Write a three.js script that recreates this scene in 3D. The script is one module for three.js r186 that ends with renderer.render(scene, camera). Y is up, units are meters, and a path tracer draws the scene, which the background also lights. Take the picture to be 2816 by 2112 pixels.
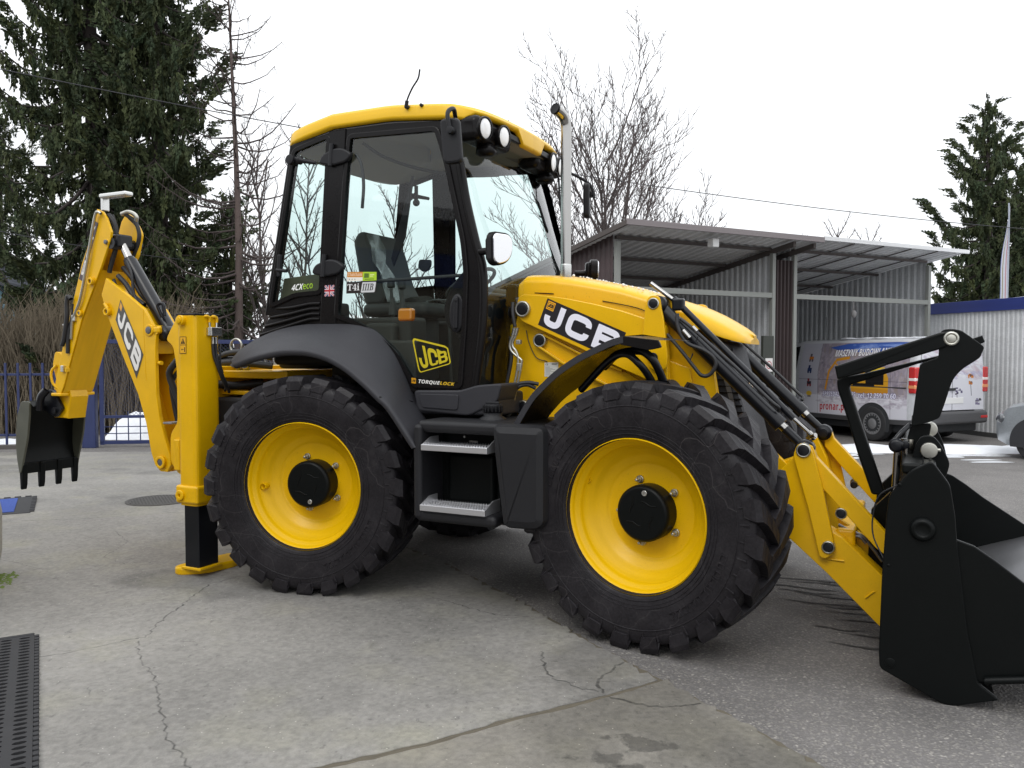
import * as THREE from 'three';
import { RoundedBoxGeometry } from 'three/addons/geometries/RoundedBoxGeometry.js';
import { mergeGeometries } from 'three/addons/utils/BufferGeometryUtils.js';

// ───────────────────────── camera, sky, sun, exposure ─────────────────────────
const scene = new THREE.Scene();
const camera = new THREE.PerspectiveCamera(50, 4 / 3, 0.1, 600);
camera.position.set(0, 1.545, 0);
camera.rotation.set(-THREE.MathUtils.degToRad(2.24), 0, 0);
scene.add(camera);

const renderer = new THREE.WebGLRenderer({ antialias: true });
renderer.toneMapping = THREE.LinearToneMapping;
renderer.toneMappingExposure = 1.0;
renderer.shadowMap.enabled = true;
renderer.setSize(1024, 768);

function rng(seed) {
  let a = seed >>> 0;
  return () => { a = (a + 0x6D2B79F5) >>> 0; let t = a; t = Math.imul(t ^ (t >>> 15), t | 1); t ^= t + Math.imul(t ^ (t >>> 7), t | 61); return ((t ^ (t >>> 14)) >>> 0) / 4294967296; };
}
// tileable value noise
function noiseField(seed, n) {
  const r = rng(seed), g = new Float32Array(n * n);
  for (let i = 0; i < n * n; i++) g[i] = r();
  return (x, y, f) => {
    x = x * f; y = y * f; const m = Math.min(f, n);
    let xi = Math.floor(x), yi = Math.floor(y); let fx = x - xi, fy = y - yi;
    fx = fx * fx * (3 - 2 * fx); fy = fy * fy * (3 - 2 * fy);
    const x0 = ((xi % m) + m) % m, x1 = (x0 + 1) % m, y0 = ((yi % m) + m) % m, y1 = (y0 + 1) % m;
    const a = g[y0 * n + x0], b = g[y0 * n + x1], c = g[y1 * n + x0], d = g[y1 * n + x1];
    return a + (b - a) * fx + (c - a) * fy + (a - b - c + d) * fx * fy;
  };
}
const NF = noiseField(7, 512), NG = noiseField(19, 512);
function fbm(x, y, f, o, N = NF) { let s = 0, a = 0.5, t = 0; for (let i = 0; i < o; i++) { s += a * N(x, y, f); t += a; a *= 0.55; f *= 2; } return s / t; }

{ // bright overcast sky, a little brighter overhead, with faint cloud structure
  const w = 512, h = 256, d = new Float32Array(w * h * 4);
  for (let j = 0; j < h; j++) for (let i = 0; i < w; i++) {
    const el = ((j + 0.5) / h - 0.5) * Math.PI, s = Math.max(0, Math.sin(el));
    const c = fbm(i / w, j / h, 8, 4) - 0.5;
    const L = el < -0.02 ? 0.5 : (1.12 + 0.95 * s) * (1 + 0.16 * c);
    const k = (j * w + i) * 4, b = 0.012 + 0.02 * c;
    d[k] = L * (0.985 - b); d[k + 1] = L * 1.0; d[k + 2] = L * (1.02 + b); d[k + 3] = 1;
  }
  const t = new THREE.DataTexture(d, w, h, THREE.RGBAFormat, THREE.FloatType);
  t.mapping = THREE.EquirectangularReflectionMapping; t.magFilter = t.minFilter = THREE.LinearFilter; t.needsUpdate = true;
  scene.background = t; scene.environment = t;
}
const sun = new THREE.DirectionalLight(new THREE.Color(1.0, 0.97, 0.92), 0.9);
sun.position.set(-9, 22, 12); sun.target.position.set(0, 0, -6);
sun.castShadow = true; sun.shadow.radius = 45; sun.shadow.mapSize.set(2048, 2048);
Object.assign(sun.shadow.camera, { left: -30, right: 30, top: 30, bottom: -30, near: 1, far: 90 });
scene.add(sun, sun.target);

// ───────────────────────── helpers ─────────────────────────
const V = (x, y, z) => new THREE.Vector3(x, y, z);
const used = {};
function numbered(n) { used[n] = (used[n] ?? -1) + 1; return used[n] ? n + '_' + String(used[n]).padStart(3, '0') : n; }
function norm(g) {
  g = g.index ? g.toNonIndexed() : g;
  if (!g.attributes.normal) g.computeVertexNormals();
  if (!g.attributes.uv) g.setAttribute('uv', new THREE.BufferAttribute(new Float32Array(g.attributes.position.count * 2), 2));
  for (const k of Object.keys(g.attributes)) if (!['position', 'normal', 'uv'].includes(k)) g.deleteAttribute(k);
  g.morphAttributes = {}; g.clearGroups();
  return g;
}
const merge = (gs) => { gs = [].concat(gs).flat(9).map(norm); return gs.length === 1 ? gs[0] : mergeGeometries(gs); };
function mesh(name, geos, mat, parent) {
  const m = new THREE.Mesh(merge(geos), mat); m.castShadow = m.receiveShadow = true;
  m.name = parent ? name : numbered(name);
  (parent || scene).add(m); return m;
}
function group(name, parent, p = [0, 0, 0]) { const g = new THREE.Group(); g.name = parent ? name : numbered(name); g.position.set(...p); (parent || scene).add(g); return g; }
function tag(o, label, category, grp, kind) { o.userData = { ...o.userData, label, category }; if (grp) o.userData.group = grp; if (kind) o.userData.kind = kind; return o; }
function structure(o) { o.userData.kind = 'structure'; return o; }
function plabel(o, label) { o.userData.label = label; return o; }

// polygon in x-y, extruded in z from z0 to z1
function plate(pts, z0, z1, bev = 0.004, holes = []) {
  const s = new THREE.Shape(pts.map((p) => new THREE.Vector2(p[0], p[1])));
  for (const h of holes) s.holes.push(new THREE.Path(h.map((p) => new THREE.Vector2(p[0], p[1]))));
  const a = Math.min(z0, z1), d = Math.abs(z1 - z0); bev = Math.min(bev, d / 2.5);
  const g = new THREE.ExtrudeGeometry(s, { depth: d - 2 * bev, bevelEnabled: bev > 0, bevelThickness: bev, bevelSize: bev, bevelOffset: -bev, bevelSegments: 2, curveSegments: 8 });
  g.translate(0, 0, a + bev); return g;
}
// rounds the corners of a polygon
function rounded(pts, r, n = 4) {
  const out = [];
  pts.forEach((p, i) => {
    const a = pts[(i + pts.length - 1) % pts.length], b = pts[(i + 1) % pts.length], rr = p[2] ?? r;
    const da = [a[0] - p[0], a[1] - p[1]], db = [b[0] - p[0], b[1] - p[1]], la = Math.hypot(...da), lb = Math.hypot(...db);
    const t = Math.min(rr, la * 0.48, lb * 0.48);
    const s = [p[0] + da[0] / la * t, p[1] + da[1] / la * t], e = [p[0] + db[0] / lb * t, p[1] + db[1] / lb * t];
    for (let k = 0; k <= n; k++) { const q = k / n, m = 1 - q; out.push([m * m * s[0] + 2 * m * q * p[0] + q * q * e[0], m * m * s[1] + 2 * m * q * p[1] + q * q * e[1]]); }
  });
  return out;
}
const box = (cx, cy, cz, sx, sy, sz, r = 0.006) => { const g = r > 0 ? new RoundedBoxGeometry(sx, sy, sz, 2, Math.min(r, sx / 2.1, sy / 2.1, sz / 2.1)) : new THREE.BoxGeometry(sx, sy, sz); g.translate(cx, cy, cz); return g; };
const box2 = (x0, x1, y0, y1, z0, z1, r) => box((x0 + x1) / 2, (y0 + y1) / 2, (z0 + z1) / 2, x1 - x0, y1 - y0, z1 - z0, r);
function orient(g, a, b) { // geometry along +y, unit start at 0, moved to run from a to b
  const d = V().subVectors(b, a); g.applyQuaternion(new THREE.Quaternion().setFromUnitVectors(V(0, 1, 0), d.clone().normalize())); g.translate(a.x, a.y, a.z); return g;
}
function cyl(a, b, r0, r1 = r0, seg = 20) {
  a = V(...a); b = V(...b); const L = a.distanceTo(b), g = new THREE.CylinderGeometry(r1, r0, L, seg); g.translate(0, L / 2, 0); return orient(g, a, b);
}
function lathe(prof, seg = 40, a = [0, 0, 0], b = [0, 0, 1]) { // prof [[r, along]], axis from a towards b
  const g = new THREE.LatheGeometry(prof.map((p) => new THREE.Vector2(p[0], p[1])), seg); return orient(g, V(...a), V(...b));
}
function tube(pts, r, seg, rs = 8, tension = 0.5) {
  const c = new THREE.CatmullRomCurve3(pts.map((p) => V(...p)), false, 'catmullrom', tension);
  return new THREE.TubeGeometry(c, seg || pts.length * 5, r, rs, false);
}
function pin(u, h, w0, w1, r) { return lathe([[0, 0], [r * 0.96, 0], [r, 0.003], [r, Math.abs(w1 - w0) - 0.004], [r * 0.92, Math.abs(w1 - w0)], [0, Math.abs(w1 - w0)]], 24, [u, h, w0], [u, h, w1 > w0 ? w0 + 1 : w0 - 1]); }
function ring(u, h, w0, w1, r, ri) { const d = w1 - w0; return lathe([[ri, 0], [r, 0], [r, d - 0.004], [r - 0.004, d], [ri + 0.003, d], [ri, d - 0.003], [ri, 0]], 28, [u, h, w0], [u, h, w0 + 1]); }
function loft(rows, uvs = 1) { // rows of equal length arrays of [x,y,z]
  const n = rows.length, m = rows[0].length, p = [], uv = [], ix = [];
  rows.forEach((r, i) => r.forEach((q, j) => { p.push(...q); uv.push(j / (m - 1) * uvs, i / (n - 1) * uvs); }));
  for (let i = 0; i < n - 1; i++) for (let j = 0; j < m - 1; j++) { const a = i * m + j, b = a + 1, c = a + m, d = c + 1; ix.push(a, b, d, a, d, c); }
  const g = new THREE.BufferGeometry(); g.setAttribute('position', new THREE.Float32BufferAttribute(p, 3)); g.setAttribute('uv', new THREE.Float32BufferAttribute(uv, 2)); g.setIndex(ix); g.computeVertexNormals(); return g;
}
function resample(pts, n, dense = true) {
  const c = new THREE.CatmullRomCurve3(pts.map((p) => V(p[0], p[1], p[2] ?? 0)), false, 'catmullrom', 0.4);
  const out = []; for (let i = 0; i < n; i++) { const q = c.getPointAt(i / (n - 1)); out.push([q.x, q.y, q.z]); } return out;
}
function quad(a, b, c, d) { // corners: top left, top right, bottom right, bottom left; uv 0..1
  const g = new THREE.BufferGeometry();
  g.setAttribute('position', new THREE.Float32BufferAttribute([...d, ...c, ...b, ...d, ...b, ...a], 3));
  g.setAttribute('uv', new THREE.Float32BufferAttribute([0, 0, 1, 0, 1, 1, 0, 0, 1, 1, 0, 1], 2)); g.computeVertexNormals(); return g;
}

// ───────────────────────── textures and materials ─────────────────────────
function dataTex(n, fn, srgb = false, rep = 1) {
  const d = new Uint8Array(n * n * 4);
  for (let j = 0; j < n; j++) for (let i = 0; i < n; i++) { const c = fn(i / n, j / n, i, j), k = (j * n + i) * 4; d[k] = Math.max(0, Math.min(255, c[0])); d[k + 1] = Math.max(0, Math.min(255, c[1])); d[k + 2] = Math.max(0, Math.min(255, c[2])); d[k + 3] = 255; }
  const t = new THREE.DataTexture(d, n, n, THREE.RGBAFormat); t.wrapS = t.wrapT = THREE.RepeatWrapping; t.magFilter = THREE.LinearFilter; t.minFilter = THREE.LinearMipmapLinearFilter; t.generateMipmaps = true;
  if (srgb) t.colorSpace = THREE.SRGBColorSpace; t.repeat.set(rep, rep); t.needsUpdate = true; return t;
}
function canvasTex(w, h, draw) {
  const c = document.createElement('canvas'); c.width = w; c.height = h; const x = c.getContext('2d'); draw(x, w, h);
  const t = new THREE.CanvasTexture(c); t.colorSpace = THREE.SRGBColorSpace; t.anisotropy = 8; return t;
}
const std = (o) => new THREE.MeshPhysicalMaterial({ side: THREE.DoubleSide, ...o, color: new THREE.Color().setRGB(...(o.color || [1, 1, 1])) });
const grime = dataTex(512, (x, y) => { const v = 205 + 70 * (fbm(x, y, 8, 6) - 0.5) + 40 * (NG(x, y, 256) - 0.5); return [v, v, v]; });
const orange = dataTex(256, (x, y) => { const v = 128 + 80 * (fbm(x, y, 64, 2) - 0.5); return [v, v, v]; });
orange.repeat.set(6, 6);
const fineGrain = dataTex(256, (x, y) => { const v = 128 + 150 * (NG(x, y, 128) - 0.5); return [v, v, v]; });
fineGrain.repeat.set(8, 8);
const paintMap = dataTex(512, (x, y) => { const v = 238 + 26 * (fbm(x, y, 6, 6) - 0.5) - (NF(x, y, 256) > 0.965 ? 22 : 0); return [v, v, v]; }, true);
const M = {
  yellow: std({ color: [0.84, 0.475, 0.0008], map: paintMap, roughness: 0.45, roughnessMap: grime, specularIntensity: 0.55, clearcoat: 0.18, clearcoatRoughness: 0.12, bumpMap: orange, bumpScale: 0.0004 }),
  yellowRim: std({ color: [0.84, 0.50, 0.0008], map: paintMap, roughness: 0.5, roughnessMap: grime, specularIntensity: 0.5, clearcoat: 0.12, clearcoatRoughness: 0.25 }),
  roofYellow: std({ color: [0.86, 0.51, 0.008], map: paintMap, roughness: 0.5, roughnessMap: grime, specularIntensity: 0.6, clearcoat: 0.15, clearcoatRoughness: 0.3 }),
  plastic: std({ color: [0.027, 0.027, 0.032], roughness: 0.7, specularIntensity: 0.7, roughnessMap: grime, bumpMap: fineGrain, bumpScale: 0.0006 }),
  plasticDark: std({ color: [0.012, 0.012, 0.014], roughness: 0.6, specularIntensity: 0.5, roughnessMap: grime }),
  cabBlack: std({ color: [0.008, 0.0072, 0.0075], roughness: 0.36, specularIntensity: 0.3, roughnessMap: grime }),
  blackPaint: std({ color: [0.0040, 0.0048, 0.0048], roughness: 0.45, specularIntensity: 0.26, roughnessMap: grime, bumpMap: orange, bumpScale: 0.0005 }),
  ramBlack: std({ color: [0.007, 0.0075, 0.010], roughness: 0.3, specularIntensity: 0.5, clearcoat: 0.25, clearcoatRoughness: 0.2 }),
  hose: std({ color: [0.016, 0.016, 0.018], roughness: 0.55 }),
  chrome: std({ color: [0.40, 0.39, 0.375], metalness: 1, roughness: 0.22, roughnessMap: grime }),
  brushed: std({ color: [0.62, 0.62, 0.60], metalness: 1, roughness: 0.34, roughnessMap: grime }),
  zinc: std({ color: [0.50, 0.49, 0.44], metalness: 0.9, roughness: 0.42, roughnessMap: grime }),
  stepMetal: std({ color: [0.60, 0.60, 0.62], metalness: 0.75, roughness: 0.45, roughnessMap: grime }),
  steel: std({ color: [0.20, 0.20, 0.21], metalness: 0.7, roughness: 0.45, roughnessMap: grime, map: grime }),
  glass: std({ color: [0.81, 0.90, 0.885], roughness: 0, transmission: 1, thickness: 0, ior: 1.5 }),
  lens: std({ color: [0.93, 0.94, 0.95], roughness: 0.15, metalness: 0.0, clearcoat: 1 }),
  lampMirror: std({ color: [0.85, 0.85, 0.86], roughness: 0.18, metalness: 0.9 }),
  amber: std({ color: [0.85, 0.28, 0.01], roughness: 0.12, transmission: 0.35, thickness: 0, clearcoat: 1 }),
  seat: std({ color: [0.024, 0.024, 0.021], roughness: 0.7 }),
  film: std({ color: [0.55, 0.58, 0.55], roughness: 0.22, transmission: 0.8, thickness: 0, clearcoat: 0.6 }),
  trim: std({ color: [0.026, 0.023, 0.018], roughness: 0.75 }),
  trimLight: std({ color: [0.20, 0.195, 0.195], roughness: 0.8 }),
  red: std({ color: [0.5, 0.02, 0.02], roughness: 0.5 }),
  white: std({ color: [0.75, 0.75, 0.74], roughness: 0.5 }),
};
const decalMat = (t, o = {}) => std({ map: t, roughness: 0.35, clearcoat: 0.4, ...o });

// heavy block letters J C B in a w × h box
function blockLetters(x, X, Y, Wd, Ht, col, thick = 0.235, only = -1) {
  const lw = Wd / 3.22, L = [
    (c) => { c.moveTo(0.78, 0); c.lineTo(0.78, 0.62); c.quadraticCurveTo(0.78, 0.885, 0.52, 0.885); c.lineTo(0.40, 0.885); c.quadraticCurveTo(0.12, 0.885, 0.12, 0.62); c.lineTo(0.12, 0.56); },
    (c) => { c.moveTo(0.9, 0.36); c.lineTo(0.9, 0.34); c.quadraticCurveTo(0.9, 0.115, 0.64, 0.115); c.lineTo(0.40, 0.115); c.quadraticCurveTo(0.13, 0.115, 0.13, 0.38); c.lineTo(0.13, 0.62); c.quadraticCurveTo(0.13, 0.885, 0.40, 0.885); c.lineTo(0.64, 0.885); c.quadraticCurveTo(0.9, 0.885, 0.9, 0.66); c.lineTo(0.9, 0.64); },
    (c) => { c.moveTo(0.13, 0.0); c.lineTo(0.13, 1.0); c.moveTo(0.02, 0.115); c.lineTo(0.68, 0.115); c.quadraticCurveTo(0.88, 0.115, 0.88, 0.30); c.quadraticCurveTo(0.88, 0.48, 0.68, 0.48); c.lineTo(0.2, 0.48); c.moveTo(0.6, 0.48); c.lineTo(0.70, 0.48); c.quadraticCurveTo(0.9, 0.50, 0.9, 0.68); c.quadraticCurveTo(0.9, 0.885, 0.68, 0.885); c.lineTo(0.02, 0.885); },
  ];
  L.forEach((f, i) => { if (only >= 0 && i !== only) return; x.save(); x.translate(X + (only >= 0 ? 0 : i * lw * 1.11), Y); x.scale(lw, Ht); x.beginPath(); f(x); x.restore(); x.strokeStyle = col; x.lineWidth = Ht * thick; x.lineJoin = 'round'; x.lineCap = 'butt'; x.stroke(); });
}
function logoStrip(x, w, h, col) { // J, C and B spread over a long strip
  for (const [i, a, b] of [[0, 0.045, 0.235], [1, 0.315, 0.295], [2, 0.675, 0.285]]) blockLetters(x, a * w, h * 0.10, b * w * 3.22, h * 0.79, col, 0.275, i);
}
function rr(x, X, Y, W, H, r) { x.beginPath(); x.moveTo(X + r, Y); x.arcTo(X + W, Y, X + W, Y + H, r); x.arcTo(X + W, Y + H, X, Y + H, r); x.arcTo(X, Y + H, X, Y, r); x.arcTo(X, Y, X + W, Y, r); x.closePath(); }
function smallBadge(x, X, Y, S) { x.fillStyle = '#e9a510'; x.fillRect(X, Y, S, S); x.strokeStyle = '#1a1712'; x.lineWidth = S * 0.05; rr(x, X + S * 0.1, Y + S * 0.16, S * 0.8, S * 0.68, S * 0.08); x.stroke(); blockLetters(x, X + S * 0.19, Y + S * 0.3, S * 0.62, S * 0.4, '#1a1712', 0.26); }

const texArm = canvasTex(1024, 328, (x, w, h) => { x.fillStyle = '#15131a'; x.fillRect(0, 0, w, h); logoStrip(x, w, h, '#e9e8f2'); x.fillStyle = '#15131a'; x.fillRect(14, 10, 120, 112); smallBadge(x, 22, 18, 100); });
const texBoom = canvasTex(1024, 300, (x, w, h) => { x.fillStyle = '#3a3833'; x.fillRect(0, 0, w, h); logoStrip(x, w, h, '#dcdbd8'); x.fillStyle = '#3a3833'; x.fillRect(10, 10, 110, 100); x.fillStyle = '#d99a1c'; x.fillRect(22, 20, 80, 80); });
const texDoor = canvasTex(512, 360, (x, w, h) => { x.clearRect(0, 0, w, h); x.strokeStyle = '#c3b01a'; x.lineWidth = 20; rr(x, 16, 16, w - 32, h - 32, 40); x.stroke(); blockLetters(x, 54, 62, 410, 236, '#c3b01a', 0.165); });
const texTorque = canvasTex(768, 96, (x, w, h) => { x.clearRect(0, 0, w, h); smallBadge(x, 4, 8, 80); x.font = 'italic bold 78px sans-serif'; x.save(); x.translate(118, 76); const a = x.measureText('TORQUE').width, b = x.measureText('LOCK').width; x.scale(640 / (a + b), 1); x.fillStyle = '#e8e6e2'; x.fillText('TORQUE', 0, 0); x.fillStyle = '#d9b126'; x.fillText('LOCK', a, 0); x.restore(); });
const text4cx = canvasTex(384, 128, (x, w, h) => { x.clearRect(0, 0, w, h); x.font = 'italic bold 110px sans-serif'; x.save(); x.translate(4, 108); x.scale(190 / x.measureText('4CX').width, 1); x.fillStyle = '#f0f0ee'; x.fillText('4CX', 0, 0); x.restore(); x.font = '118px sans-serif'; x.save(); x.translate(200, 106); x.scale(176 / x.measureText('eco').width, 1); x.fillStyle = '#a9d32c'; x.fillText('eco', 0, 0); x.restore(); });
const texT4 = canvasTex(384, 152, (x, w, h) => { x.fillStyle = '#241f1d'; x.fillRect(0, 0, w, h); x.fillStyle = '#dfe0e0'; x.font = 'bold 118px serif'; x.save(); x.translate(12, 112); x.scale(0.86, 1); x.fillText('T4i', 0, 0); x.restore(); x.save(); x.transform(1, 0, -0.14, 1, 20, 0); x.fillStyle = '#c9cacb'; rr(x, 186, 8, 176, 136, 12); x.fill(); x.fillStyle = '#2a2626'; x.font = 'bold 124px serif'; x.save(); x.translate(196, 118); x.scale(0.62, 1); x.fillText('IIIB', 0, 0); x.restore(); x.restore(); });
const texThat = canvasTex(384, 118, (x, w, h) => { x.fillStyle = '#c98430'; x.fillRect(0, 0, 206, 66); x.fillStyle = '#e9e4da'; x.fillRect(0, 66, 206, h); x.fillStyle = '#f1ded0'; x.font = '52px serif'; x.save(); x.translate(8, 50); x.scale(190 / x.measureText('Thatcham').width, 1); x.fillText('Thatcham', 0, 0); x.restore(); x.fillStyle = '#8b8f84'; for (let i = 0; i < 3; i++) { x.beginPath(); x.arc(34 + i * 36, 92, 7, 0, 7); x.fill(); } x.fillStyle = '#a7c82b'; x.fillRect(206, 0, 178, h); x.fillStyle = '#56712a'; x.fillRect(226, 18, 60, 60); x.fillStyle = '#dbe4a0'; x.fillRect(300, 30, 56, 12); x.fillRect(300, 52, 40, 10); x.fillStyle = '#3f5120'; x.fillRect(232, 92, 120, 10); });
const texFlag = canvasTex(192, 144, (x, w, h) => { x.fillStyle = '#1d2350'; x.fillRect(0, 0, w, h); const l = (c, t, a) => { x.strokeStyle = c; x.lineWidth = t; x.beginPath(); for (const s of a) { x.moveTo(s[0], s[1]); x.lineTo(s[2], s[3]); } x.stroke(); }; l('#d9d4da', 30, [[0, 0, w, h], [w, 0, 0, h]]); l('#b1242f', 12, [[0, 0, w, h], [w, 0, 0, h]]); l('#d9d4da', 46, [[w / 2, 0, w / 2, h], [0, h / 2, w, h / 2]]); l('#b1242f', 26, [[w / 2, 0, w / 2, h], [0, h / 2, w, h / 2]]); });
const texWarn = canvasTex(128, 240, (x, w, h) => { x.fillStyle = '#dba40e'; x.fillRect(0, 0, w, h); x.strokeStyle = '#241c0a'; x.lineWidth = 8; x.strokeRect(5, 5, w - 10, h - 10); x.beginPath(); x.moveTo(5, 118); x.lineTo(w - 5, 118); x.stroke(); x.fillStyle = '#241c0a'; x.beginPath(); x.moveTo(64, 22); x.lineTo(108, 102); x.lineTo(20, 102); x.fill(); x.fillStyle = '#dba40e'; x.fillRect(59, 46, 10, 32); x.fillRect(59, 84, 10, 9); x.fillStyle = '#241c0a'; x.fillRect(44, 176, 34, 9); x.fillRect(88, 150, 16, 66); x.beginPath(); x.moveTo(30, 180); x.lineTo(50, 166); x.lineTo(50, 196); x.fill(); });
const texPlateCE = canvasTex(192, 192, (x, w, h) => { x.fillStyle = '#c9c9c3'; x.fillRect(0, 0, w, h); x.fillStyle = '#333'; x.font = 'bold 34px sans-serif'; x.fillText('CE', 12, 40); x.fillRect(100, 14, 80, 8); x.fillRect(100, 28, 70, 6); for (let i = 0; i < 8; i++) { x.fillStyle = '#77776f'; x.fillRect(14, 62 + i * 15, 60 + (i * 37) % 90, 5); } x.strokeStyle = '#888'; x.strokeRect(8, 54, w - 16, h - 62); });
const texDip = canvasTex(128, 512, (x, w, h) => { x.fillStyle = '#3a1f22'; x.fillRect(0, 0, w, h); x.save(); x.translate(w, 0); x.rotate(Math.PI / 2); blockLetters(x, 30, 22, 440, 84, '#d7d3cd', 0.27); x.restore(); });

// ───────────────────────── ground ─────────────────────────
const gy = (z) => (z > -8 ? 0 : z > -14 ? (z + 8) * 0.025 : -0.15);
function sheet(x0, x1, z0, z1, dy, uvScale = 1, ox = 0, oz = 0) { // rows break where the slope changes
  const zs = [z0, ...[-14, -8].filter((z) => z > z0 && z < z1), z1], p = [], uv = [], ix = [];
  zs.forEach((z) => [x0, x1].forEach((x) => { p.push(x, gy(z) + dy, z); uv.push((x - ox) * uvScale, (z - oz) * uvScale); }));
  for (let i = 0; i < zs.length - 1; i++) { const a = i * 2; ix.push(a, a + 2, a + 1, a + 1, a + 2, a + 3); }
  const g = new THREE.BufferGeometry(); g.setAttribute('position', new THREE.Float32BufferAttribute(p, 3)); g.setAttribute('uv', new THREE.Float32BufferAttribute(uv, 2)); g.setIndex(ix); g.computeVertexNormals(); return g;
}
function crackPath(x, r, pts, toPx, col, wd) { // a wandering broken line through ground points
  const P = pts.map(toPx);
  for (let i = 0; i < P.length - 1; i++) {
    const [a, b] = [P[i], P[i + 1]], n = Math.max(2, Math.round(Math.hypot(b[0] - a[0], b[1] - a[1]) / 7)); let ox = 0, oy = 0;
    for (let k = 0; k < n; k++) {
      const s = k / n, e = (k + 1) / n, nx = (r() - 0.5) * 6, ny = (r() - 0.5) * 6; const lx = k === n - 1 ? 0 : nx, ly = k === n - 1 ? 0 : ny;
      x.strokeStyle = col; x.globalAlpha = 0.45 + 0.55 * r(); x.lineWidth = wd * (0.5 + r()); x.beginPath(); x.moveTo(a[0] + (b[0] - a[0]) * s + ox, a[1] + (b[1] - a[1]) * s + oy); x.lineTo(a[0] + (b[0] - a[0]) * e + lx, a[1] + (b[1] - a[1]) * e + ly); x.stroke(); ox = lx; oy = ly;
    }
  }
  x.globalAlpha = 1;
}
const CX0 = -7.2, CZ0 = -11.0, CS = 8.4; // square of concrete covered by one print of the texture
const toC = (n) => ([px, pz]) => [(px - CX0) / CS * n, (pz - CZ0) / CS * n];
const concreteCracks = (x, n, col, k) => {
  const r = rng(41), t = toC(n);
  crackPath(x, r, [[-2.39, -4.08], [-2.25, -4.15], [-2.15, -4.23], [-2.06, -4.32], [-1.97, -4.37], [-2.0, -4.56], [-2.0, -4.88], [-2.0, -5.37], [-1.86, -5.58]], t, col, 2.2 * k);
  crackPath(x, r, [[-1.98, -4.31], [-1.91, -4.15], [-1.68, -3.81], [-1.51, -3.49], [-1.37, -3.2], [-1.28, -3.11], [-1.15, -2.9]], t, col, 1.6 * k);
  crackPath(x, r, [[0.15, -4.16], [0.16, -3.94], [0.19, -3.81], [0.3, -3.71], [0.39, -3.66]], t, col, 2.4 * k);
  crackPath(x, r, [[0.55, -4.01], [0.45, -3.87], [0.4, -3.77], [0.41, -3.65]], t, col, 3 * k);
  crackPath(x, r, [[0.43, -3.61], [0.52, -3.55], [0.59, -3.51], [0.73, -3.51], [0.82, -3.54]], t, col, 3 * k);
  crackPath(x, r, [[-3.4, -7.0], [-3.1, -6.6], [-3.05, -6.1], [-2.8, -5.9]], t, col, 1.2 * k);
  crackPath(x, r, [[-0.5, -5.1], [-0.1, -4.75], [0.1, -4.72]], t, col, 1.6 * k);
  crackPath(x, r, [[-5.6, -6.2], [-4.6, -5.9], [-3.9, -6.1], [-3.3, -5.75]], t, col, 1.1 * k);
  for (let i = 0; i < 16; i++) { const a = [CX0 + r() * CS, CZ0 + r() * CS], b = [a[0] + (r() - 0.5) * 0.3, a[1] + (r() - 0.5) * 0.2]; crackPath(x, r, [a, b], t, col, 0.8 * k); }
};
const TN = 2048;
const crackMask = (() => { const c = document.createElement('canvas'); c.width = c.height = TN; const x = c.getContext('2d'); x.fillStyle = '#fff'; x.fillRect(0, 0, TN, TN); x.lineCap = 'round'; concreteCracks(x, TN, '#000', 0.85); return x.getImageData(0, 0, TN, TN).data; })();
const rW = rng(3), white = new Float32Array(TN * TN); for (let i = 0; i < TN * TN; i++) white[i] = rW();
function concreteHeight(i, j) { const x = i / TN, y = j / TN; return 0.5 + 0.45 * (fbm(x, y, 256, 2) - 0.5) + 0.42 * (white[j * TN + i] - 0.5); }
const texConcrete = dataTex(TN, (x, y, i, j) => {
  const big = fbm(x, y, 5, 4, NG) - 0.5, mid = fbm(x, y, 26, 4) - 0.5, sp = NG(x, y, 300), h = concreteHeight(i, j);
  let v = 0.197 + 0.15 * big + 0.05 * mid + 0.10 * (h - 0.5) + 0.055 * (NG(x, y, 512) - 0.5) + 0.03 * (fbm(x, y, 200, 2, NG) - 0.5);
  const st = fbm(x + 0.31, y + 0.12, 9, 4); if (st > 0.63) v *= 1 - 0.6 * Math.min(0.45, (st - 0.63) * 5);         // oil and dirt patches
  if (sp > 0.93 && white[j * TN + i] > 0.3) v *= 0.66;
  if (white[j * TN + i] > 0.9993) v = 0.62;                                                                    // bits of grit and snow
  const wx = CX0 + x * CS, wz = CZ0 + y * CS; // two oil stains on the near slab
  for (const [sx, sz, sr] of [[0.50, -3.17, 0.07], [0.33, -3.05, 0.06], [0.36, -3.22, 0.025], [0.44, -2.98, 0.03]]) { const q = Math.hypot((wx - sx) * 0.7, wz - sz) / sr + 3.2 * (fbm(x, y, 110, 4) - 0.5); if (q < 1) v *= q < 0.8 ? 0.5 : 0.72; }
  const c = crackMask[(j * TN + i) * 4] / 255; v *= 0.25 + 0.75 * c;
  v = Math.max(0.03, v); const s = (u) => 255 * Math.pow(u, 1 / 2.2);
  return [s(v * 1.03), s(v * 0.985), s(v * (0.91 - 0.06 * Math.max(0, mid * 4)))];
}, true);
const bumpConcrete = dataTex(TN, (x, y, i, j) => { const c = crackMask[(j * TN + i) * 4] / 255; const v = 255 * (concreteHeight(i, j) * 0.55 + 0.05) + 105 * c - 20; return [v, v, v]; });
const matConcrete = std({ map: texConcrete, bumpMap: bumpConcrete, bumpScale: 0.006, roughness: 0.88 });
const AN = 1024;
const rA = rng(5), whA = new Float32Array(AN * AN); for (let i = 0; i < AN * AN; i++) whA[i] = rA();
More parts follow.
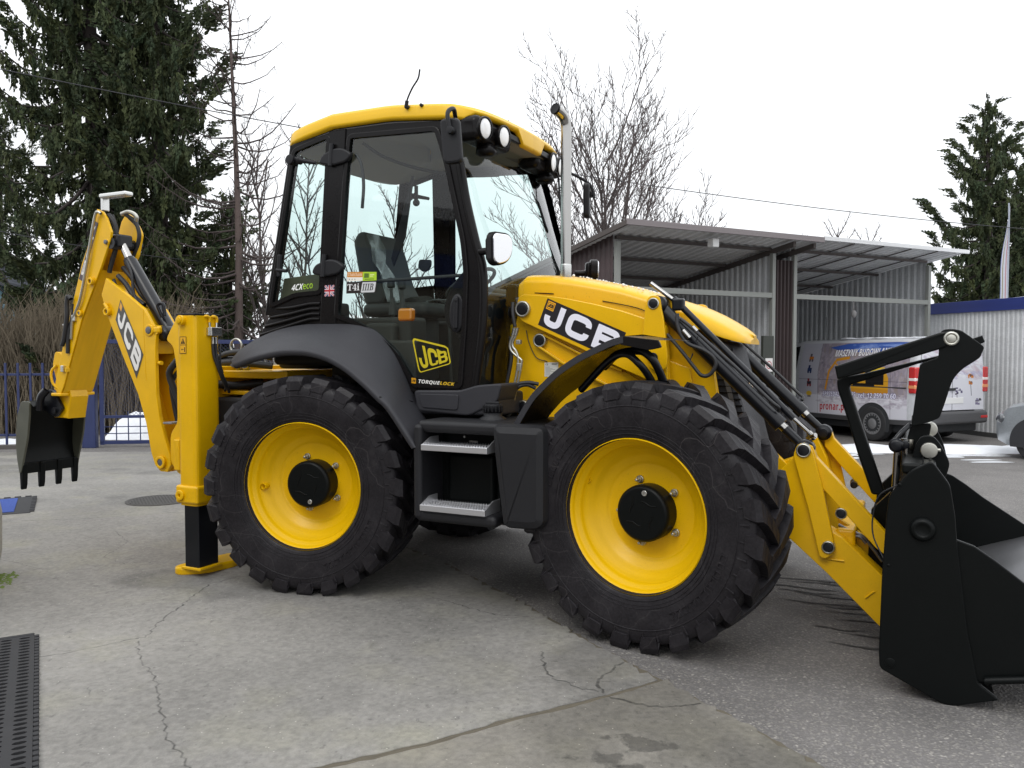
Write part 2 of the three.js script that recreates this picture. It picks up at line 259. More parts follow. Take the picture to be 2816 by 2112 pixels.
const cellA = (() => { // chippings: random stones of about 1 cm in a 2.6 m tile
  const h = new Float32Array(AN * AN), c = new Float32Array(AN * AN).fill(0.5), r = rng(77);
  for (let k = 0; k < 60000; k++) { const px = r() * AN, py = r() * AN, rad = 0.8 + r() * 2.2, hh = 0.3 + 0.7 * r(), t = r(), e = 0.6 + r() * 0.8; for (let dy = -3; dy <= 3; dy++) for (let dx = -3; dx <= 3; dx++) { const q = (dx * dx * e + dy * dy / e) / (rad * rad); if (q < 1) { const i = ((Math.round(py) + dy + AN) % AN) * AN + ((Math.round(px) + dx + AN) % AN); const z = hh * (1 - q * 0.6); if (z > h[i]) { h[i] = z; c[i] = t; } } } }
  return { h, c };
})();
const texAsphalt = dataTex(AN, (x, y, i, j) => {
  const k = j * AN + i, z = cellA.h[k]; let v = 0.115 + z * 0.075 + (cellA.c[k] - 0.45) * 0.12 * z + 0.07 * (fbm(x, y, 6, 4) - 0.5) + 0.03 * (whA[k] - 0.5);
  if (cellA.c[k] > 0.95) v += 0.07; v = Math.max(0.02, v); const s = (u) => 255 * Math.pow(u, 1 / 2.2); const warm = cellA.c[k] > 0.6 ? 0.95 : 1.0;
  return [s(v * 1.05), s(v * 0.985), s(v * 0.95 * warm)];
}, true);
const bumpAsphalt = dataTex(AN, (x, y, i, j) => { const v = 40 + 190 * cellA.h[j * AN + i]; return [v, v, v]; });
const matAsphalt = std({ map: texAsphalt, bumpMap: bumpAsphalt, bumpScale: 0.005, roughness: 0.85 });
const texSoil = dataTex(512, (x, y) => { const b = fbm(x, y, 8, 6), v = 0.05 + 0.12 * (b - 0.2), s = (u) => 255 * Math.pow(Math.max(0.01, u), 1 / 2.2); return [s(v * 1.15), s(v * 0.98), s(v * 0.7)]; }, true);
const matSoil = std({ map: texSoil, roughness: 0.95 });

structure(mesh('ground', sheet(-320, 320, -420, 30, -0.03, 0.3), matSoil));
structure(mesh('asphalt_yard', [sheet(-14, 32, -15.2, 12, 0, 1 / 2.6), sheet(-1, 32, -26, -15.2, 0, 1 / 2.6)], matAsphalt));
// concrete slabs: outlines in ground metres, ragged along the asphalt, a little proud of it
function ragged(pts, amp, step, seed) {
  const r = rng(seed), out = [];
  for (let i = 0; i < pts.length - 1; i++) { const [a, b] = [pts[i], pts[i + 1]], n = Math.max(1, Math.round(Math.hypot(b[0] - a[0], b[1] - a[1]) / step)); for (let k = 0; k < n; k++) { const t = k / n, j = k ? amp : amp * 0.3; out.push([a[0] + (b[0] - a[0]) * t + (r() - 0.5) * j, a[1] + (b[1] - a[1]) * t + (r() - 0.5) * j]); } }
  out.push(pts[pts.length - 1]); return out;
}
const matConcreteDirty = std({ color: [0.86, 0.835, 0.785], map: texConcrete, bumpMap: bumpConcrete, bumpScale: 0.006, roughness: 0.82 });
function slab(name, outlines, top, thick = 0.035, mat = matConcrete) {
  const g = merge(outlines.map((outline) => new THREE.ExtrudeGeometry(new THREE.Shape(outline.map(([x, z]) => new THREE.Vector2(x, -z))), { depth: thick, bevelEnabled: true, bevelSize: 0.004, bevelThickness: 0.004, bevelOffset: -0.004, bevelSegments: 1 }))); g.rotateX(-Math.PI / 2);
  const p = g.attributes.position, uv = new Float32Array(p.count * 2);
  for (let i = 0; i < p.count; i++) { uv[2 * i] = (p.getX(i) - CX0) / CS; uv[2 * i + 1] = (p.getZ(i) - CZ0) / CS; p.setY(i, p.getY(i) - thick - 0.004 + top + (p.getZ(i) < -8.002 ? (p.getZ(i) + 8) * 0.025 : 0)); }
  g.setAttribute('uv', new THREE.BufferAttribute(uv, 2)); g.computeVertexNormals();
  return structure(mesh(name, g, mat));
}
const edgeA = [[-0.98, -6.62], [-0.79, -6.37], [-0.5, -5.96], [-0.23, -5.48], [-0.01, -5.12], [0.19, -4.73], [0.37, -4.37], [0.56, -4.03], [0.68, -3.80]];
const jointA = [[0.68, -3.80], [0.47, -3.665], [0.3, -3.565], [-0.02, -3.395], [-0.29, -3.215], [-0.48, -3.115], [-0.67, -3.025], [-1.6, -2.56], [-3.4, -1.7]];
slab('concrete_slab', [[...ragged([[-1.63, -8.0], ...edgeA], 0.05, 0.035, 1), ...ragged(jointA, 0.012, 0.05, 2).slice(1), [-6.6, -1.7], ...ragged([[-6.6, -7.0], [-4.57, -7.40], [-4.03, -7.48], [-3.26, -7.79], [-2.4, -8.0]], 0.006, 0.1, 3)]], 0.012);
slab('concrete_slab', [[...ragged([[0.735, -3.815], [0.81, -3.60], [0.90, -3.45], [1.02, -3.24], [1.14, -3.01], [1.75, -1.95], [2.4, -0.8]], 0.045, 0.035, 4), [-3.4, -0.8], ...ragged([[-3.4, -1.64], [-1.6, -2.51], [-0.67, -2.985], [-0.48, -3.076], [-0.29, -3.176], [-0.02, -3.356], [0.3, -3.53], [0.47, -3.632], [0.66, -3.76]], 0.012, 0.05, 6)]], 0.011, 0.035, matConcreteDirty);
slab('concrete_slab', [[...ragged([[-4.55, -13.9], [-3.3, -11.3], [-1.66, -8.01]], 0.03, 0.1, 8).slice(0, -1), [-1.66, -8.0], [-9.6, -8.0], [-9.6, -13.6]], [[-2.43, -8.0], ...ragged([[-2.43, -7.995], [-3.26, -7.81], [-4.03, -7.5], [-4.57, -7.42], [-6.6, -7.02]], 0.006, 0.1, 9).slice(1), [-9.6, -7.0], [-9.6, -8.0]]], 0.01);
{ // dark soil and grit filling the joint between slab and asphalt
  const line = [[-1.2, -6.95], ...edgeA, [0.81, -3.585], [0.90, -3.44], [1.02, -3.23], [1.14, -3.0], [1.75, -1.94]], r = rng(12), a = [], b = [];
  const pts = ragged(line, 0.02, 0.04, 13);
  pts.forEach(([x, z], i) => { const w = 0.012 + 0.024 * r(); a.push([x - 0.03, 0.004, z]); b.push([x + w, 0.004, z + 0.004]); });
  structure(mesh('joint_soil', [loft([a, b], 6), loft([jointA.map(([x, z]) => [x - 0.02, 0.0055, z - 0.03]), jointA.map(([x, z]) => [x + 0.03, 0.0055, z + 0.07])], 6)], matSoil));
}

{ // thin dark strips laid on the asphalt between front wheel and bucket
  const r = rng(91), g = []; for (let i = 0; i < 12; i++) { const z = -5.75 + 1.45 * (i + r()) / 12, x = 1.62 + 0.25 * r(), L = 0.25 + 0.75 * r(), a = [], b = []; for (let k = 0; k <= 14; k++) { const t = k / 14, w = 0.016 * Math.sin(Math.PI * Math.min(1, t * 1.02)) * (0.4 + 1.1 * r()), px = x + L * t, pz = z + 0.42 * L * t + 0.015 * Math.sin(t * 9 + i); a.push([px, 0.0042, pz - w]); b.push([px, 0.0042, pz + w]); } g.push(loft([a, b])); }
  tag(mesh('dark_streaks', g, std({ color: [0.082, 0.077, 0.074], roughness: 0.75, bumpMap: bumpAsphalt, bumpScale: 0.003 })), 'thin dark streaks on the asphalt between front wheel and bucket', 'stain', null, 'stuff');
}
// ───────────────────────── the backhoe loader ─────────────────────────
// local axes: x forward, y up, z to its right (the side that is seen); origin under the rear axle
const loader = group('backhoe_loader', null, [-0.833, 0, -6.187]);
loader.rotation.y = -THREE.MathUtils.degToRad(26);
tag(loader, 'large yellow and black backhoe loader standing on concrete and asphalt', 'backhoe loader');
const LP = (name, geos, mat, parent = loader) => mesh(name, geos, mat, parent);

// wheels ------------------------------------------------------------------
const texRubber = (() => {
  const n = 1024, c = document.createElement('canvas'); c.width = c.height = n; const x = c.getContext('2d'), r = rng(23);
  x.fillStyle = 'rgb(33,31,34)'; x.fillRect(0, 0, n, n);
  const im = x.getImageData(0, 0, n, n);
  for (let j = 0; j < n; j++) for (let i = 0; i < n; i++) { const k = (j * n + i) * 4, v = 26 * (fbm(i / n, j / n, 8, 5) - 0.5) + 12 * (NG(i / n, j / n, 256) - 0.5); im.data[k] += v; im.data[k + 1] += v; im.data[k + 2] += v; }
  x.putImageData(im, 0, 0); x.lineCap = 'round';
  for (let q = 0; q < 64; q++) { // pale scuffs and dried mud lines that wander over the rubber
    let px = r() * n, py = r() * n, a = r() * 7; x.strokeStyle = 'rgba(128,124,120,' + (0.08 + 0.26 * r()) + ')'; x.lineWidth = 1.0 + 1.6 * r(); x.beginPath(); x.moveTo(px, py);
    const m = 4 + r() * 14; for (let s = 0; s < m; s++) { a += (r() - 0.5) * 1.6; px += Math.cos(a) * (12 + 24 * r()); py += Math.sin(a) * (12 + 24 * r()); x.lineTo(px, py); } x.stroke();
  }
  for (let q = 0; q < 260; q++) { const px = r() * n, py = r() * n, R0 = 8 + 26 * r(), gr = x.createRadialGradient(px, py, 0, px, py, R0); gr.addColorStop(0, 'rgba(96,94,92,' + (0.06 + 0.15 * r() * r()) + ')'); gr.addColorStop(1, 'rgba(96,94,92,0)'); x.fillStyle = gr; x.fillRect(px - R0, py - R0, R0 * 2, R0 * 2); }
  for (let q = 0; q < 420; q++) { const px = r() * n, py = r() * n, a = r() * 7, l = 3 + r() * 12; x.strokeStyle = 'rgba(130,125,118,' + (0.08 + 0.2 * r()) + ')'; x.lineWidth = 0.6 + r(); x.beginPath(); x.moveTo(px, py); x.lineTo(px + Math.cos(a) * l, py + Math.sin(a) * l); x.stroke(); }
  const t = new THREE.CanvasTexture(c); t.colorSpace = THREE.SRGBColorSpace; t.wrapS = t.wrapT = THREE.RepeatWrapping; return t;
})();
M.rubber = std({ map: texRubber, roughness: 0.6, specularIntensity: 0.42, roughnessMap: grime, bumpMap: fineGrain, bumpScale: 0.0005 });
const sidePlanarUV = (g, s) => { const p = g.attributes.position, uv = new Float32Array(p.count * 2); for (let i = 0; i < p.count; i++) { const r = Math.hypot(p.getX(i), p.getY(i)), a = Math.atan2(p.getY(i), p.getX(i)), z = Math.abs(p.getZ(i)); if (z > 0.17) { uv[2 * i] = p.getX(i) * s + 0.5; uv[2 * i + 1] = p.getY(i) * s + 0.5; } else { uv[2 * i] = a * 0.5; uv[2 * i + 1] = z * 2; } } g.setAttribute('uv', new THREE.BufferAttribute(uv, 2)); return g; };
function tyreGeo() {
  const gs = [];
  const half = [[0.398, 0.150], [0.400, 0.186], [0.418, 0.198], [0.455, 0.208], [0.50, 0.217], [0.545, 0.222], [0.59, 0.221], [0.625, 0.214], [0.648, 0.202], [0.656, 0.18], [0.658, 0.08], [0.658, 0]];
  gs.push(lathe([...half.map(([r, z]) => [r, z]), ...half.slice(0, -1).reverse().map(([r, z]) => [r, -z])], 72, [0, 0, 0], [0, 0, 1]));
  for (const r of [0.43, 0.575]) gs.push(new THREE.TorusGeometry(r, 0.0035, 5, 72).translate(0, 0, r < 0.5 ? 0.202 : 0.2215)); // mould rings
  for (const r of [0.452, 0.468]) gs.push(new THREE.TorusGeometry(r, 0.0025, 4, 72).translate(0, 0, r < 0.46 ? 0.2075 : 0.211));
  for (let k = 0; k < 46; k++) { const a = (k + 0.5) / 46 * Math.PI * 2; gs.push(box2(0.585, 0.632, -0.004, 0.004, 0.214, 0.2235, 0.002).rotateZ(a)); } // short mould ribs
  { const q = rng(66); for (const a0 of [0.35, 0.35 + Math.PI]) { let a = a0; for (let k = 0; k < 11; k++) { const w = 0.022 + 0.016 * q(); for (const [u, v, sx, sy] of [[0, -0.016, w, 0.006], [0, 0.016, w * (0.5 + 0.5 * q()), 0.006], [-w / 2 + 0.003, 0, 0.006, 0.034], ...(q() > 0.5 ? [[w / 2 - 0.003, 0, 0.006, 0.034]] : [])]) gs.push(box(u, 0.522 + v, 0.2205, sx, sy, 0.006, 0.001).rotateZ(a)); a += (w + 0.014) / 0.522; } } } // moulded relief on the wall
  // chevron lugs: every one runs from the centre line out over the shoulder
  const N = 24, jit = rng(55);
  for (let i = 0; i < N; i++) for (const s of [1, -1]) {
    const th0 = (i + (s < 0 ? 0.5 : 0)) / N * Math.PI * 2, j = () => (jit() - 0.5) * 0.004;
    // stations: z, top radius, foot radius, angle, half width at top / foot (arc, radians)
    const st = [[-0.035, 0.692, 0.640, -0.235, 0.042, 0.056], [0.03, 0.699, 0.640, -0.17, 0.047, 0.064], [0.10, 0.702, 0.640, -0.085, 0.052, 0.070], [0.165, 0.701, 0.638, -0.01, 0.060, 0.082], [0.207, 0.697, 0.635, 0.03, 0.074, 0.096], [0.221, 0.668, 0.622, 0.042, 0.082, 0.100], [0.225, 0.612, 0.600, 0.052, 0.064, 0.074]];
    const rows = st.map(([z, rt, rf, a, ht, hf], k) => {
      const P = (r, an, zz) => [Math.cos(an) * r + j(), Math.sin(an) * r + j(), s * zz];
      const zf = k >= 4 ? z - 0.03 : z, A = th0 + a;
      return [P(rf, A - hf, zf), P(rt, A - ht, z), P(rt, A + ht, z), P(rf, A + hf, zf)];
    });
    const cut = (row) => { const g = new THREE.BufferGeometry(); g.setAttribute('position', new THREE.Float32BufferAttribute([...row[0], ...row[1], ...row[2], ...row[0], ...row[2], ...row[3]], 3)); g.computeVertexNormals(); return g; };
    const flat = loft(rows).toNonIndexed(); flat.deleteAttribute('normal'); flat.computeVertexNormals(); gs.push(flat, cut(rows[0]), cut(rows[6]));
  }
  return sidePlanarUV(merge(gs), 0.62);
}
const rimGeo = lathe([[0.402, 0.197], [0.410, 0.188], [0.410, 0.176], [0.400, 0.168], [0.393, 0.160], [0.388, 0.148], [0.384, 0.132], [0.368, 0.124], [0.362, 0.104], [0.358, 0.086], [0.347, 0.081], [0.344, 0.066], [0.331, 0.061], [0.327, 0.046], [0.312, 0.038], [0.302, 0.018], [0.270, 0.008], [0.262, -0.006], [0.244, -0.013], [0.17, -0.014], [0, -0.014]], 96);
const tyreG = tyreGeo();
function makeWheel(hubZ) {
  const w = group('wheel', loader);
  LP('tyre', tyreG, M.rubber, w);
  const rim = LP('rim', [rimGeo, lathe([[0.40, -0.19], [0.36, -0.10], [0.30, -0.05], [0.0, -0.05]], 40)], M.yellowRim, w);
  const hz = hubZ, hub = [lathe([[0.150, -0.014], [0.152, hz - 0.03], [0.150, hz - 0.014], [0.140, hz - 0.003], [0.128, hz], [0.06, hz], [0.055, hz + 0.003], [0, hz + 0.003]], 48)];
  for (let k = 0; k < 4; k++) { const a = k / 4 * 6.283 + 0.5, p = [0, 0.2, 0.4, 0.6, 0.8, 1].map((t) => { const q = t < 0.25 ? 0.098 - 0.13 * t : 0.0655; return [Math.cos(a + t * 1.05) * q, Math.sin(a + t * 1.05) * q, hz - 0.001]; }); hub.push(tube(p, 0.0045, 14, 6)); }
  LP('hub_cap', hub, M.blackPaint, w);
  LP('plug', pin(0.02, hubZ > 0.1 ? -0.108 : 0.112, hz - 0.004, hz + 0.009, 0.015), M.brushed, w);
  for (let k = 0; k < 5; k++) { const a = 0.68 + k * 1.2566, x = Math.cos(a) * 0.178, y = Math.sin(a) * 0.178; LP('nut', [new THREE.CylinderGeometry(0.016, 0.017, 0.022, 6).rotateX(Math.PI / 2).translate(x, y, 0.0), lathe([[0, 0], [0.009, 0], [0.009, 0.026], [0.006, 0.03], [0, 0.03]], 10).translate(x, y, 0.01), lathe([[0.016, -0.006], [0.021, -0.006], [0.021, 0.004], [0.016, 0.004]], 16).translate(x, y, -0.007)], M.zinc, w); }
  LP('valve', [lathe([[0.014, 0], [0.022, 0], [0.022, 0.05], [0.014, 0.05], [0.014, 0]], 16).translate(-0.335, hubZ > 0.1 ? -0.03 : 0.15, 0.04)], M.yellowRim, w);
  return w;
}
const wr = makeWheel(0.115); wr.position.set(-0.033, 0.695, 0.95); wr.rotation.y = THREE.MathUtils.degToRad(11);
const wf = makeWheel(0.098); wf.position.set(2.209, 0.695, 0.95); wf.rotation.y = -THREE.MathUtils.degToRad(11); wf.children.forEach((c) => { if (c.name === 'tyre') c.rotation.z = 0.13; });
const wr2 = wr.clone(); wr2.position.set(0.0, 0.695, -0.95); wr2.rotation.y = Math.PI + THREE.MathUtils.degToRad(11); loader.add(wr2);
const wf2 = wf.clone(); wf2.position.set(2.176, 0.695, -0.95); wf2.rotation.y = Math.PI - THREE.MathUtils.degToRad(11); loader.add(wf2);
LP('axle', [cyl([0, 0.695, -0.85], [0, 0.695, 0.85], 0.13), box2(-0.25, 0.25, 0.5, 0.9, -0.28, 0.28, 0.06)], M.plasticDark);
LP('axle', [cyl([2.176, 0.695, -0.85], [2.176, 0.695, 0.85], 0.12), box2(1.93, 2.4, 0.5, 0.9, -0.25, 0.25, 0.06)], M.plasticDark);

// chassis -----------------------------------------------------------------
LP('chassis', [box2(-0.95, 2.35, 0.62, 1.05, -0.42, 0.42, 0.02), box2(-0.7, 1.2, 0.95, 1.3, -0.7, 0.6, 0.03), box2(0.35, 1.5, 0.42, 0.75, -0.5, 0.5, 0.05)], M.plasticDark);
LP('rear_frame', [box2(-1.3, -0.45, 1.355, 1.41, -1.05, 0.74, 0.01), box2(-1.3, -0.75, 1.235, 1.265, -1.05, 0.74, 0.006), box2(-1.16, -1.06, 0.42, 1.44, -1.0, 0.9, 0.01)], M.yellow);
LP('support_box', [box2(-1.06, -0.70, 0.85, 1.22, 0.3, 0.82, 0.03), box2(-0.75, -0.35, 1.42, 1.6, -0.6, 0.5, 0.03), tube([[-1.2, 1.29, 0.75], [-1.05, 1.31, 0.78], [-0.95, 1.30, 0.72], [-0.8, 1.32, 0.6]], 0.03)], M.plasticDark);
LP('hose_bundle', [box2(-1.22, -0.98, 1.47, 1.51, 0.45, 0.6, 0.015), tube([[-1.25, 1.5, 0.6], [-1.1, 1.535, 0.62], [-0.95, 1.54, 0.6], [-0.8, 1.5, 0.5]], 0.022), tube([[-1.25, 1.46, 0.6], [-1.1, 1.47, 0.62], [-0.95, 1.46, 0.6], [-0.8, 1.44, 0.5]], 0.026)], M.hose);
LP('lifting_eye', [new THREE.TorusGeometry(0.055, 0.008, 8, 20).translate(-1.075, 1.585, 0.58), cyl([-1.075, 1.42, 0.58], [-1.075, 1.55, 0.58], 0.016)], M.zinc);
LP('fitting', cyl([-1.035, 1.415, 0.60], [-1.03, 1.44, 0.62], 0.022), M.chrome);
LP('fitting', cyl([-0.955, 1.412, 0.60], [-0.95, 1.44, 0.62], 0.026), M.chrome);

// stabiliser leg, near side and far side ------------------------------------
for (const s of [1, -1]) {
  const T = (g) => (s > 0 ? g : g.translate(0, 0, -2.12));
  const st = group('stabiliser_leg', loader);
  LP('outer_leg', [T(plate(rounded([[-1.032, 0.95], [-1.032, 1.17], [-0.862, 1.17], [-0.862, 0.95]].map(([u, w]) => [u, -w]), 0.035, 4), 0.5, 1.79, 0.003).rotateX(-Math.PI / 2)), T(box2(-1.05, -0.845, 0.515, 0.64, 0.932, 1.188, 0.02)), T(pin(-0.973, 1.757, 1.165, 1.20, 0.034)), T(pin(-0.973, 1.757, 1.165, 1.212, 0.022)), T(ring(-0.995, 0.573, 1.17, 1.205, 0.036, 0.012))], M.yellow, st);
  LP('leg_cap', T(box2(-1.034, -0.86, 1.79, 1.803, 0.948, 1.172, 0.004)), M.plasticDark, st);
  LP('inner_leg', T(box2(-1.015, -0.882, 0.06, 0.52, 0.965, 1.145, 0.012)), M.ramBlack, st);
  LP('foot', [T(plate(rounded([[-1.13, 1.04], [-1.13, 1.14], [-1.05, 1.17], [-0.915, 1.06], [-0.86, 0.82], [-0.93, 0.66], [-1.06, 0.66], [-1.1, 0.85]].map(([u, w]) => [u, -w]), 0.06, 5), 0.004, 0.062, 0.014).rotateX(-Math.PI / 2)), T(box2(-1.04, -0.86, 0.055, 0.075, 0.955, 1.155, 0.006))], M.yellow, st);
  if (s > 0) {
    LP('hose', [tube([[-0.85, 1.642, 1.024], [-0.852, 1.58, 1.022], [-0.85, 1.513, 1.014], [-0.842, 1.43, 0.985], [-0.845, 1.36, 0.95], [-0.86, 1.30, 0.9], [-0.95, 1.27, 0.82]], 0.0105), tube([[-0.85, 1.642, 0.998], [-0.852, 1.56, 0.995], [-0.845, 1.47, 0.985], [-0.84, 1.39, 0.955], [-0.848, 1.32, 0.91], [-0.87, 1.26, 0.86]], 0.0105), tube([[-0.85, 1.60, 0.955], [-0.838, 1.55, 0.97], [-0.842, 1.46, 0.965], [-0.846, 1.4, 0.94]], 0.006)], M.hose, st);
    LP('lock_valve', [box2(-0.866, -0.825, 1.653, 1.712, 0.963, 1.058, 0.004), box2(-0.862, -0.84, 1.655, 1.71, 1.058, 1.072, 0.003), cyl([-0.85, 1.645, 1.024], [-0.85, 1.60, 1.023], 0.011, 0.011, 6), cyl([-0.85, 1.645, 0.998], [-0.85, 1.60, 0.996], 0.011, 0.011, 6), cyl([-0.85, 1.71, 1.05], [-0.85, 1.745, 1.052], 0.008), cyl([-0.85, 1.71, 0.99], [-0.85, 1.745, 0.988], 0.008)], M.brushed, st);
    for (const pz of [1.052, 0.988]) LP('pipe', tube([[-0.85, 1.745, pz], [-0.848, 1.775, pz + 0.001], [-0.852, 1.787, pz + 0.022], [-0.875, 1.781, pz + 0.036]], 0.010), M.yellow, st);
    LP('warning_label', quad([-1.0, 1.648, 1.1725], [-0.938, 1.648, 1.1725], [-0.94, 1.532, 1.1725], [-1.003, 1.532, 1.1725]), decalMat(texWarn), st);
  }
}

// backhoe: kingpost, boom, dipper, digging bucket ---------------------------------
LP('kingpost', [plate(rounded([[-1.86, 1.72], [-1.80, 1.40], [-1.28, 1.25], [-1.28, 0.52], [-2.02, 0.52], [-2.115, 0.62], [-2.115, 0.86], [-2.03, 0.95], [-2.03, 1.42], [-2.07, 1.60], [-2.15, 1.64], [-2.10, 1.72], [-2.0, 1.85], [-1.93, 1.84]], 0.05), 0.22, 0.28), plate(rounded([[-1.9, 1.6], [-1.84, 1.30], [-1.28, 1.2], [-1.28, 0.52], [-2.02, 0.52], [-2.115, 0.62], [-2.115, 0.86], [-2.03, 0.95], [-2.03, 1.42], [-2.02, 1.60]], 0.05), -0.04, 0.02), box2(-1.5, -1.16, 0.5, 1.3, -0.4, 0.6, 0.02), box2(-2.05, -1.98, 0.56, 0.82, 0.0, 0.31, 0.012)], M.yellow);
LP('swing_ram', [cyl([-1.45, 1.2, 0.14], [-2.05, 1.62, 0.14], 0.05), tube([[-2.0, 1.52, 0.24], [-2.08, 1.45, 0.25], [-2.16, 1.36, 0.24], [-2.14, 1.2, 0.2], [-2.1, 1.0, 0.16], [-2.14, 0.8, 0.12]], 0.028), tube([[-2.0, 1.45, 0.2], [-2.17, 1.3, 0.2], [-2.2, 1.1, 0.16], [-2.16, 0.8, 0.12]], 0.02)], M.hose);
LP('hose_clamp', box2(-2.2, -2.1, 0.94, 0.955, 0.1, 0.28, 0.003), M.trimLight);
const boom = group('boom', loader);
const boomPts = [[-2.905, 2.19], [-2.968, 2.045], [-2.895, 1.855], [-2.71, 1.506], [-2.528, 1.177], [-2.44, 0.942], [-2.381, 0.682], [-2.337, 0.579], [-2.274, 0.53], [-2.192, 0.529], [-2.151, 0.59], [-2.153, 0.655], [-2.213, 0.808], [-2.273, 0.988], [-2.305, 1.182], [-2.309, 1.377], [-2.31, 1.559], [-2.296, 1.714], [-2.345, 1.78], [-2.444, 1.912], [-2.638, 2.035]];
LP('boom_side', [plate(boomPts, 0.215, 0.25, 0.006), plate(boomPts, -0.01, 0.025, 0.006)], M.yellow, boom);
LP('boom_web', [loft([boomPts.slice(0, 10).map(([u, h]) => [u + 0.02, h + 0.004, 0.0]), boomPts.slice(0, 10).map(([u, h]) => [u + 0.02, h + 0.004, 0.23])]), loft([[...boomPts.slice(16), boomPts[0]].map(([u, h]) => [u - 0.03, h - 0.03, 0.0]), [...boomPts.slice(16), boomPts[0]].map(([u, h]) => [u - 0.03, h - 0.03, 0.23])]), cyl([-2.31, 1.728, 0.0], [-2.31, 1.728, 0.25], 0.04)], M.yellow, boom);
LP('plate_seam', tube([[-2.446, 1.90, 0.2505], [-2.44, 1.60, 0.2505], [-2.425, 1.30, 0.2505]], 0.0022, 10, 5), M.yellow, boom);
LP('decal', quad([-2.722, 1.997, 0.2525], [-2.451, 1.52, 0.2525], [-2.54, 1.316, 0.2525], [-2.789, 1.826, 0.2525]), decalMat(texBoom), boom);
LP('pivot', [ring(-2.254, 0.61, 0.245, 0.275, 0.055, 0.03), ring(-2.374, 1.728, 0.245, 0.262, 0.05, 0.03), box2(-2.36, -2.26, 1.70, 1.76, 0.13, 0.255, 0.02), ring(-2.874, 1.895, 0.245, 0.285, 0.036, 0.018), cyl([-2.862, 1.92, 0.27], [-2.90, 1.965, 0.27], 0.016), cyl([-2.30, 1.45, 0.22], [-2.27, 1.45, 0.22], 0.018)], M.yellow, boom);
for (const [u, h, r] of [[-2.254, 0.61, 0.034], [-2.374, 1.728, 0.031], [-2.874, 1.895, 0.02]]) LP('pin', pin(u, h, 0.2, 0.27, r), M.steel, boom);
const br = group('boom_ram', loader);
LP('cylinder', [cyl([-2.27, 1.70, 0.115], [-2.755, 2.335, 0.115], 0.058), cyl([-2.75, 2.328, 0.115], [-2.775, 2.36, 0.115], 0.05), lathe([[0.0, -0.1], [0.065, -0.1], [0.065, 0.1], [0, 0.1]], 24, [-2.25, 1.70, 0.12], [-2.25, 1.70, 1]), tube([[-2.3, 1.84, 0.18], [-2.33, 1.94, 0.2], [-2.29, 1.95, 0.18], [-2.27, 1.85, 0.18]], 0.016)], M.ramBlack, br);
LP('rod', cyl([-2.76, 2.34, 0.115], [-2.87, 2.52, 0.115], 0.034), M.chrome, br);
LP('hose', [tube([[-2.73, 2.34, 0.175], [-2.66, 2.22, 0.185], [-2.63, 2.05, 0.19], [-2.56, 1.95, 0.19], [-2.5, 1.9, 0.18]], 0.012), tube([[-2.92, 2.3, 0.06], [-2.80, 2.19, 0.06], [-2.66, 2.04, 0.08], [-2.5, 1.95, 0.1]], 0.022), tube([[-2.9, 2.22, 0.13], [-2.8, 2.14, 0.13], [-2.68, 2.03, 0.15], [-2.55, 1.95, 0.15]], 0.022), tube([[-2.9, 2.18, 0.18], [-2.84, 2.10, 0.19], [-2.7, 2.02, 0.19]], 0.018)], M.hose, br);
const dip = group('dipper_arm', loader);
const dipSide = [[-3.094, 2.73], [-3.055, 2.807], [-2.985, 2.78], [-2.935, 2.719], [-2.879, 2.595], [-2.891, 2.529], [-3.03, 2.27], [-3.283, 1.845], [-3.555, 1.222], [-3.60, 1.15], [-3.69, 1.20], [-3.50, 1.74], [-3.268, 2.34], [-3.139, 2.571]];
LP('dipper_side', [plate(dipSide, 0.185, 0.21, 0.005), plate([[-3.12, 2.74], [-3.05, 2.82], [-2.98, 2.78], [-2.915, 2.62], [-2.895, 2.5], [-2.93, 2.40], [-3.03, 2.24], [-3.3, 1.8], [-3.57, 1.2], [-3.62, 1.13], [-3.70, 1.2], [-3.3, 2.3]], -0.115, -0.09, 0.005)], M.yellow, dip);
LP('dipper_front', [loft([[[-3.02, 2.27, -0.1], [-3.28, 1.83, -0.1], [-3.55, 1.21, -0.1], [-3.60, 1.14, -0.1]], [[-3.02, 2.27, 0.2], [-3.28, 1.83, 0.2], [-3.55, 1.21, 0.2], [-3.60, 1.14, 0.2]]]), loft([[[-3.14, 2.60, -0.1], [-3.30, 2.25, -0.1], [-3.52, 1.7, -0.1], [-3.69, 1.2, -0.1]], [[-3.14, 2.60, 0.2], [-3.30, 2.25, 0.2], [-3.52, 1.7, 0.2], [-3.69, 1.2, 0.2]]]), box2(-3.715, -3.575, 1.135, 1.165, -0.13, 0.225, 0.01)], M.yellow, dip);
LP('dipper_extension', [plate([[-3.60, 1.30], [-3.69, 1.30], [-3.79, 1.13], [-3.80, 0.93], [-3.60, 0.925], [-3.55, 1.13]], -0.045, 0.14, 0.01)], M.yellow, dip);
LP('decal', quad([-3.075, 2.70, 0.2125], [-3.035, 2.68, 0.2125], [-3.265, 2.18, 0.2125], [-3.31, 2.20, 0.2125]), decalMat(texDip), dip);
LP('pipe', tube([[-2.86, 2.70, -0.03], [-2.84, 2.76, -0.02], [-2.9, 2.80, 0.0], [-3.0, 2.79, 0.0]], 0.02), M.zinc, dip);
LP('pipe', [tube([[-2.965, 2.755, 0.24], [-3.0, 2.775, 0.245], [-3.035, 2.755, 0.24], [-3.075, 2.64, 0.24], [-3.17, 2.32, 0.235], [-3.262, 2.03, 0.235], [-3.34, 1.90, 0.23], [-3.39, 1.83, 0.225], [-3.42, 1.66, 0.22]], 0.013)], M.zinc, dip);
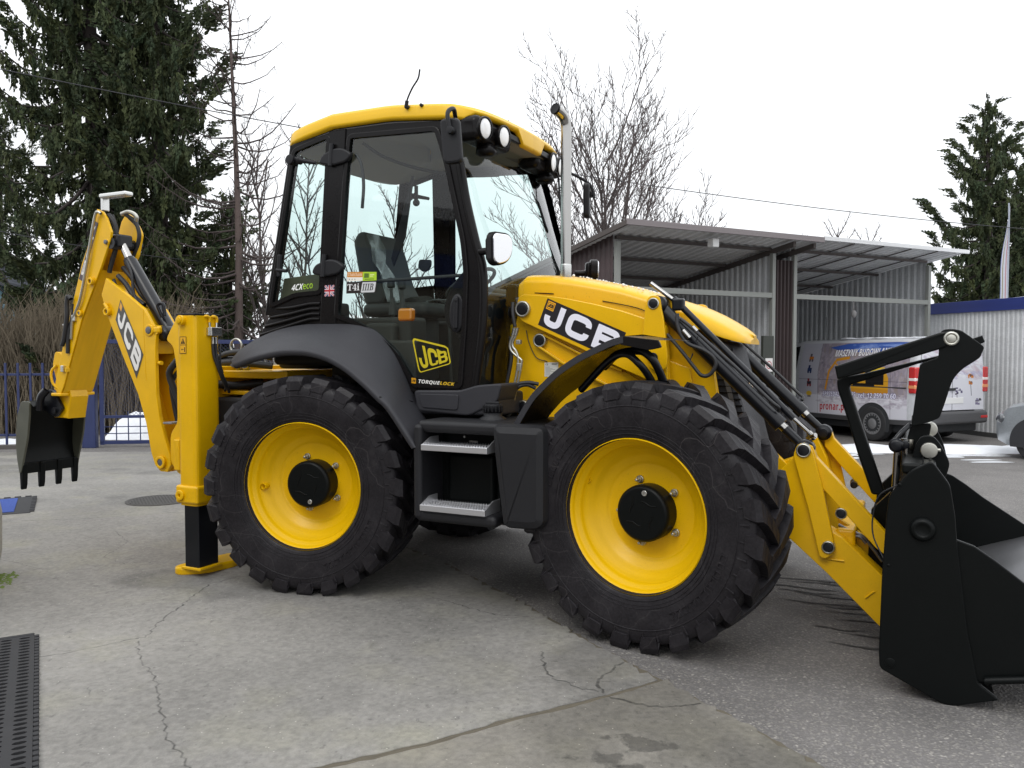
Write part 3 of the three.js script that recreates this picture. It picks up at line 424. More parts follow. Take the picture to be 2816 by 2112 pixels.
LP('hose', [tube([[-2.96, 2.76, 0.17], [-2.90, 2.66, 0.15], [-2.90, 2.5, 0.14], [-2.96, 2.36, 0.14], [-3.0, 2.25, 0.14]], 0.02), tube([[-2.98, 2.76, 0.12], [-2.94, 2.64, 0.11], [-2.96, 2.48, 0.1], [-3.02, 2.33, 0.1]], 0.02), tube([[-2.95, 2.78, 0.0], [-2.86, 2.72, -0.02], [-2.815, 2.6, -0.03], [-2.86, 2.46, -0.03], [-2.92, 2.36, -0.02]], 0.018), tube([[-2.95, 2.76, -0.04], [-2.87, 2.68, -0.06], [-2.84, 2.58, -0.07], [-2.89, 2.44, -0.06]], 0.018), tube([[-3.385, 2.02, 0.24], [-3.42, 2.05, 0.24], [-3.44, 1.98, 0.24], [-3.445, 1.85, 0.24], [-3.49, 1.66, 0.24], [-3.52, 1.6, 0.24]], 0.02), tube([[-3.40, 1.98, 0.2], [-3.42, 1.86, 0.2], [-3.45, 1.72, 0.22], [-3.47, 1.53, 0.22]], 0.018)], M.hose, dip);
LP('ram_head', [box2(-2.98, -2.82, 2.46, 2.58, 0.03, 0.18, 0.02), cyl([-2.9, 2.5, -0.1], [-2.9, 2.5, 0.2], 0.05)], M.ramBlack, dip);
LP('lug', [ring(-3.13, 2.171, 0.205, 0.245, 0.036, 0.018), ring(-3.296, 1.891, 0.205, 0.235, 0.03, 0.014), ring(-2.935, 2.509, 0.205, 0.215, 0.028, 0.015), box2(-3.49, -3.47, 1.36, 1.40, 0.2, 0.24, 0.006), plate(rounded([[-3.69, 1.55], [-3.60, 1.53], [-3.60, 1.42], [-3.55, 1.22], [-3.66, 1.22], [-3.73, 1.42]], 0.03), 0.02, 0.19), plate(rounded([[-2.92, 2.62], [-2.86, 2.70], [-2.80, 2.6], [-2.86, 2.4], [-3.0, 2.25], [-3.03, 2.33], [-2.92, 2.45]], 0.03), -0.07, -0.03)], M.yellow, dip);
for (const [u, h] of [[-3.13, 2.171], [-3.296, 1.891], [-2.935, 2.509]]) LP('pin', pin(u, h, 0.15, 0.23, 0.02), M.steel, dip);
LP('latch', [box2(-3.06, -3.03, 2.80, 2.945, 0.10, 0.17, 0.006), box2(-3.06, -2.72, 2.905, 2.945, 0.10, 0.19, 0.014), box2(-3.40, -3.35, 1.82, 1.88, 0.19, 0.235, 0.01), box2(-3.56, -3.52, 1.36, 1.42, 0.19, 0.235, 0.006)], M.brushed, dip);
LP('grab_loop', tube([[-3.66, 1.42, 0.2], [-3.705, 1.36, 0.22], [-3.69, 1.26, 0.22], [-3.64, 1.2, 0.2]], 0.012), M.yellow, dip);
const dbk = group('digging_bucket', loader);
{
  const prof = [[-4.0, 1.08], [-4.07, 0.93], [-4.095, 0.67], [-4.07, 0.52], [-4.04, 0.42]]; // back curve down to the lip
  const side = [[-3.875, 1.085], [-4.0, 1.085], [-4.07, 0.93], [-4.092, 0.67], [-4.075, 0.53], [-4.045, 0.40], [-4.02, 0.42], [-3.985, 0.54], [-3.92, 0.74], [-3.885, 0.95]];
  const w0 = -0.25, w1 = 0.31, R = resample([[-3.86, 1.05], [-3.90, 1.08], ...prof], 18);
  LP('shell', [loft([R.map(([u, h]) => [u, h, w0]), R.map(([u, h]) => [u, h, w1])]), loft([R.map(([u, h]) => [u + 0.02, h - 0.012, w0]), R.map(([u, h]) => [u + 0.02, h - 0.012, w1])]), box2(-4.06, -4.015, 0.40, 0.50, w0, w1, 0.006)], M.blackPaint, dbk);
  LP('side_plate', [plate(rounded(side, 0.03), w1 - 0.006, w1 + 0.014, 0.004), plate(rounded(side, 0.03), w0 - 0.014, w0 + 0.006, 0.004)], std({ color: [0.085, 0.088, 0.066], roughness: 0.5, map: grime, roughnessMap: grime }), dbk);
  for (const w of [0.29, 0.115, -0.06, -0.23]) LP('tooth', plate(rounded([[-4.06, 0.50], [-4.0, 0.50], [-4.015, 0.30], [-4.03, 0.25], [-4.05, 0.26]], 0.012), w - 0.026, w + 0.026, 0.006), M.blackPaint, dbk);
  LP('hinge', [plate(rounded([[-3.62, 1.02], [-3.72, 1.16], [-3.80, 1.20], [-3.90, 1.10], [-3.88, 1.0], [-3.72, 0.93]], 0.03), 0.15, 0.18), plate(rounded([[-3.66, 1.02], [-3.78, 1.18], [-3.90, 1.10], [-3.88, 1.0], [-3.72, 0.93]], 0.03), -0.09, -0.06), cyl([-3.72, 1.0, -0.1], [-3.72, 1.0, 0.2], 0.03), tube([[-3.78, 1.19, 0.22], [-3.82, 1.12, 0.25], [-3.84, 1.0, 0.25]], 0.035)], M.ramBlack, dbk);
}

// rear mudguards, louvre panel ------------------------------------------------------
function mudguardRear(s) {
  const outer = resample([[-0.60, 1.464, 1.10], [-0.409, 1.516, 1.12], [-0.173, 1.556, 1.12], [0.025, 1.556, 1.12], [0.19, 1.523, 1.12], [0.337, 1.459, 1.12], [0.492, 1.355, 1.12], [0.594, 1.272, 1.12], [0.666, 1.215, 1.12], [0.84, 0.985, 1.11]], 40);
  const inner = resample([[-0.90, 1.476, 0.82], [-0.807, 1.557, 0.82], [-0.644, 1.636, 0.82], [-0.439, 1.695, 0.82], [-0.226, 1.721, 0.82], [0.009, 1.718, 0.82], [0.207, 1.704, 0.82], [0.345, 1.657, 0.82], [0.479, 1.534, 0.82], [0.558, 1.412, 0.82], [0.640, 1.25, 0.82], [0.80, 1.03, 0.86]], 40);
  const row = (f) => outer.map((o, i) => { const q = f(o, inner[i]); return [q[0], q[1], q[2] * s]; });
  const mix = (t, b) => row((o, n) => [n[0] + (o[0] - n[0]) * t, n[1] + (o[1] - n[1]) * t + b, n[2] + (o[2] - n[2]) * t]);
  const drop = (dw, dr) => row((o) => { const r = Math.hypot(o[0], o[1] - 0.69); return [o[0] * (r - dr) / r, 0.69 + (o[1] - 0.69) * (r - dr) / r, o[2] + dw]; });
  return [loft([mix(-0.12, -0.01), mix(0, 0), mix(0.25, 0.012), mix(0.5, 0.018), mix(0.75, 0.014), mix(0.93, 0.006), mix(1, 0), drop(0.006, 0.012), drop(0.002, 0.032), drop(-0.015, 0.04)]), loft([mix(-0.12, -0.03), mix(0.5, -0.025), drop(-0.016, 0.04)])];
}
plabel(LP('rear_mudguard', mudguardRear(1), M.plastic), 'dark grey plastic mudguard over the near rear wheel'); LP('rear_mudguard', mudguardRear(-1), M.plastic);
LP('mudguard_seam', tube([[0.594, 1.276, 1.125], [0.62, 1.262, 1.05], [0.645, 1.25, 0.95], [0.66, 1.235, 0.86]], 0.003, 12, 5), M.cabBlack);
const tiltW = (h) => 0.82 - 0.0667 * (h - 1.1);
function tilt(g, s = 1) { g = norm(g); const p = g.attributes.position, n = g.attributes.normal; for (let i = 0; i < p.count; i++) { p.setZ(i, s * (tiltW(p.getY(i)) + p.getZ(i))); n.setZ(i, n.getZ(i) * s); } return g; }
for (const s of [1, -1]) {
  const lv = group('louvre_panel', loader);
  LP('panel', tilt(plate(rounded([[-0.494, 1.886], [-0.12, 1.886], [-0.112, 1.735], [-0.40, 1.71], [-0.688, 1.62], [-0.603, 1.758]], 0.03), -0.30, -0.01), s), M.plasticDark, lv);
  for (let k = 0; k < 4; k++) { const t = k / 3, a = [-0.135, 1.868 - 0.105 * t], c = [-0.52 - 0.14 * t, 1.845 - 0.185 * t]; LP('louvre', tilt(tube([[a[0], a[1], -0.004], [-0.22, a[1] - 0.002, 0.004], [-0.38 - 0.06 * t, a[1] - 0.022 - 0.03 * t, 0.002], [c[0], c[1], -0.012]], 0.0125, 20, 8), s), M.cabBlack, lv); }
}

// cab ---------------------------------------------------------------------------
const cab = group('cab', loader);
function inset(pts, d) { // moves every edge of a clockwise or counter-clockwise polygon inwards by d
  let A = 0; pts.forEach((p, i) => { const q = pts[(i + 1) % pts.length]; A += p[0] * q[1] - q[0] * p[1]; }); const sg = A > 0 ? 1 : -1;
  return pts.map((p, i) => { const a = pts[(i + pts.length - 1) % pts.length], b = pts[(i + 1) % pts.length]; const n = (u, v) => { const x = v[0] - u[0], y = v[1] - u[1], l = Math.hypot(x, y); return [-y / l * sg, x / l * sg]; }; const n1 = n(a, p), n2 = n(p, b), k = 1 + n1[0] * n2[0] + n1[1] * n2[1]; return [p[0] + (n1[0] + n2[0]) / k * d, p[1] + (n1[1] + n2[1]) / k * d]; });
}
const doorPts = rounded([[0.048, 2.995], [0.755, 2.965], [0.839, 2.729], [0.976, 2.229], [1.004, 2.034], [1.002, 1.684], [0.985, 1.312], [0.625, 1.315], [0.474, 1.526], [0.301, 1.654], [0.092, 1.74], [-0.01, 1.764], [0.0, 2.1], [0.022, 2.667]], 0.05, 5);
const rearWin = rounded([[-0.405, 2.93], [-0.107, 2.998], [-0.129, 1.945], [-0.348, 1.934], [-0.562, 1.862]], 0.035, 4);
const cabOuter = rounded([[-0.612, 1.80], [-0.435, 2.975], [-0.07, 3.045], [0.40, 3.04], [0.80, 2.995], [0.895, 2.748], [0.946, 2.487], [1.025, 2.226], [1.085, 2.04], [1.10, 1.70], [1.05, 1.29], [0.60, 1.29], [0.46, 1.49], [0.29, 1.62], [0.08, 1.70], [-0.12, 1.72]], 0.02, 3);
for (const s of [1, -1]) {
  LP('cab_frame', tilt(plate(cabOuter, -0.055, -0.002, 0.006, [inset(doorPts, -0.006), inset(rearWin, 0)]), s), M.cabBlack, cab);
  const door = group('door', cab); if (s > 0) plabel(door, 'glazed cab door with large yellow logo on its lower pane');
  const hole = inset(doorPts, 0.026);
  LP('door_frame', [tilt(plate(doorPts, -0.03, 0.012, 0.008, [hole]), s), tilt(plate(rounded([[0.99, 2.07], [0.928, 2.013], [0.848, 1.90], [0.823, 1.808], [0.85, 1.71], [0.92, 1.648], [0.965, 1.59], [0.985, 1.50], [0.998, 1.50], [0.998, 2.05]], 0.03), -0.028, -0.012, 0.003), s)], M.cabBlack, door);
  LP('door_glass', tilt(new THREE.ShapeGeometry(new THREE.Shape(inset(doorPts, 0.02).map((p) => new THREE.Vector2(...p)))).translate(0, 0, -0.004), s), M.glass, door);
  LP('door_handle', [tilt(lathe([[0.0, 0.004], [0.05, 0.004], [0.060, 0.0], [0.058, -0.012]], 36).scale(0.85, 2.0, 1).translate(0.928, 1.782, 0.004), s), tilt(box(0.928, 1.785, 0.014, 0.03, 0.20, 0.022, 0.01), s), tilt(pin(0.928, 1.862, 0.012, 0.026, 0.013), s)], M.plasticDark, door);
  if (s > 0) {
    LP('door_bar', tilt(cyl([0.28, 2.008, -0.06], [0.985, 2.022, -0.06], 0.011), s), M.trim, door);
    const glassQuad = (a, b, c, d, z = 0.001) => tilt(quad(...[a, b, c, d].map((p) => [p[0], p[1], z])), 1);
    const cut = (t) => decalMat(t, { transparent: true, alphaTest: 0.35 });
    LP('door_decal', glassQuad([0.600, 1.640], [0.872, 1.582], [0.902, 1.470], [0.664, 1.408]), cut(texDoor), door);
    LP('sticker', glassQuad([0.618, 1.385], [0.932, 1.363], [0.932, 1.33], [0.62, 1.345], 0.0135), cut(texTorque), door);
    LP('sticker', glassQuad([0.084, 2.073], [0.318, 2.063], [0.320, 2.008], [0.082, 2.010]), decalMat(texThat), door);
    LP('sticker', glassQuad([0.080, 2.005], [0.320, 2.003], [0.321, 1.928], [0.081, 1.929]), decalMat(texT4), door);
  }
  const rw = group('rear_side_window', cab);
  LP('window_frame', tilt(plate(inset(rearWin, -0.018), -0.02, 0.01, 0.006, [inset(rearWin, 0.008)]), s), M.cabBlack, rw);
  LP('window_glass', tilt(new THREE.ShapeGeometry(new THREE.Shape(rearWin.map((p) => new THREE.Vector2(...p)))).translate(0, 0, -0.004), s), M.glass, rw);
  LP('window_latch', [tilt(cyl([-0.515, 2.11, 0.01], [-0.42, 2.10, 0.015], 0.012), s), tilt(box(-0.50, 2.14, 0.0, 0.03, 0.16, 0.03, 0.012), s)], M.plasticDark, rw);
  if (s > 0) {
    LP('sticker', tilt(quad([-0.385, 2.020, 0.002], [-0.193, 2.030, 0.002], [-0.195, 1.965, 0.002], [-0.388, 1.952, 0.002]), 1), decalMat(text4cx, { transparent: true, alphaTest: 0.35 }), rw);
    LP('sticker', tilt(quad([-0.092, 1.99, 0.0095], [-0.012, 1.99, 0.0095], [-0.012, 1.915, 0.0095], [-0.092, 1.915, 0.0095]), 1), decalMat(texFlag), cab);
  }
  // hinges: two pointed oval covers clasping the B pillar
  for (const [u, h] of [[-0.02, 2.845], [-0.05, 2.105]]) LP('door_hinge', [tilt(plate(rounded([[u - 0.145, h - 0.035], [u - 0.12, h + 0.022], [u - 0.02, h + 0.058], [u + 0.06, h + 0.05], [u + 0.135, h + 0.005], [u + 0.09, h - 0.045], [u - 0.03, h - 0.062]], 0.05, 6), 0.0, 0.034, 0.012), s), tilt(cyl([u - 0.045, h - 0.06, 0.03], [u - 0.04, h + 0.09, 0.026], 0.016), s)], M.plasticDark, cab);
  LP('cab_pillar', [tilt(tube([[0.815, 2.98, -0.03], [0.895, 2.748, -0.02], [0.955, 2.487, -0.02], [1.03, 2.226, -0.02], [1.09, 2.03, -0.02], [1.098, 1.70, -0.02], [1.055, 1.30, -0.02]], 0.028, 40, 10), s), tilt(tube([[-0.43, 2.97, -0.02], [-0.515, 2.40, -0.02], [-0.605, 1.80, -0.02]], 0.022, 12, 8), s), tilt(plate([[-0.105, 3.03], [0.035, 3.03], [0.005, 1.73], [-0.125, 1.73]], -0.05, 0.008, 0.006), s)], M.cabBlack, cab);
  LP('sill_panel', [box2(0.66, 1.24, 1.16, 1.30, s > 0 ? 0.30 : -0.84, s > 0 ? 0.84 : -0.30, 0.02)].concat(plate(rounded([[0.655, 1.304], [0.989, 1.311], [1.11, 1.345], [1.275, 1.358], [1.24, 1.243], [1.049, 1.158], [0.687, 1.178]], 0.03), s > 0 ? 0.6 : -0.85, s > 0 ? 0.85 : -0.6, 0.01), plate(rounded([[0.70, 1.285], [0.985, 1.285], [0.975, 1.19], [0.72, 1.20]], 0.02), s > 0 ? 0.848 : -0.858, s > 0 ? 0.858 : -0.848, 0.006)), M.plastic, cab);
  LP('lamp', [tilt(pin(-0.40, 2.86, 0.0, 0.055, 0.034), s), tilt(lathe([[0.012, 0], [0.02, 0.02], [0.02, 0.04], [0.03, 0.05], [0.03, 0.062], [0.017, 0.075], [0.013, 0.19], [0, 0.2]], 14, [-0.385, 2.865, 0.02], [-0.20, 2.822, 0.02]), s)], M.plasticDark, cab);
}
LP('firewall', [box2(0.96, 1.02, 1.3, 1.90, -0.73, 0.73, 0.02), box2(0.78, 1.02, 1.84, 1.93, -0.5, 0.6, 0.03)], M.plasticDark, cab);
LP('floor_pan', [box2(-0.2, 1.06, 1.14, 1.30, -0.76, 0.76, 0.02), box2(-0.58, 0.10, 1.45, 1.70, -0.75, 0.75, 0.04)], M.plasticDark, cab);
{
  const uA = (h) => { const t = [[1.323, 1.049], [1.682, 1.098], [2.03, 1.093], [2.226, 1.03], [2.487, 0.955], [2.748, 0.89], [2.98, 0.81]]; for (let i = 0; i < t.length - 1; i++) if (h <= t[i + 1][0]) { const k = (h - t[i][0]) / (t[i + 1][0] - t[i][0]); return t[i][1] + (t[i + 1][1] - t[i][1]) * k; } return 0.81; };
  const rows = []; for (let i = 0; i <= 24; i++) { const h = 1.33 + (2.96 - 1.33) * i / 24, W = tiltW(h) - 0.03, r = []; for (let j = 0; j <= 24; j++) { const q = j / 12 - 1; r.push([uA(h) + 0.10 * (1 - Math.pow(Math.abs(q), 2.4)), h, q * W]); } rows.push(r); }
  LP('windscreen', loft(rows), M.glass, cab);
  const rb = []; for (let i = 0; i <= 6; i++) { const h = 1.84 + (2.93 - 1.84) * i / 6, u = -0.605 + 0.152 * (h - 1.80), W = tiltW(h) - 0.03; rb.push([-1, -0.5, 0, 0.5, 1].map((q) => [u - 0.03 * (1 - q * q), h, q * W])); }
  LP('rear_window', loft(rb), M.glass, cab);
  const wip = (w, a, b, o) => [tube([[1.17, 1.99, w], [1.165, 2.2, w + o], [1.12, 2.46, w + 2 * o]], 0.008, 10, 6), tube([[1.158, 2.15, w + o - 0.02], [1.115, 2.45, w + 2 * o], [1.07, 2.72, w + 3 * o]], 0.009, 10, 6)];
  LP('wiper', [...wip(-0.42, 0, 0, -0.03), tube([[1.02, 2.88, -0.4], [1.06, 2.86, -0.5], [1.07, 2.7, -0.52], [1.12, 2.45, -0.52], [1.155, 2.2, -0.5]], 0.008, 16, 6)], M.plasticDark, cab);
}
// roof: yellow cap with front fascia, black lamp pods
const roof = group('roof', cab);
{
  const half = resample([[1.085, 0, 0], [1.08, 0.17, 0], [1.055, 0.42, 0], [1.0, 0.60, 0], [0.86, 0.70, 0], [0.6, 0.715, 0], [0.1, 0.715, 0], [-0.30, 0.71, 0], [-0.47, 0.66, 0], [-0.53, 0.45, 0], [-0.545, 0, 0]], 40);
  const plan = [...half.map((p) => [p[0], p[1]]), ...half.slice(1, -1).reverse().map((p) => [p[0], -p[1]])]; plan.push(plan[0]);
  const hb = (u) => { const t = [[-0.6, 2.935], [-0.45, 2.975], [-0.07, 3.045], [0.4, 3.042], [0.844, 3.0], [1.1, 2.955]]; for (let i = 0; i < t.length - 1; i++) if (u <= t[i + 1][0]) { const k = (u - t[i][0]) / (t[i + 1][0] - t[i][0]); return t[i][1] + (t[i + 1][1] - t[i][1]) * k; } return 2.955; };
  const front = (u, w) => (u > 0.95 ? (Math.abs(w) < 0.16 ? -0.035 : 0.045) : 0);
  const ringAt = (sc, dh, fr) => plan.map(([u, w]) => [0.27 + (u - 0.27) * sc, hb(u) + dh + (fr ? front(u, w) : 0), w * sc]);
  LP('roof_cap', loft([ringAt(0.965, -0.004, 1), ringAt(1.0, 0.0, 1), ringAt(1.006, 0.02, 1), ringAt(1.0, 0.07, 0), ringAt(0.982, 0.092, 0), ringAt(0.93, 0.104, 0), ringAt(0.6, 0.115, 0), ringAt(0.01, 0.12, 0)]), M.roofYellow, roof);
  LP('headliner', loft([ringAt(0.97, -0.012, 0), ringAt(0.95, -0.03, 0), ringAt(0.5, -0.02, 0), ringAt(0.01, -0.02, 0)]), M.trimLight, roof);
  LP('visor', plate(rounded([[0.80, 0.695], [0.92, 0.675], [1.0, 0.58], [1.06, 0.40], [1.075, 0.0], [1.06, -0.40], [1.0, -0.58], [0.92, -0.675], [0.80, -0.695]].map(([u, w]) => [u, -w]), 0.02), 2.935, 2.975, 0.006).rotateX(-Math.PI / 2), M.cabBlack, roof);
  for (const s of [1, -1]) {
    LP('lamp_pod', [box2(0.86, 1.03, 2.86, 3.02, s > 0 ? 0.20 : -0.68, s > 0 ? 0.68 : -0.20, 0.05), lathe([[0.0, -0.05], [0.055, -0.05], [0.074, 0.03], [0.072, 0.045], [0.064, 0.045]], 30, [1.0, 2.94, s * 0.60], [2.0, 2.85, s * 0.60 + s * 0.12]), lathe([[0.0, -0.05], [0.055, -0.05], [0.074, 0.03], [0.072, 0.045], [0.064, 0.045]], 30, [1.03, 2.93, s * 0.40], [2.0, 2.85, s * 0.40 + s * 0.08]), lathe([[0, 0], [0.06, 0.0], [0.07, 0.05], [0.04, 0.07], [0, 0.07]], 20, [0.97, 2.865, s * 0.47], [0.99, 1.86, s * 0.47])], M.cabBlack, roof);
    for (const [w, u, h, k] of [[0.60, 1.0, 2.94, 0.12], [0.40, 1.03, 2.93, 0.08]]) LP('work_lamp', lathe([[0.0, 0.048], [0.03, 0.047], [0.055, 0.042], [0.064, 0.034]], 28, [u, h, s * w], [2.0, 2.85, s * w + s * k]), M.lens, roof);
  }
  LP('aerial', [tube([[0.538, 3.11, 0.735], [0.55, 3.15, 0.735], [0.585, 3.21, 0.735], [0.625, 3.265, 0.73], [0.638, 3.32, 0.73]], 0.0055, 20, 6), pin(0.538, 3.10, 0.70, 0.738, 0.014), cyl([0.535, 3.095, 0.733], [0.545, 3.135, 0.735], 0.012), pin(0.641, 3.10, 0.70, 0.728, 0.0105)], M.plasticDark, roof);
}
// cab interior
const seat = group('seat', cab);
LP('backrest', [plate(rounded([[-0.27, 2.36], [-0.22, 2.43], [-0.15, 2.42], [-0.09, 2.28], [-0.02, 2.05], [0.04, 1.95], [0.0, 1.88], [-0.16, 1.88], [-0.22, 2.1]], 0.04), -0.23, 0.23, 0.03)], M.seat, seat);
LP('seat_cushion', [box2(-0.18, 0.36, 1.80, 1.90, -0.25, 0.25, 0.045), box2(-0.08, 0.24, 1.3, 1.80, -0.17, 0.17, 0.03)], M.seat, seat);
LP('protective_film', [loft([0, 1, 2, 3, 4, 5].map((i) => { const t = i / 5; return [0.10, 0.15, 0.20, 0.24, 0.27].map((w, j) => [-0.12 + 0.2 * t + 0.025 * Math.sin(i * 2.3 + j * 1.7), 2.40 - 0.5 * t, w]); })), loft([0, 1, 2, 3].map((i) => [-0.26, -0.1, 0.08, 0.26].map((w, j) => [0.0 + 0.13 * i, 1.925 + 0.02 * Math.sin(i * 2.1 + j * 2.9), w])))], M.film, seat);
LP('console', [box2(-0.25, 0.42, 1.30, 1.78, 0.30, 0.52, 0.03), box2(-0.25, 0.42, 1.30, 1.78, -0.56, -0.30, 0.03), plate(rounded([[0.72, 1.3], [0.62, 1.62], [0.66, 1.9], [0.80, 2.0], [0.92, 1.96], [0.95, 1.3]], 0.04), -0.22, 0.22, 0.02), box2(0.5, 0.75, 1.32, 1.62, -0.66, -0.40, 0.04)], M.trim, cab);
LP('lever', [cyl([0.22, 1.76, 0.42], [0.20, 1.98, 0.42], 0.012), cyl([0.30, 1.76, 0.42], [0.29, 1.98, 0.42], 0.012), lathe([[0.03, 0], [0.016, 0.1], [0.012, 0.12]], 14, [0.215, 1.8, 0.42], [0.205, 2.8, 0.42]), lathe([[0.03, 0], [0.016, 0.1], [0.012, 0.12]], 14, [0.295, 1.8, 0.42], [0.285, 2.8, 0.42]), box(0.20, 2.02, 0.42, 0.05, 0.075, 0.05, 0.018), box(0.29, 2.01, 0.42, 0.05, 0.075, 0.05, 0.018), cyl([0.5, 1.3, 0.1], [0.48, 1.75, 0.1], 0.014)], M.seat, cab);
LP('steering_wheel', [new THREE.TorusGeometry(0.19, 0.014, 8, 32).rotateX(Math.PI / 2).rotateZ(0.55).translate(0.60, 2.03, 0), cyl([0.60, 2.02, 0], [0.74, 1.84, 0], 0.025), cyl([0.50, 1.97, -0.16], [0.70, 2.09, 0.16], 0.012)], M.seat, cab);
LP('interior_mirror', plate(rounded([[0.50, 2.10], [0.54, 2.07], [0.58, 2.08], [0.60, 2.11], [0.60, 2.15], [0.51, 2.155]], 0.015), 0.53, 0.55, 0.005), M.plasticDark, cab);
LP('interior_cable', [tube([[0.10, 2.95, 0.60], [0.22, 2.86, 0.5], [0.40, 2.80, 0.3], [0.62, 2.78, 0.1], [0.85, 2.77, 0.05]], 0.012, 24, 6), tube([[0.09, 2.86, 0.66], [0.13, 2.80, 0.66], [0.15, 2.66, 0.66], [0.145, 2.5, 0.67]], 0.011, 20, 6), plate([[0.24, 2.79], [0.255, 2.79], [0.18, 2.36], [0.08, 2.16], [0.06, 2.22]], 0.2, 0.215, 0.003), cyl([-0.30, 2.93, -0.69], [-0.30, 2.80, -0.69], 0.016), new THREE.SphereGeometry(0.03, 12, 8).translate(-0.30, 2.79, -0.69)], M.plasticDark, cab);
LP('indicator_lamp', tilt(box(0.50, 1.785, -0.09, 0.11, 0.085, 0.06, 0.02), 1), M.amber, cab);
LP('stop_lever', cyl([0.85, 1.98, 0.5], [0.93, 1.99, 0.5], 0.012), M.red, cab);
LP('rear_trim', [tilt(plate([[-0.585, 1.80], [-0.535, 2.06], [-0.12, 2.09], [-0.1, 1.80]], -0.12, -0.09), 1), tilt(plate([[-0.585, 1.80], [-0.535, 2.06], [-0.12, 2.09], [-0.1, 1.80]], -0.12, -0.09), -1)], std({ color: [0.075, 0.072, 0.038], roughness: 0.7 }), cab);
LP('far_trim', [tilt(plate(rounded([[0.02, 1.78], [0.10, 1.75], [0.30, 1.66], [0.47, 1.53], [0.62, 1.33], [0.98, 1.33], [0.995, 1.68], [0.99, 1.92], [0.6, 1.86], [0.25, 1.90], [0.03, 1.93]], 0.03), -0.10, -0.06), -1), box2(-0.40, 0.30, 1.70, 1.86, -0.70, -0.42, 0.03), box2(0.1, 0.34, 1.3, 1.74, 0.52, 0.60, 0.03)], M.trim, cab);
LP('side_trim', [box2(0.18, 0.55, 1.30, 1.62, 0.60, 0.66, 0.02), box2(0.45, 0.95, 1.31, 1.72, -0.74, -0.70, 0.02)], M.trim, cab);

// mirrors and front lamps ----------------------------------------------------------
for (const s of [1, -1]) {
  const m = group('wing_mirror', cab), dx = s > 0 ? 0 : 0.15, dh = s > 0 ? 0 : -0.06, dw = s > 0 ? 0.90 : -0.96;
  const hg = plate(rounded([[-0.07, 0.135], [0.055, 0.135], [0.075, -0.13], [-0.045, -0.135]], 0.035, 5), -0.022, 0.026, 0.014);
  hg.rotateY(s > 0 ? 0.15 : 1.82).translate(0.965 + dx, 2.795 + dh, dw); LP('mirror_housing', [hg, pin(0.985 + dx, 2.85 + dh, dw + 0.01 * s, dw + 0.06 * s, 0.022)], M.plasticDark, m);
  LP('mirror_arm', s > 0 ? tube([[0.90, 2.99, 0.74], [0.955, 3.0, 0.86], [0.962, 2.95, 0.94], [0.985, 2.83, 0.945]], 0.014, 20, 8) : tube([[0.90, 2.96, -0.68], [1.0, 2.95, -0.85], [1.12, 2.88, -0.98], [1.16, 2.8, -1.0], [1.165, 2.76, -0.99]], 0.012, 20, 8), M.plasticDark, m);
  const l = group('headlamp', cab);
  const P = [1.235, 2.155, s * 0.80], D = V(1, -0.04, s * 0.44).normalize(), turn = (g) => { g.applyQuaternion(new THREE.Quaternion().setFromRotationMatrix(new THREE.Matrix4().makeBasis(V(0, 1, 0).cross(D).normalize(), V(0, 1, 0), D))); return g.translate(...P); };
  const shp = (k) => rounded([[-0.088, 0.07], [-0.05, 0.104], [0.07, 0.108], [0.092, 0.08], [0.088, -0.085], [0.045, -0.112], [-0.04, -0.09], [-0.088, -0.03]].map(([x, y]) => [x * k * -s * 0.9, y * k * 0.92]), 0.035, 5);
  LP('lamp_housing', [turn(plate(shp(1), -0.03, 0.03, 0.01)), turn(plate(shp(0.8), -0.065, -0.02, 0.02)), tube([[1.09, 2.15, s * 0.775], [1.15, 2.15, s * 0.79], [1.20, 2.155, s * 0.80]], 0.022, 10, 8)], M.cabBlack, l);
  LP('lamp_lens', turn(plate(shp(0.9), 0.02, 0.036, 0.006)), M.lampMirror, l);
}

// fuel and oil tank with steps --------------------------------------------------------
const tank = group('step_tank', loader);
M.tank = std({ color: [0.0125, 0.0125, 0.0145], roughness: 0.62, specularIntensity: 0.6, roughnessMap: grime, bumpMap: fineGrain, bumpScale: 0.0005 });
LP('tank_body', [plate(rounded([[1.335, 1.142], [1.67, 1.142], [1.67, 0.60], [1.62, 0.56], [1.405, 0.555], [1.392, 0.64], [1.345, 1.0]], 0.05, 5), 0.45, 1.122, 0.05), box2(0.825, 1.42, 1.07, 1.142, 0.45, 1.085, 0.03), box2(0.815, 0.872, 0.56, 1.12, 0.55, 1.11, 0.025), box2(0.82, 1.36, 0.545, 0.615, 0.5, 1.10, 0.03), lathe([[0.0, 0], [0.085, 0], [0.08, 0.03], [0.055, 0.045], [0.055, 0.07], [0, 0.07]], 28, [1.215, 1.12, 0.85], [1.215, 2, 0.85])], M.tank, tank);
LP('tank_recess', [box2(0.85, 1.4, 0.6, 1.1, 0.45, 0.86, 0.02), box2(0.93, 1.25, 0.63, 0.935, 0.83, 0.905, 0.03)], M.blackPaint, tank);
{ const c = [lathe([[0.0, 0.115], [0.05, 0.115], [0.058, 0.11], [0.058, 0.068], [0, 0.068]], 28, [1.215, 1.12, 0.85], [1.215, 2, 0.85]), box(1.215, 1.24, 0.85, 0.09, 0.02, 0.022, 0.008)]; for (let k = 0; k < 16; k++) { const a = k / 16 * 6.283; c.push(box(1.215 + Math.cos(a) * 0.058, 1.208, 0.85 + Math.sin(a) * 0.058, 0.008, 0.04, 0.008, 0.003)); } LP('filler_cap', c, M.plasticDark, tank); }
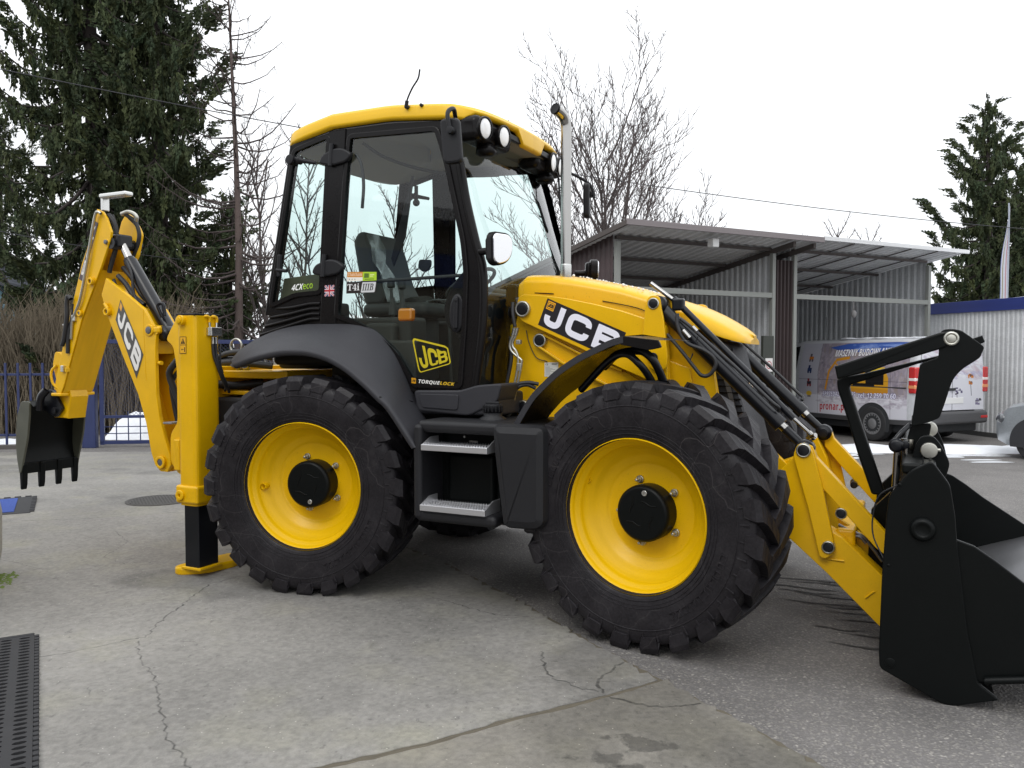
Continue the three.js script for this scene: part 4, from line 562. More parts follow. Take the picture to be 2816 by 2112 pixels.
for (const [h, u0, u1] of [[0.990, 0.882, 1.318], [0.635, 0.872, 1.304]]) {
  const st = group('step', tank), gs = [box2(u0, u1, h - 0.020, h + 0.016, 1.105, 1.125, 0.004), box2(u0 + 0.01, u1 - 0.01, h - 0.02, h + 0.01, 0.93, 0.94, 0.003)];
  for (const w of [1.07, 1.035, 1.0, 0.965]) gs.push(box2(u0 + 0.004, u1 - 0.004, h - 0.012, h + 0.010, w, w + 0.009, 0));
  for (let k = 0; k < 5; k++) gs.push(box2(u0 + 0.05 + k * 0.083, u0 + 0.06 + k * 0.083, h - 0.014, h + 0.008, 0.93, 1.11, 0));
  LP('tread', gs, M.stepMetal, st);
  const teeth = []; for (const w of [1.112, 1.074, 1.039, 1.004, 0.969, 0.937]) for (let k = 0; k < 24; k++) teeth.push(new THREE.ConeGeometry(0.0055, 0.012, 4).translate(u0 + 0.012 + k * (u1 - u0 - 0.02) / 23.5, h + (w > 1.1 ? 0.020 : 0.014), w));
  const tm = LP('serration', teeth, M.stepMetal, st); tm.userData.kind = 'stuff';
  for (const u of [u0, u1 - 0.006]) LP('bracket', (() => { const g = plate([[-1.12, h - 0.02], [-1.12, h + 0.012], [-1.02, h + 0.052], [-0.93, h + 0.052], [-0.93, h - 0.02]], 0, 0.006, 0); g.rotateY(Math.PI / 2); return g.translate(u, 0, 0); })(), M.stepMetal, st);
}
LP('bolt', [new THREE.SphereGeometry(0.011, 12, 8).translate(1.03, 1.035, 0.866), box2(1.06, 1.12, 1.0, 1.012, 0.862, 0.868, 0.002)], M.brushed, tank);

// front mudguard (turns with the wheel) ---------------------------------------------------
{
  const fm = group('front_mudguard', loader, [2.176, 0.7, 0.95]); fm.rotation.y = -THREE.MathUtils.degToRad(11);
  const top = resample([[-0.722, 0.41, 0.22], [-0.673, 0.489, 0.22], [-0.591, 0.60, 0.22], [-0.51, 0.674, 0.22], [-0.425, 0.741, 0.22], [-0.336, 0.796, 0.22], [-0.249, 0.84, 0.22], [-0.165, 0.874, 0.22], [-0.082, 0.907, 0.22], [-0.007, 0.925, 0.22]], 30);
  const far = resample([[-0.80, 0.40, -0.2], [-0.748, 0.471, -0.2], [-0.641, 0.575, -0.2], [-0.512, 0.665, -0.2], [-0.387, 0.755, -0.2], [-0.308, 0.80, -0.2], [-0.15, 0.88, -0.2], [-0.007, 0.925, -0.2]], 30);
  const sk = top.map(([x, y, z]) => { const r = Math.hypot(x, y), k = (r - 0.034) / r; return [x * k, y * k, 0.216]; });
  const mid = top.map((p, i) => [0.5 * (p[0] + far[i][0]), 0.5 * (p[1] + far[i][1]) + 0.012, 0.01]);
  const lift = (rw, d) => rw.map(([x, y, z]) => [x, y + d, z]);
  LP('guard', [loft([sk, top, lift(mid, 0), far]), loft([sk, lift(mid, -0.012), lift(far, -0.01)]), loft([[[-0.007, 0.925, 0.22], [0.19, 0.902, 0.22]], [[-0.007, 0.93, 0.0], [0.19, 0.905, 0.0]], [[-0.007, 0.925, -0.2], [0.19, 0.9, -0.2]]]), plate(rounded([[-0.012, 0.925], [0.19, 0.902], [0.206, 0.866], [0.135, 0.853], [-0.03, 0.882]], 0.012), 0.205, 0.22, 0.003)], M.cabBlack, fm);
  LP('guard_lip', loft([sk.map(([x, y]) => [x, y, 0.2215]), top.map(([x, y]) => [x, y, 0.2235])]), M.plastic, fm);
  LP('guard_stay', [tube([[-0.25, 0.76, 0.0], [-0.158, 0.83, 0.02], [-0.035, 0.85, 0.04], [0.03, 0.835, 0.04], [0.075, 0.76, 0.0], [0.09, 0.5, -0.2]], 0.022, 40, 10), tube([[-0.40, 0.63, 0.0], [-0.2, 0.79, 0.05], [-0.08, 0.835, 0.08], [0.0, 0.79, 0.08], [0.035, 0.70, 0.0], [0.05, 0.5, -0.2]], 0.02, 40, 10)], M.ramBlack, fm);
  const fm2 = fm.clone(); fm2.position.set(2.176, 0.6, -0.95); fm2.rotation.y = -THREE.MathUtils.degToRad(11); loader.add(fm2);
}

// bonnet, nose, exhaust -----------------------------------------------------------------
{
  const bon = group('bonnet', loader), st = [[1.145, 0.385, 1.955, 1.60], [1.16, 0.40, 1.99, 1.58], [1.22, 0.415, 2.032, 1.56], [1.40, 0.412, 2.02, 1.55], [1.55, 0.405, 1.998, 1.55], [1.72, 0.395, 1.965, 1.52], [1.86, 0.388, 1.935, 1.5], [2.05, 0.38, 1.875, 1.5], [2.25, 0.372, 1.808, 1.54], [2.30, 0.368, 1.788, 1.688], [2.38, 0.352, 1.75, 1.655], [2.46, 0.322, 1.705, 1.625], [2.52, 0.28, 1.668, 1.606], [2.56, 0.225, 1.640, 1.596], [2.585, 0.15, 1.618, 1.59]];
  const sec = ([u, b, hs, hb]) => { const d = Math.min(0.05, (hs - hb) * 0.6), r = []; const one = [[b + 0.004, hb], [b + 0.006, hb + (hs - d - hb) * 0.5], [b, hs - d], [b - 0.012, hs - d * 0.4], [b - 0.045, hs - 0.002], [b - 0.12, hs + 0.010], [b * 0.35, hs + 0.024]]; for (const p of one) r.push([u, p[1], p[0]]); r.push([u, hs + 0.026, 0]); for (const p of one.slice().reverse()) r.push([u, p[1], -p[0]]); return r; };
  const rows = []; for (let i = 0; i < st.length - 1; i++) { const n = 4; for (let k = 0; k < n; k++) { const t = k / n; rows.push(sec(st[i].map((v, q) => v + (st[i + 1][q] - v) * t))); } } rows.push(sec(st[st.length - 1]));
  const cap = (row) => { const c = [row[0][0], row[0][1], 0]; return loft([row, row.map(() => c)]); };
  LP('bonnet_shell', [loft(rows), cap(rows[rows.length - 1]), cap(rows[0])], M.yellow, bon);
  LP('snow_bits', (() => { const r = rng(9), g = []; for (let i = 0; i < 90; i++) { const u = 1.5 + r() * 0.55, k = (u - 1.5) / 0.55; g.push(new THREE.IcosahedronGeometry(0.004 + 0.007 * r() * r(), 0).translate(u, 2.028 - 0.10 * k - 0.03 * k * k + 0.003, -0.1 + 0.42 * r())); } return g; })(), M.white, bon).userData.kind = 'stuff';
  LP('bonnet_gap_line', [tube([[1.29, 1.918, 0.415], [1.36, 1.914, 0.419], [1.42, 1.909, 0.417]], 0.003, 8, 5), tube([[1.74, 1.856, 0.402], [1.86, 1.832, 0.40], [1.97, 1.805, 0.395], [2.06, 1.764, 0.39]], 0.003, 12, 5)], M.cabBlack, bon);  // shade of the gap between bonnet and arm, put in as black lines
  const nose = group('nose', loader);
  LP('nose_panel', [plate(rounded([[1.9, 1.58], [2.43, 1.61], [2.475, 1.585], [2.525, 1.40], [2.64, 0.95], [2.60, 0.86], [1.9, 0.9]], 0.02), -0.31, 0.31, 0.03)], M.plastic, nose);
  const sl = []; for (let k = 0; k < 14; k++) sl.push(box2(2.12, 2.50 + 0.01 * k, 1.49 - k * 0.038, 1.502 - k * 0.038, 0.305, 0.318, 0.003)); LP('grille', sl, M.cabBlack, nose);
  LP('trim_strip', [loft([[[2.395, 1.61, 0.318], [2.44, 1.46, 0.318], [2.50, 1.25, 0.318], [2.57, 1.0, 0.318]], [[2.43, 1.61, 0.318], [2.472, 1.46, 0.318], [2.525, 1.25, 0.318], [2.59, 1.0, 0.318]]])], M.steel, nose);
  LP('badge', quad([2.526, 1.408, -0.06], [2.526, 1.408, -0.16], [2.570, 1.235, -0.16], [2.570, 1.235, -0.06]), decalMat(canvasTex(64, 128, (x, w, h) => { x.fillStyle = '#c98a2e'; x.fillRect(0, 0, w, h); x.fillStyle = '#e8e2d6'; x.fillRect(8, 20, w - 16, h - 60); x.save(); x.translate(w - 14, 24); x.rotate(Math.PI / 2); blockLetters(x, 0, 0, 60, 34, '#1a1712', 0.27); x.restore(); })), nose);
  LP('nose_bolt', pin(2.48, 1.56, 0.2, 0.215, 0.015), M.cabBlack, nose);
  const exh = group('exhaust', loader);
  LP('exhaust_pipe', tube([[1.435, 1.98, 0.25], [1.435, 2.4, 0.25], [1.435, 2.80, 0.25], [1.435, 2.96, 0.25], [1.433, 3.01, 0.258], [1.427, 3.045, 0.284], [1.415, 3.066, 0.325], [1.403, 3.075, 0.36]], 0.0335, 60, 24), M.chrome, exh);
  LP('exhaust_base', lathe([[0.0, -0.08], [0.037, -0.08], [0.037, 0.07], [0.032, 0.082]], 24, [1.435, 2.03, 0.25], [1.435, 3, 0.25]), M.brushed, exh);
  LP('exhaust_mouth', [lathe([[0, 0.001], [0.031, 0.001], [0.0355, 0.004], [0.035, -0.012]], 24, [1.403, 3.075, 0.36], [1.391, 3.084, 0.395])], M.cabBlack, exh);
}

// loader frame, arms, rams ----------------------------------------------------------------
LP('loader_tower', [1, -1].map((s) => plate([[1.22, 1.84], [1.16, 1.60], [1.105, 1.245], [1.10, 1.04], [1.5, 0.98], [2.2, 0.95], [2.35, 1.2], [2.30, 1.45], [1.9, 1.6], [1.4, 1.80]], s > 0 ? 0.435 : -0.485, s > 0 ? 0.485 : -0.435)).concat([box2(1.13, 1.20, 1.05, 1.72, -0.45, 0.45, 0.01)]), M.yellow);
LP('rating_plate', quad([1.39, 1.479, 0.4865], [1.483, 1.479, 0.4865], [1.483, 1.39, 0.4865], [1.39, 1.39, 0.4865]), decalMat(texPlateCE));
for (const s of [1, -1]) {
  const arm = group('loader_arm', loader), Z = (a, b) => (s > 0 ? [a, b] : [-b, -a]);
  const P = (pts, a, b, bv) => plate(pts, ...Z(a, b), bv);
  LP('upper_arm', [P(rounded([[1.226, 1.802, 0.06], [1.248, 1.884, 0.06], [1.286, 1.90], [1.441, 1.887], [1.574, 1.866], [1.733, 1.832], [1.911, 1.787], [2.066, 1.735], [2.18, 1.70], [2.20, 1.33], [1.90, 1.455], [1.682, 1.556], [1.261, 1.739, 0.05]], 0.02), 0.50, 0.568), P(rounded([[2.15, 1.72], [2.302, 1.604], [2.425, 1.471], [2.45, 1.33], [2.50, 1.02], [2.83, 0.72], [2.84, 0.58], [2.6, 0.72], [2.35, 0.95], [2.15, 1.33]], 0.02), 0.40, 0.455)], M.yellow, arm);
  LP('arm_ear', [P(rounded([[2.064, 1.80, 0.05], [2.082, 1.868, 0.05], [2.15, 1.868, 0.05], [2.158, 1.80, 0.03], [2.175, 1.724], [2.20, 1.503], [2.19, 1.44], [2.10, 1.44], [2.05, 1.60]], 0.03, 6), 0.566, 0.588), P(rounded([[2.10, 1.80], [2.10, 1.868], [2.19, 1.868], [2.21, 1.78], [2.2, 1.5], [2.1, 1.5]], 0.04, 6), 0.435, 0.455)], M.yellow, arm);
  LP('lower_arm', [P([[2.58, 0.78], [2.78, 0.86], [2.85, 0.935], [2.905, 1.0], [2.97, 0.86], [3.03, 0.62], [3.142, 0.563], [3.34, 0.38], [3.34, 0.105], [3.06, 0.372], [2.883, 0.526], [2.6, 0.75]], 0.42, 0.56), P([[2.94, 1.06], [2.985, 1.042], [3.005, 0.983], [3.364, 0.594], [3.40, 0.46], [3.30, 0.53], [3.03, 0.83], [2.95, 0.93]], 0.50, 0.57), P(rounded([[2.89, 0.99], [2.908, 1.05, 0.03], [2.945, 1.062, 0.03], [2.984, 1.03, 0.02], [3.035, 0.851], [3.094, 0.574], [3.105, 0.49], [3.06, 0.452], [3.03, 0.46], [2.97, 0.711]], 0.02), 0.562, 0.60)], M.yellow, arm);
  LP('pivot_ring', [[1.283, 1.809, 0.05], [1.372, 1.615, 0.044], [1.255, 1.196, 0.046], [2.115, 1.821, 0.034], [2.942, 1.021, 0.038], [3.073, 0.517, 0.034], [3.131, 0.695, 0.03]].map(([u, h, r], i) => { const [a, b] = Z(i === 1 || i === 2 ? 0.485 : 0.56, i === 0 ? 0.592 : i === 1 ? 0.53 : i === 2 ? 0.53 : i === 3 ? 0.596 : i === 6 ? 0.58 : 0.612); return s > 0 ? ring(u, h, a, b, r, r * 0.72) : ring(u, h, a, b, r, r * 0.72); }), M.zinc, arm);
  for (const [u, h, r, b] of [[1.283, 1.809, 0.036, 0.60], [1.372, 1.615, 0.032, 0.536], [1.255, 1.196, 0.033, 0.536], [2.115, 1.821, 0.025, 0.602], [2.942, 1.021, 0.028, 0.616], [3.073, 0.517, 0.025, 0.616], [3.131, 0.695, 0.022, 0.585], [2.114, 1.511, 0.03, 0.60]]) LP('pin', pin(u, h, s * 0.45, s * b, r), M.ramBlack, arm);
  LP('lift_ram', [P([[1.399, 1.66], [1.36, 1.575], [1.525, 1.475], [1.90, 1.30], [2.05, 1.24], [2.09, 1.32], [1.906, 1.44], [1.632, 1.545]], 0.485, 0.50, 0.003), P([[1.399, 1.66], [1.394, 1.645], [1.632, 1.53], [1.906, 1.425], [1.91, 1.44], [1.632, 1.545]], 0.495, 0.53, 0.003), P([[1.36, 1.575], [1.372, 1.582], [1.53, 1.485], [2.05, 1.25], [2.05, 1.236], [1.525, 1.47]], 0.495, 0.53, 0.003)], M.yellow, arm);
  const ram = group('tilt_ram', loader), wz = 0.512 * s;
  LP('cylinder', [cyl([2.125, 1.812, wz], [2.79, 1.168, wz], 0.040, 0.040, 28), cyl([2.775, 1.182, wz], [2.815, 1.144, wz], 0.045, 0.045, 28), lathe([[0, -0.05], [0.055, -0.05], [0.055, 0.05], [0, 0.05]], 24, [2.125, 1.815, wz], [2.125, 1.815, wz + 1])], M.ramBlack, ram);
  LP('rod', cyl([2.80, 1.158, wz], [2.835, 1.125, wz], 0.026), M.chrome, ram);
  LP('rod_end', [cyl([2.835, 1.125, wz], [2.935, 1.03, wz], 0.025), lathe([[0, -0.04], [0.05, -0.04], [0.05, 0.04], [0, 0.04]], 24, [2.942, 1.021, wz], [2.942, 1.021, wz + 1])], M.ramBlack, ram);
  if (s > 0) LP('level_link', [cyl([2.20, 1.855, s * 0.47], [2.875, 1.178, s * 0.47], 0.019), box(2.232, 1.818, s * 0.475, 0.07, 0.07, 0.05, 0.012)], M.ramBlack, ram);
  if (s > 0) LP('level_rod', [cyl([2.062, 1.948, s * 0.465], [2.20, 1.845, s * 0.465], 0.0125), cyl([2.87, 1.182, s * 0.47], [2.965, 1.095, s * 0.46], 0.010), cyl([2.95, 1.106, s * 0.455], [2.985, 1.07, s * 0.45], 0.016), cyl([2.945, 1.075, s * 0.44], [2.99, 1.095, s * 0.48], 0.012)], M.chrome, ram);
  LP('hose', [tube([[2.248, 1.762, 0.565], [2.251, 1.698, 0.572], [2.281, 1.628, 0.575], [2.323, 1.587, 0.58], [2.399, 1.557, 0.58], [2.456, 1.517, 0.58], [2.471, 1.471, 0.58], [2.44, 1.419, 0.58], [2.394, 1.412, 0.58], [2.347, 1.46, 0.57], [2.276, 1.546, 0.56], [2.186, 1.646, 0.55]].map(([a, b, c]) => [a, b, c * s]), 0.011, 80), tube([[2.263, 1.733, 0.555], [2.317, 1.692, 0.56], [2.422, 1.598, 0.562], [2.594, 1.443, 0.56], [2.761, 1.282, 0.56], [2.805, 1.244, 0.55], [2.80, 1.225, 0.53]].map(([a, b, c]) => [a, b, c * s]), 0.010, 60), tube([[2.33, 1.50, 0.585], [2.345, 1.535, 0.59]].map(([a, b, c]) => [a, b, c * s]), 0.004, 4, 5), tube([[2.36, 1.60, 0.585], [2.372, 1.63, 0.59]].map(([a, b, c]) => [a, b, c * s]), 0.004, 4, 5)], M.hose, ram);
  LP('hose_end', [cyl([2.285, 1.665, s * 0.575], [2.325, 1.622, s * 0.58], 0.015, 0.015, 8), cyl([2.335, 1.685, s * 0.56], [2.36, 1.66, s * 0.562], 0.012, 0.012, 8)], M.chrome, ram);
}
LP('arm_decal', quad([1.446, 1.872, 0.5695], [1.946, 1.657, 0.5695], [1.882, 1.496, 0.5695], [1.382, 1.711, 0.5695]), decalMat(texArm));
for (const w of [[[3.049, 0.447, 0.562], [3.10, 0.444, 0.562], [3.15, 0.443, 0.562]], [[3.255, 0.26, 0.562], [3.285, 0.29, 0.562], [3.30, 0.30, 0.562]]]) LP('weld_bead', tube(w, 0.006, 10, 6), M.yellow);
LP('cross_tube', [cyl([2.93, 0.72, -0.5], [2.93, 0.72, 0.5], 0.06), box2(3.1, 3.2, 0.5, 0.6, -0.5, 0.5, 0.02), plate([[3.10, 0.64], [3.32, 0.50], [3.34, 0.40], [3.12, 0.56]], 0.36, 0.40)], M.yellow);
LP('arm_pipe', [tube([[3.11, 0.61, 0.45], [3.17, 0.585, 0.46], [3.23, 0.565, 0.47], [3.27, 0.52, 0.47], [3.33, 0.44, 0.47]], 0.009), tube([[3.17, 0.56, 0.47], [3.22, 0.56, 0.48], [3.25, 0.53, 0.48]], 0.009)], M.steel);
// pipes and hoses at the back of the tower
LP('hydraulic_pipe', [tube([[1.229, 1.693, 0.6], [1.226, 1.648, 0.6], [1.207, 1.602, 0.6], [1.207, 1.568, 0.6], [1.226, 1.539, 0.6], [1.277, 1.5, 0.6], [1.286, 1.483, 0.6], [1.264, 1.369, 0.6], [1.236, 1.265, 0.6], [1.225, 1.20, 0.6], [1.20, 1.165, 0.59]], 0.0085, 60), tube([[1.248, 1.693, 0.6], [1.245, 1.648, 0.6], [1.223, 1.602, 0.6], [1.226, 1.574, 0.6], [1.245, 1.551, 0.6], [1.262, 1.50, 0.6], [1.25, 1.40, 0.6], [1.222, 1.29, 0.6]], 0.0085, 50), tube([[1.181, 1.201, 0.6], [1.178, 1.155, 0.6], [1.149, 1.136, 0.59]], 0.0085), tube([[1.21, 1.207, 0.6], [1.21, 1.167, 0.6], [1.188, 1.138, 0.6], [1.156, 1.130, 0.59]], 0.0085), box(1.262, 1.605, 0.59, 0.03, 0.028, 0.03, 0.004), box(1.27, 1.45, 0.6, 0.03, 0.05, 0.02, 0.004)], M.zinc);
LP('pipe_union', [[1.238, 1.693, 1.226, 1.648], [1.256, 1.693, 1.245, 1.648], [1.191, 1.264, 1.183, 1.215], [1.217, 1.265, 1.210, 1.219]].map(([a, b, c, d]) => cyl([a, b, 0.6], [c, d, 0.6], 0.0125, 0.0125, 6)), M.brushed);
LP('hose', [tube([[1.383, 1.345, 0.56], [1.327, 1.355, 0.58], [1.264, 1.346, 0.6], [1.22, 1.316, 0.6], [1.191, 1.264, 0.6]], 0.012), tube([[1.364, 1.319, 0.56], [1.314, 1.341, 0.58], [1.258, 1.323, 0.6], [1.217, 1.265, 0.6]], 0.012), tube([[1.215, 1.85, 0.58], [1.225, 1.78, 0.6], [1.24, 1.70, 0.6]], 0.012), tube([[1.19, 1.64, 0.56], [1.2, 1.5, 0.57], [1.17, 1.35, 0.57], [1.14, 1.22, 0.57], [1.08, 1.17, 0.6]], 0.012), tube([[1.27, 1.68, 0.5], [1.29, 1.60, 0.5], [1.34, 1.51, 0.5], [1.41, 1.485, 0.492]], 0.003, 20, 5)], M.hose);
LP('bulkhead', [box2(1.08, 1.17, 1.35, 1.98, -0.42, 0.42, 0.02), lathe([[0.03, 0], [0.036, 0.004], [0.036, 0.012], [0, 0.012]], 24, [1.19, 1.79, 0.56], [2.2, 1.79, 0.7])], M.cabBlack);
LP('bracket', plate(rounded([[1.20, 1.885], [1.25, 1.885], [1.245, 1.865], [1.235, 1.83], [1.215, 1.83]], 0.01), 0.49, 0.52), M.steel);

// 6-in-1 front bucket ------------------------------------------------------------------------
const shovel = group('loading_bucket', loader); plabel(shovel, 'black loading bucket at the front, resting on the asphalt');
{
  const side = rounded([[3.455, 1.021], [3.54, 1.07], [3.612, 0.969], [3.634, 0.833], [3.642, 0.732], [3.691, 0.33], [3.733, 0.118], [3.818, 0.058], [3.646, 0.0], [3.60, 0.0], [3.345, 0.117], [3.341, 0.193], [3.349, 0.551], [3.362, 0.809], [3.372, 0.905]], 0.02);
  LP('side_plate', [plate(side, 1.15, 1.175, 0.006), plate(side, -1.175, -1.15, 0.006)], M.blackPaint, shovel);
  const back = resample([[3.54, 1.06], [3.45, 0.95], [3.40, 0.75], [3.385, 0.45], [3.40, 0.22], [3.46, 0.08], [3.62, 0.02], [3.80, 0.05]], 24), off = (d) => back.map(([u, h]) => [u - d, h]);
  LP('shell', [loft([back.map(([u, h]) => [u, h, -1.15]), back.map(([u, h]) => [u, h, 1.15])]), loft([off(0.03).map(([u, h]) => [u, h, -1.15]), off(0.03).map(([u, h]) => [u, h, 1.15])]), box2(3.42, 3.56, 1.0, 1.05, -1.15, 1.15, 0.015), plate([[3.36, 0.80], [3.27, 0.70], [3.25, 0.3], [3.36, 0.15]], 0.36, 0.42), plate([[3.36, 0.80], [3.27, 0.70], [3.25, 0.3], [3.36, 0.15]], -0.42, -0.36)], M.blackPaint, shovel);
  const clam = rounded([[3.60, 0.735], [3.64, 0.727], [3.71, 0.705], [3.792, 0.649], [3.896, 0.568], [4.25, 0.33], [4.32, 0.24], [4.25, 0.18], [3.78, 0.118], [3.66, 0.10]], 0.01);
  LP('clam_side', [plate(clam, 1.125, 1.148, 0.005), plate(clam, -1.148, -1.125, 0.005), tube([[3.765, 0.122, 1.155], [3.785, 0.135, 1.165], [4.28, 0.235, 1.165]], 0.017, 12, 8)], M.blackPaint, shovel);
  LP('clam_plate', [loft([[3.66, 3.72, 3.80, 3.95, 4.12, 4.36].map((u, i) => [u, [0.11, 0.15, 0.205, 0.262, 0.325, 0.42][i], -1.125]), [3.66, 3.72, 3.80, 3.95, 4.12, 4.36].map((u, i) => [u, [0.11, 0.15, 0.205, 0.262, 0.325, 0.42][i], 1.125])])], M.steel, shovel);
  LP('boss', [lathe([[0.0, 0], [0.052, 0], [0.052, 0.018], [0.04, 0.03], [0.028, 0.03], [0.026, 0.022], [0, 0.022]], 28, [3.509, 0.766, 1.172], [3.509, 0.766, 2]), pin(3.389, 0.15, 1.17, 1.18, 0.022), pin(3.415, 0.955, 1.17, 1.178, 0.008), pin(3.375, 0.59, 1.17, 1.178, 0.007)], M.blackPaint, shovel);
  LP('bucket_lug', [plate(rounded([[3.43, 0.93], [3.479, 1.118, 0.03], [3.497, 1.15, 0.04], [3.545, 1.158, 0.04], [3.578, 1.12, 0.03], [3.62, 1.033, 0.03], [3.61, 0.985, 0.03], [3.59, 0.93]], 0.02, 5), 0.88, 0.91), plate(rounded([[3.43, 0.93], [3.49, 1.14], [3.56, 1.18], [3.60, 1.1], [3.63, 0.95]], 0.05, 5), 0.62, 0.65)], M.blackPaint, shovel);
  LP('lug_pin', [pin(3.532, 1.088, 0.60, 0.945, 0.036), box(3.56, 1.092, 0.935, 0.04, 0.014, 0.012, 0.004), pin(3.538, 1.165, 0.6, 0.70, 0.034)], M.zinc, shovel);
}
const fork = group('folding_fork', loader);
LP('carrier', [plate(rounded([[3.57, 1.637], [3.588, 1.652, 0.03], [3.625, 1.655, 0.03], [3.662, 1.645], [3.749, 1.576], [3.756, 1.565], [3.741, 1.519], [3.723, 1.504], [3.665, 1.462, 0.05], [3.629, 1.414, 0.05], [3.599, 1.304], [3.577, 1.229], [3.535, 1.207], [3.455, 1.182], [3.488, 1.487], [3.567, 1.519]], 0.012, 4), 0.735, 0.765), plate(rounded([[3.454, 1.19], [3.436, 1.107], [3.435, 0.889], [3.493, 0.893], [3.515, 1.003], [3.545, 1.2]], 0.02), 0.68, 0.72), plate([[3.706, 1.606], [3.754, 1.624], [3.766, 1.592], [3.748, 1.582], [3.713, 1.59]], 0.62, 0.66), pin(3.57, 1.60, 0.70, 0.76, 0.022)], M.blackPaint, fork);
LP('shank', [plate(rounded([[3.104, 1.473], [3.57, 1.637], [3.62, 1.645], [3.60, 1.57], [3.566, 1.555], [3.328, 1.475], [3.239, 1.441], [3.118, 1.407]], 0.006), 0.70, 0.78, 0.008), plate([[3.235, 1.449], [3.32, 1.483], [3.34, 1.49], [3.34, 1.478], [3.25, 1.44]], 0.76, 0.786, 0.002)], M.blackPaint, fork);
LP('tine', [plate(rounded([[3.106, 1.41, 0.03], [3.235, 1.436], [3.60, 1.535], [3.60, 1.515], [3.488, 1.488], [3.166, 1.374, 0.02], [3.174, 1.340], [3.345, 0.82], [3.28, 0.82], [3.216, 1.008], [3.15, 1.23], [3.108, 1.36, 0.03]], 0.012, 5), 0.60, 0.66, 0.01)], M.blackPaint, fork);
LP('fork_pin', [ring(3.619, 1.607, 0.765, 0.785, 0.034, 0.021), pin(3.619, 1.607, 0.6, 0.782, 0.021)], M.zinc, fork);
LP('clam_ram', [cyl([3.39, 0.88, 0.8], [3.397, 1.06, 0.8], 0.017), cyl([3.43, 0.9, 0.74], [3.44, 1.12, 0.74], 0.03)], M.chrome, fork);
LP('ram_eye', [lathe([[0, -0.035], [0.032, -0.035], [0.034, 0.03], [0.02, 0.036], [0, 0.036]], 20, [3.392, 1.093, 0.80], [3.392, 1.093, 2]), pin(3.43, 1.095, 0.72, 0.80, 0.02), tube([[3.38, 1.11, 0.8], [3.41, 1.15, 0.78], [3.45, 1.19, 0.74]], 0.012)], M.ramBlack, fork);
LP('wire', tube([[3.405, 0.955, 1.18], [3.33, 0.895, 1.15], [3.305, 0.79, 1.12], [3.31, 0.70, 1.12], [3.355, 0.61, 1.15]], 0.0035, 30, 6), M.hose, fork);

// ───────────────────────── yard things on the left ─────────────────────────
{
  const mh = group('manhole_cover', null, [-3.66, 0, -8.47]); mh.position.y = gy(-8.47) + 0.012;
  tag(mh, 'round ribbed iron manhole cover in the concrete behind the stabiliser leg', 'manhole cover');
  const mi = std({ color: [0.075, 0.07, 0.066], roughness: 0.7, map: grime });
  mesh('rim', lathe([[0.315, 0], [0.315, 0.014], [0.29, 0.014], [0.285, 0.006], [0, 0.006]], 48, [0, 0, 0], [0, 1, 0]), mi, mh);
  const ribs = []; for (let k = -9; k <= 9; k++) { const x = k * 0.03, L = 2 * Math.sqrt(Math.max(0, 0.275 ** 2 - x * x)); if (L > 0.05) { const g = box(x, 0.009, 0, 0.014, 0.008, L, 0.002); g.rotateY(0.5); ribs.push(g); } }
  mesh('rib_pattern', ribs, mi, mh);
}
const matBlackRubber = std({ color: [0.022, 0.022, 0.025], roughness: 0.7, map: grime });
{ // perforated rubber mat, cut by the left and lower frame edge
  const m = group('rubber_mat', null, [-2.56, 0.013, -4.36]); m.rotation.y = -THREE.MathUtils.degToRad(60.2);
  tag(m, 'black perforated rubber ring mat lying in the lower left corner', 'mat');
  const s = new THREE.Shape(); const W = 0.92, L = 1.9; s.moveTo(0, 0); s.lineTo(0, -W); s.lineTo(L, -W); s.lineTo(L, 0); s.closePath();
  const holes = []; for (let i = 0; i < 40; i++) for (let j = 0; j < 11; j++) { const p = new THREE.Path(); const cx = 0.035 + i * 0.0465, cy = 0.045 + j * 0.083; p.absellipse(cx, -cy, 0.014, 0.026, 0, Math.PI * 2, false, 0); holes.push(p); }
  s.holes = holes;
  const g = new THREE.ExtrudeGeometry(s, { depth: 0.016, bevelEnabled: false, curveSegments: 5 }); g.rotateX(-Math.PI / 2); // y of the shape goes to -z
  mesh('mat_sheet', g, matBlackRubber, m);
  const e = []; e.push(box2(-0.03, 0.0, 0, 0.02, 0, W, 0.006)); for (let i = 0; i < 40; i++) e.push(box2(i * 0.0465, i * 0.0465 + 0.03, 0, 0.017, -0.022, 0, 0.004)); mesh('mat_edge', e, matBlackRubber, m);
}
{
  const m = group('door_mat', null, [-5.07, 0, -8.68]); m.position.y = gy(-8.3) + 0.004; m.rotation.y = -THREE.MathUtils.degToRad(61.5); m.rotation.x = 0;
  tag(m, 'small blue mat with black rubber edge at the left frame edge', 'mat');
  mesh('mat_border', [box2(0.0, 1.0, 0, 0.02, 0.0, 0.9, 0.008), ...Array.from({ length: 9 }, (_, i) => box2(-0.03, 0.012, 0, 0.026, 0.02 + i * 0.096, 0.08 + i * 0.096, 0.005)), ...Array.from({ length: 10 }, (_, i) => box2(0.02 + i * 0.096, 0.08 + i * 0.096, 0, 0.026, -0.03, 0.012, 0.005))], matBlackRubber, m);
  mesh('mat_carpet', box2(0.09, 0.91, 0.012, 0.026, 0.14, 0.86, 0.004), std({ color: [0.035, 0.075, 0.30], roughness: 0.95, bumpMap: fineGrain, bumpScale: 0.003 }), m);
}
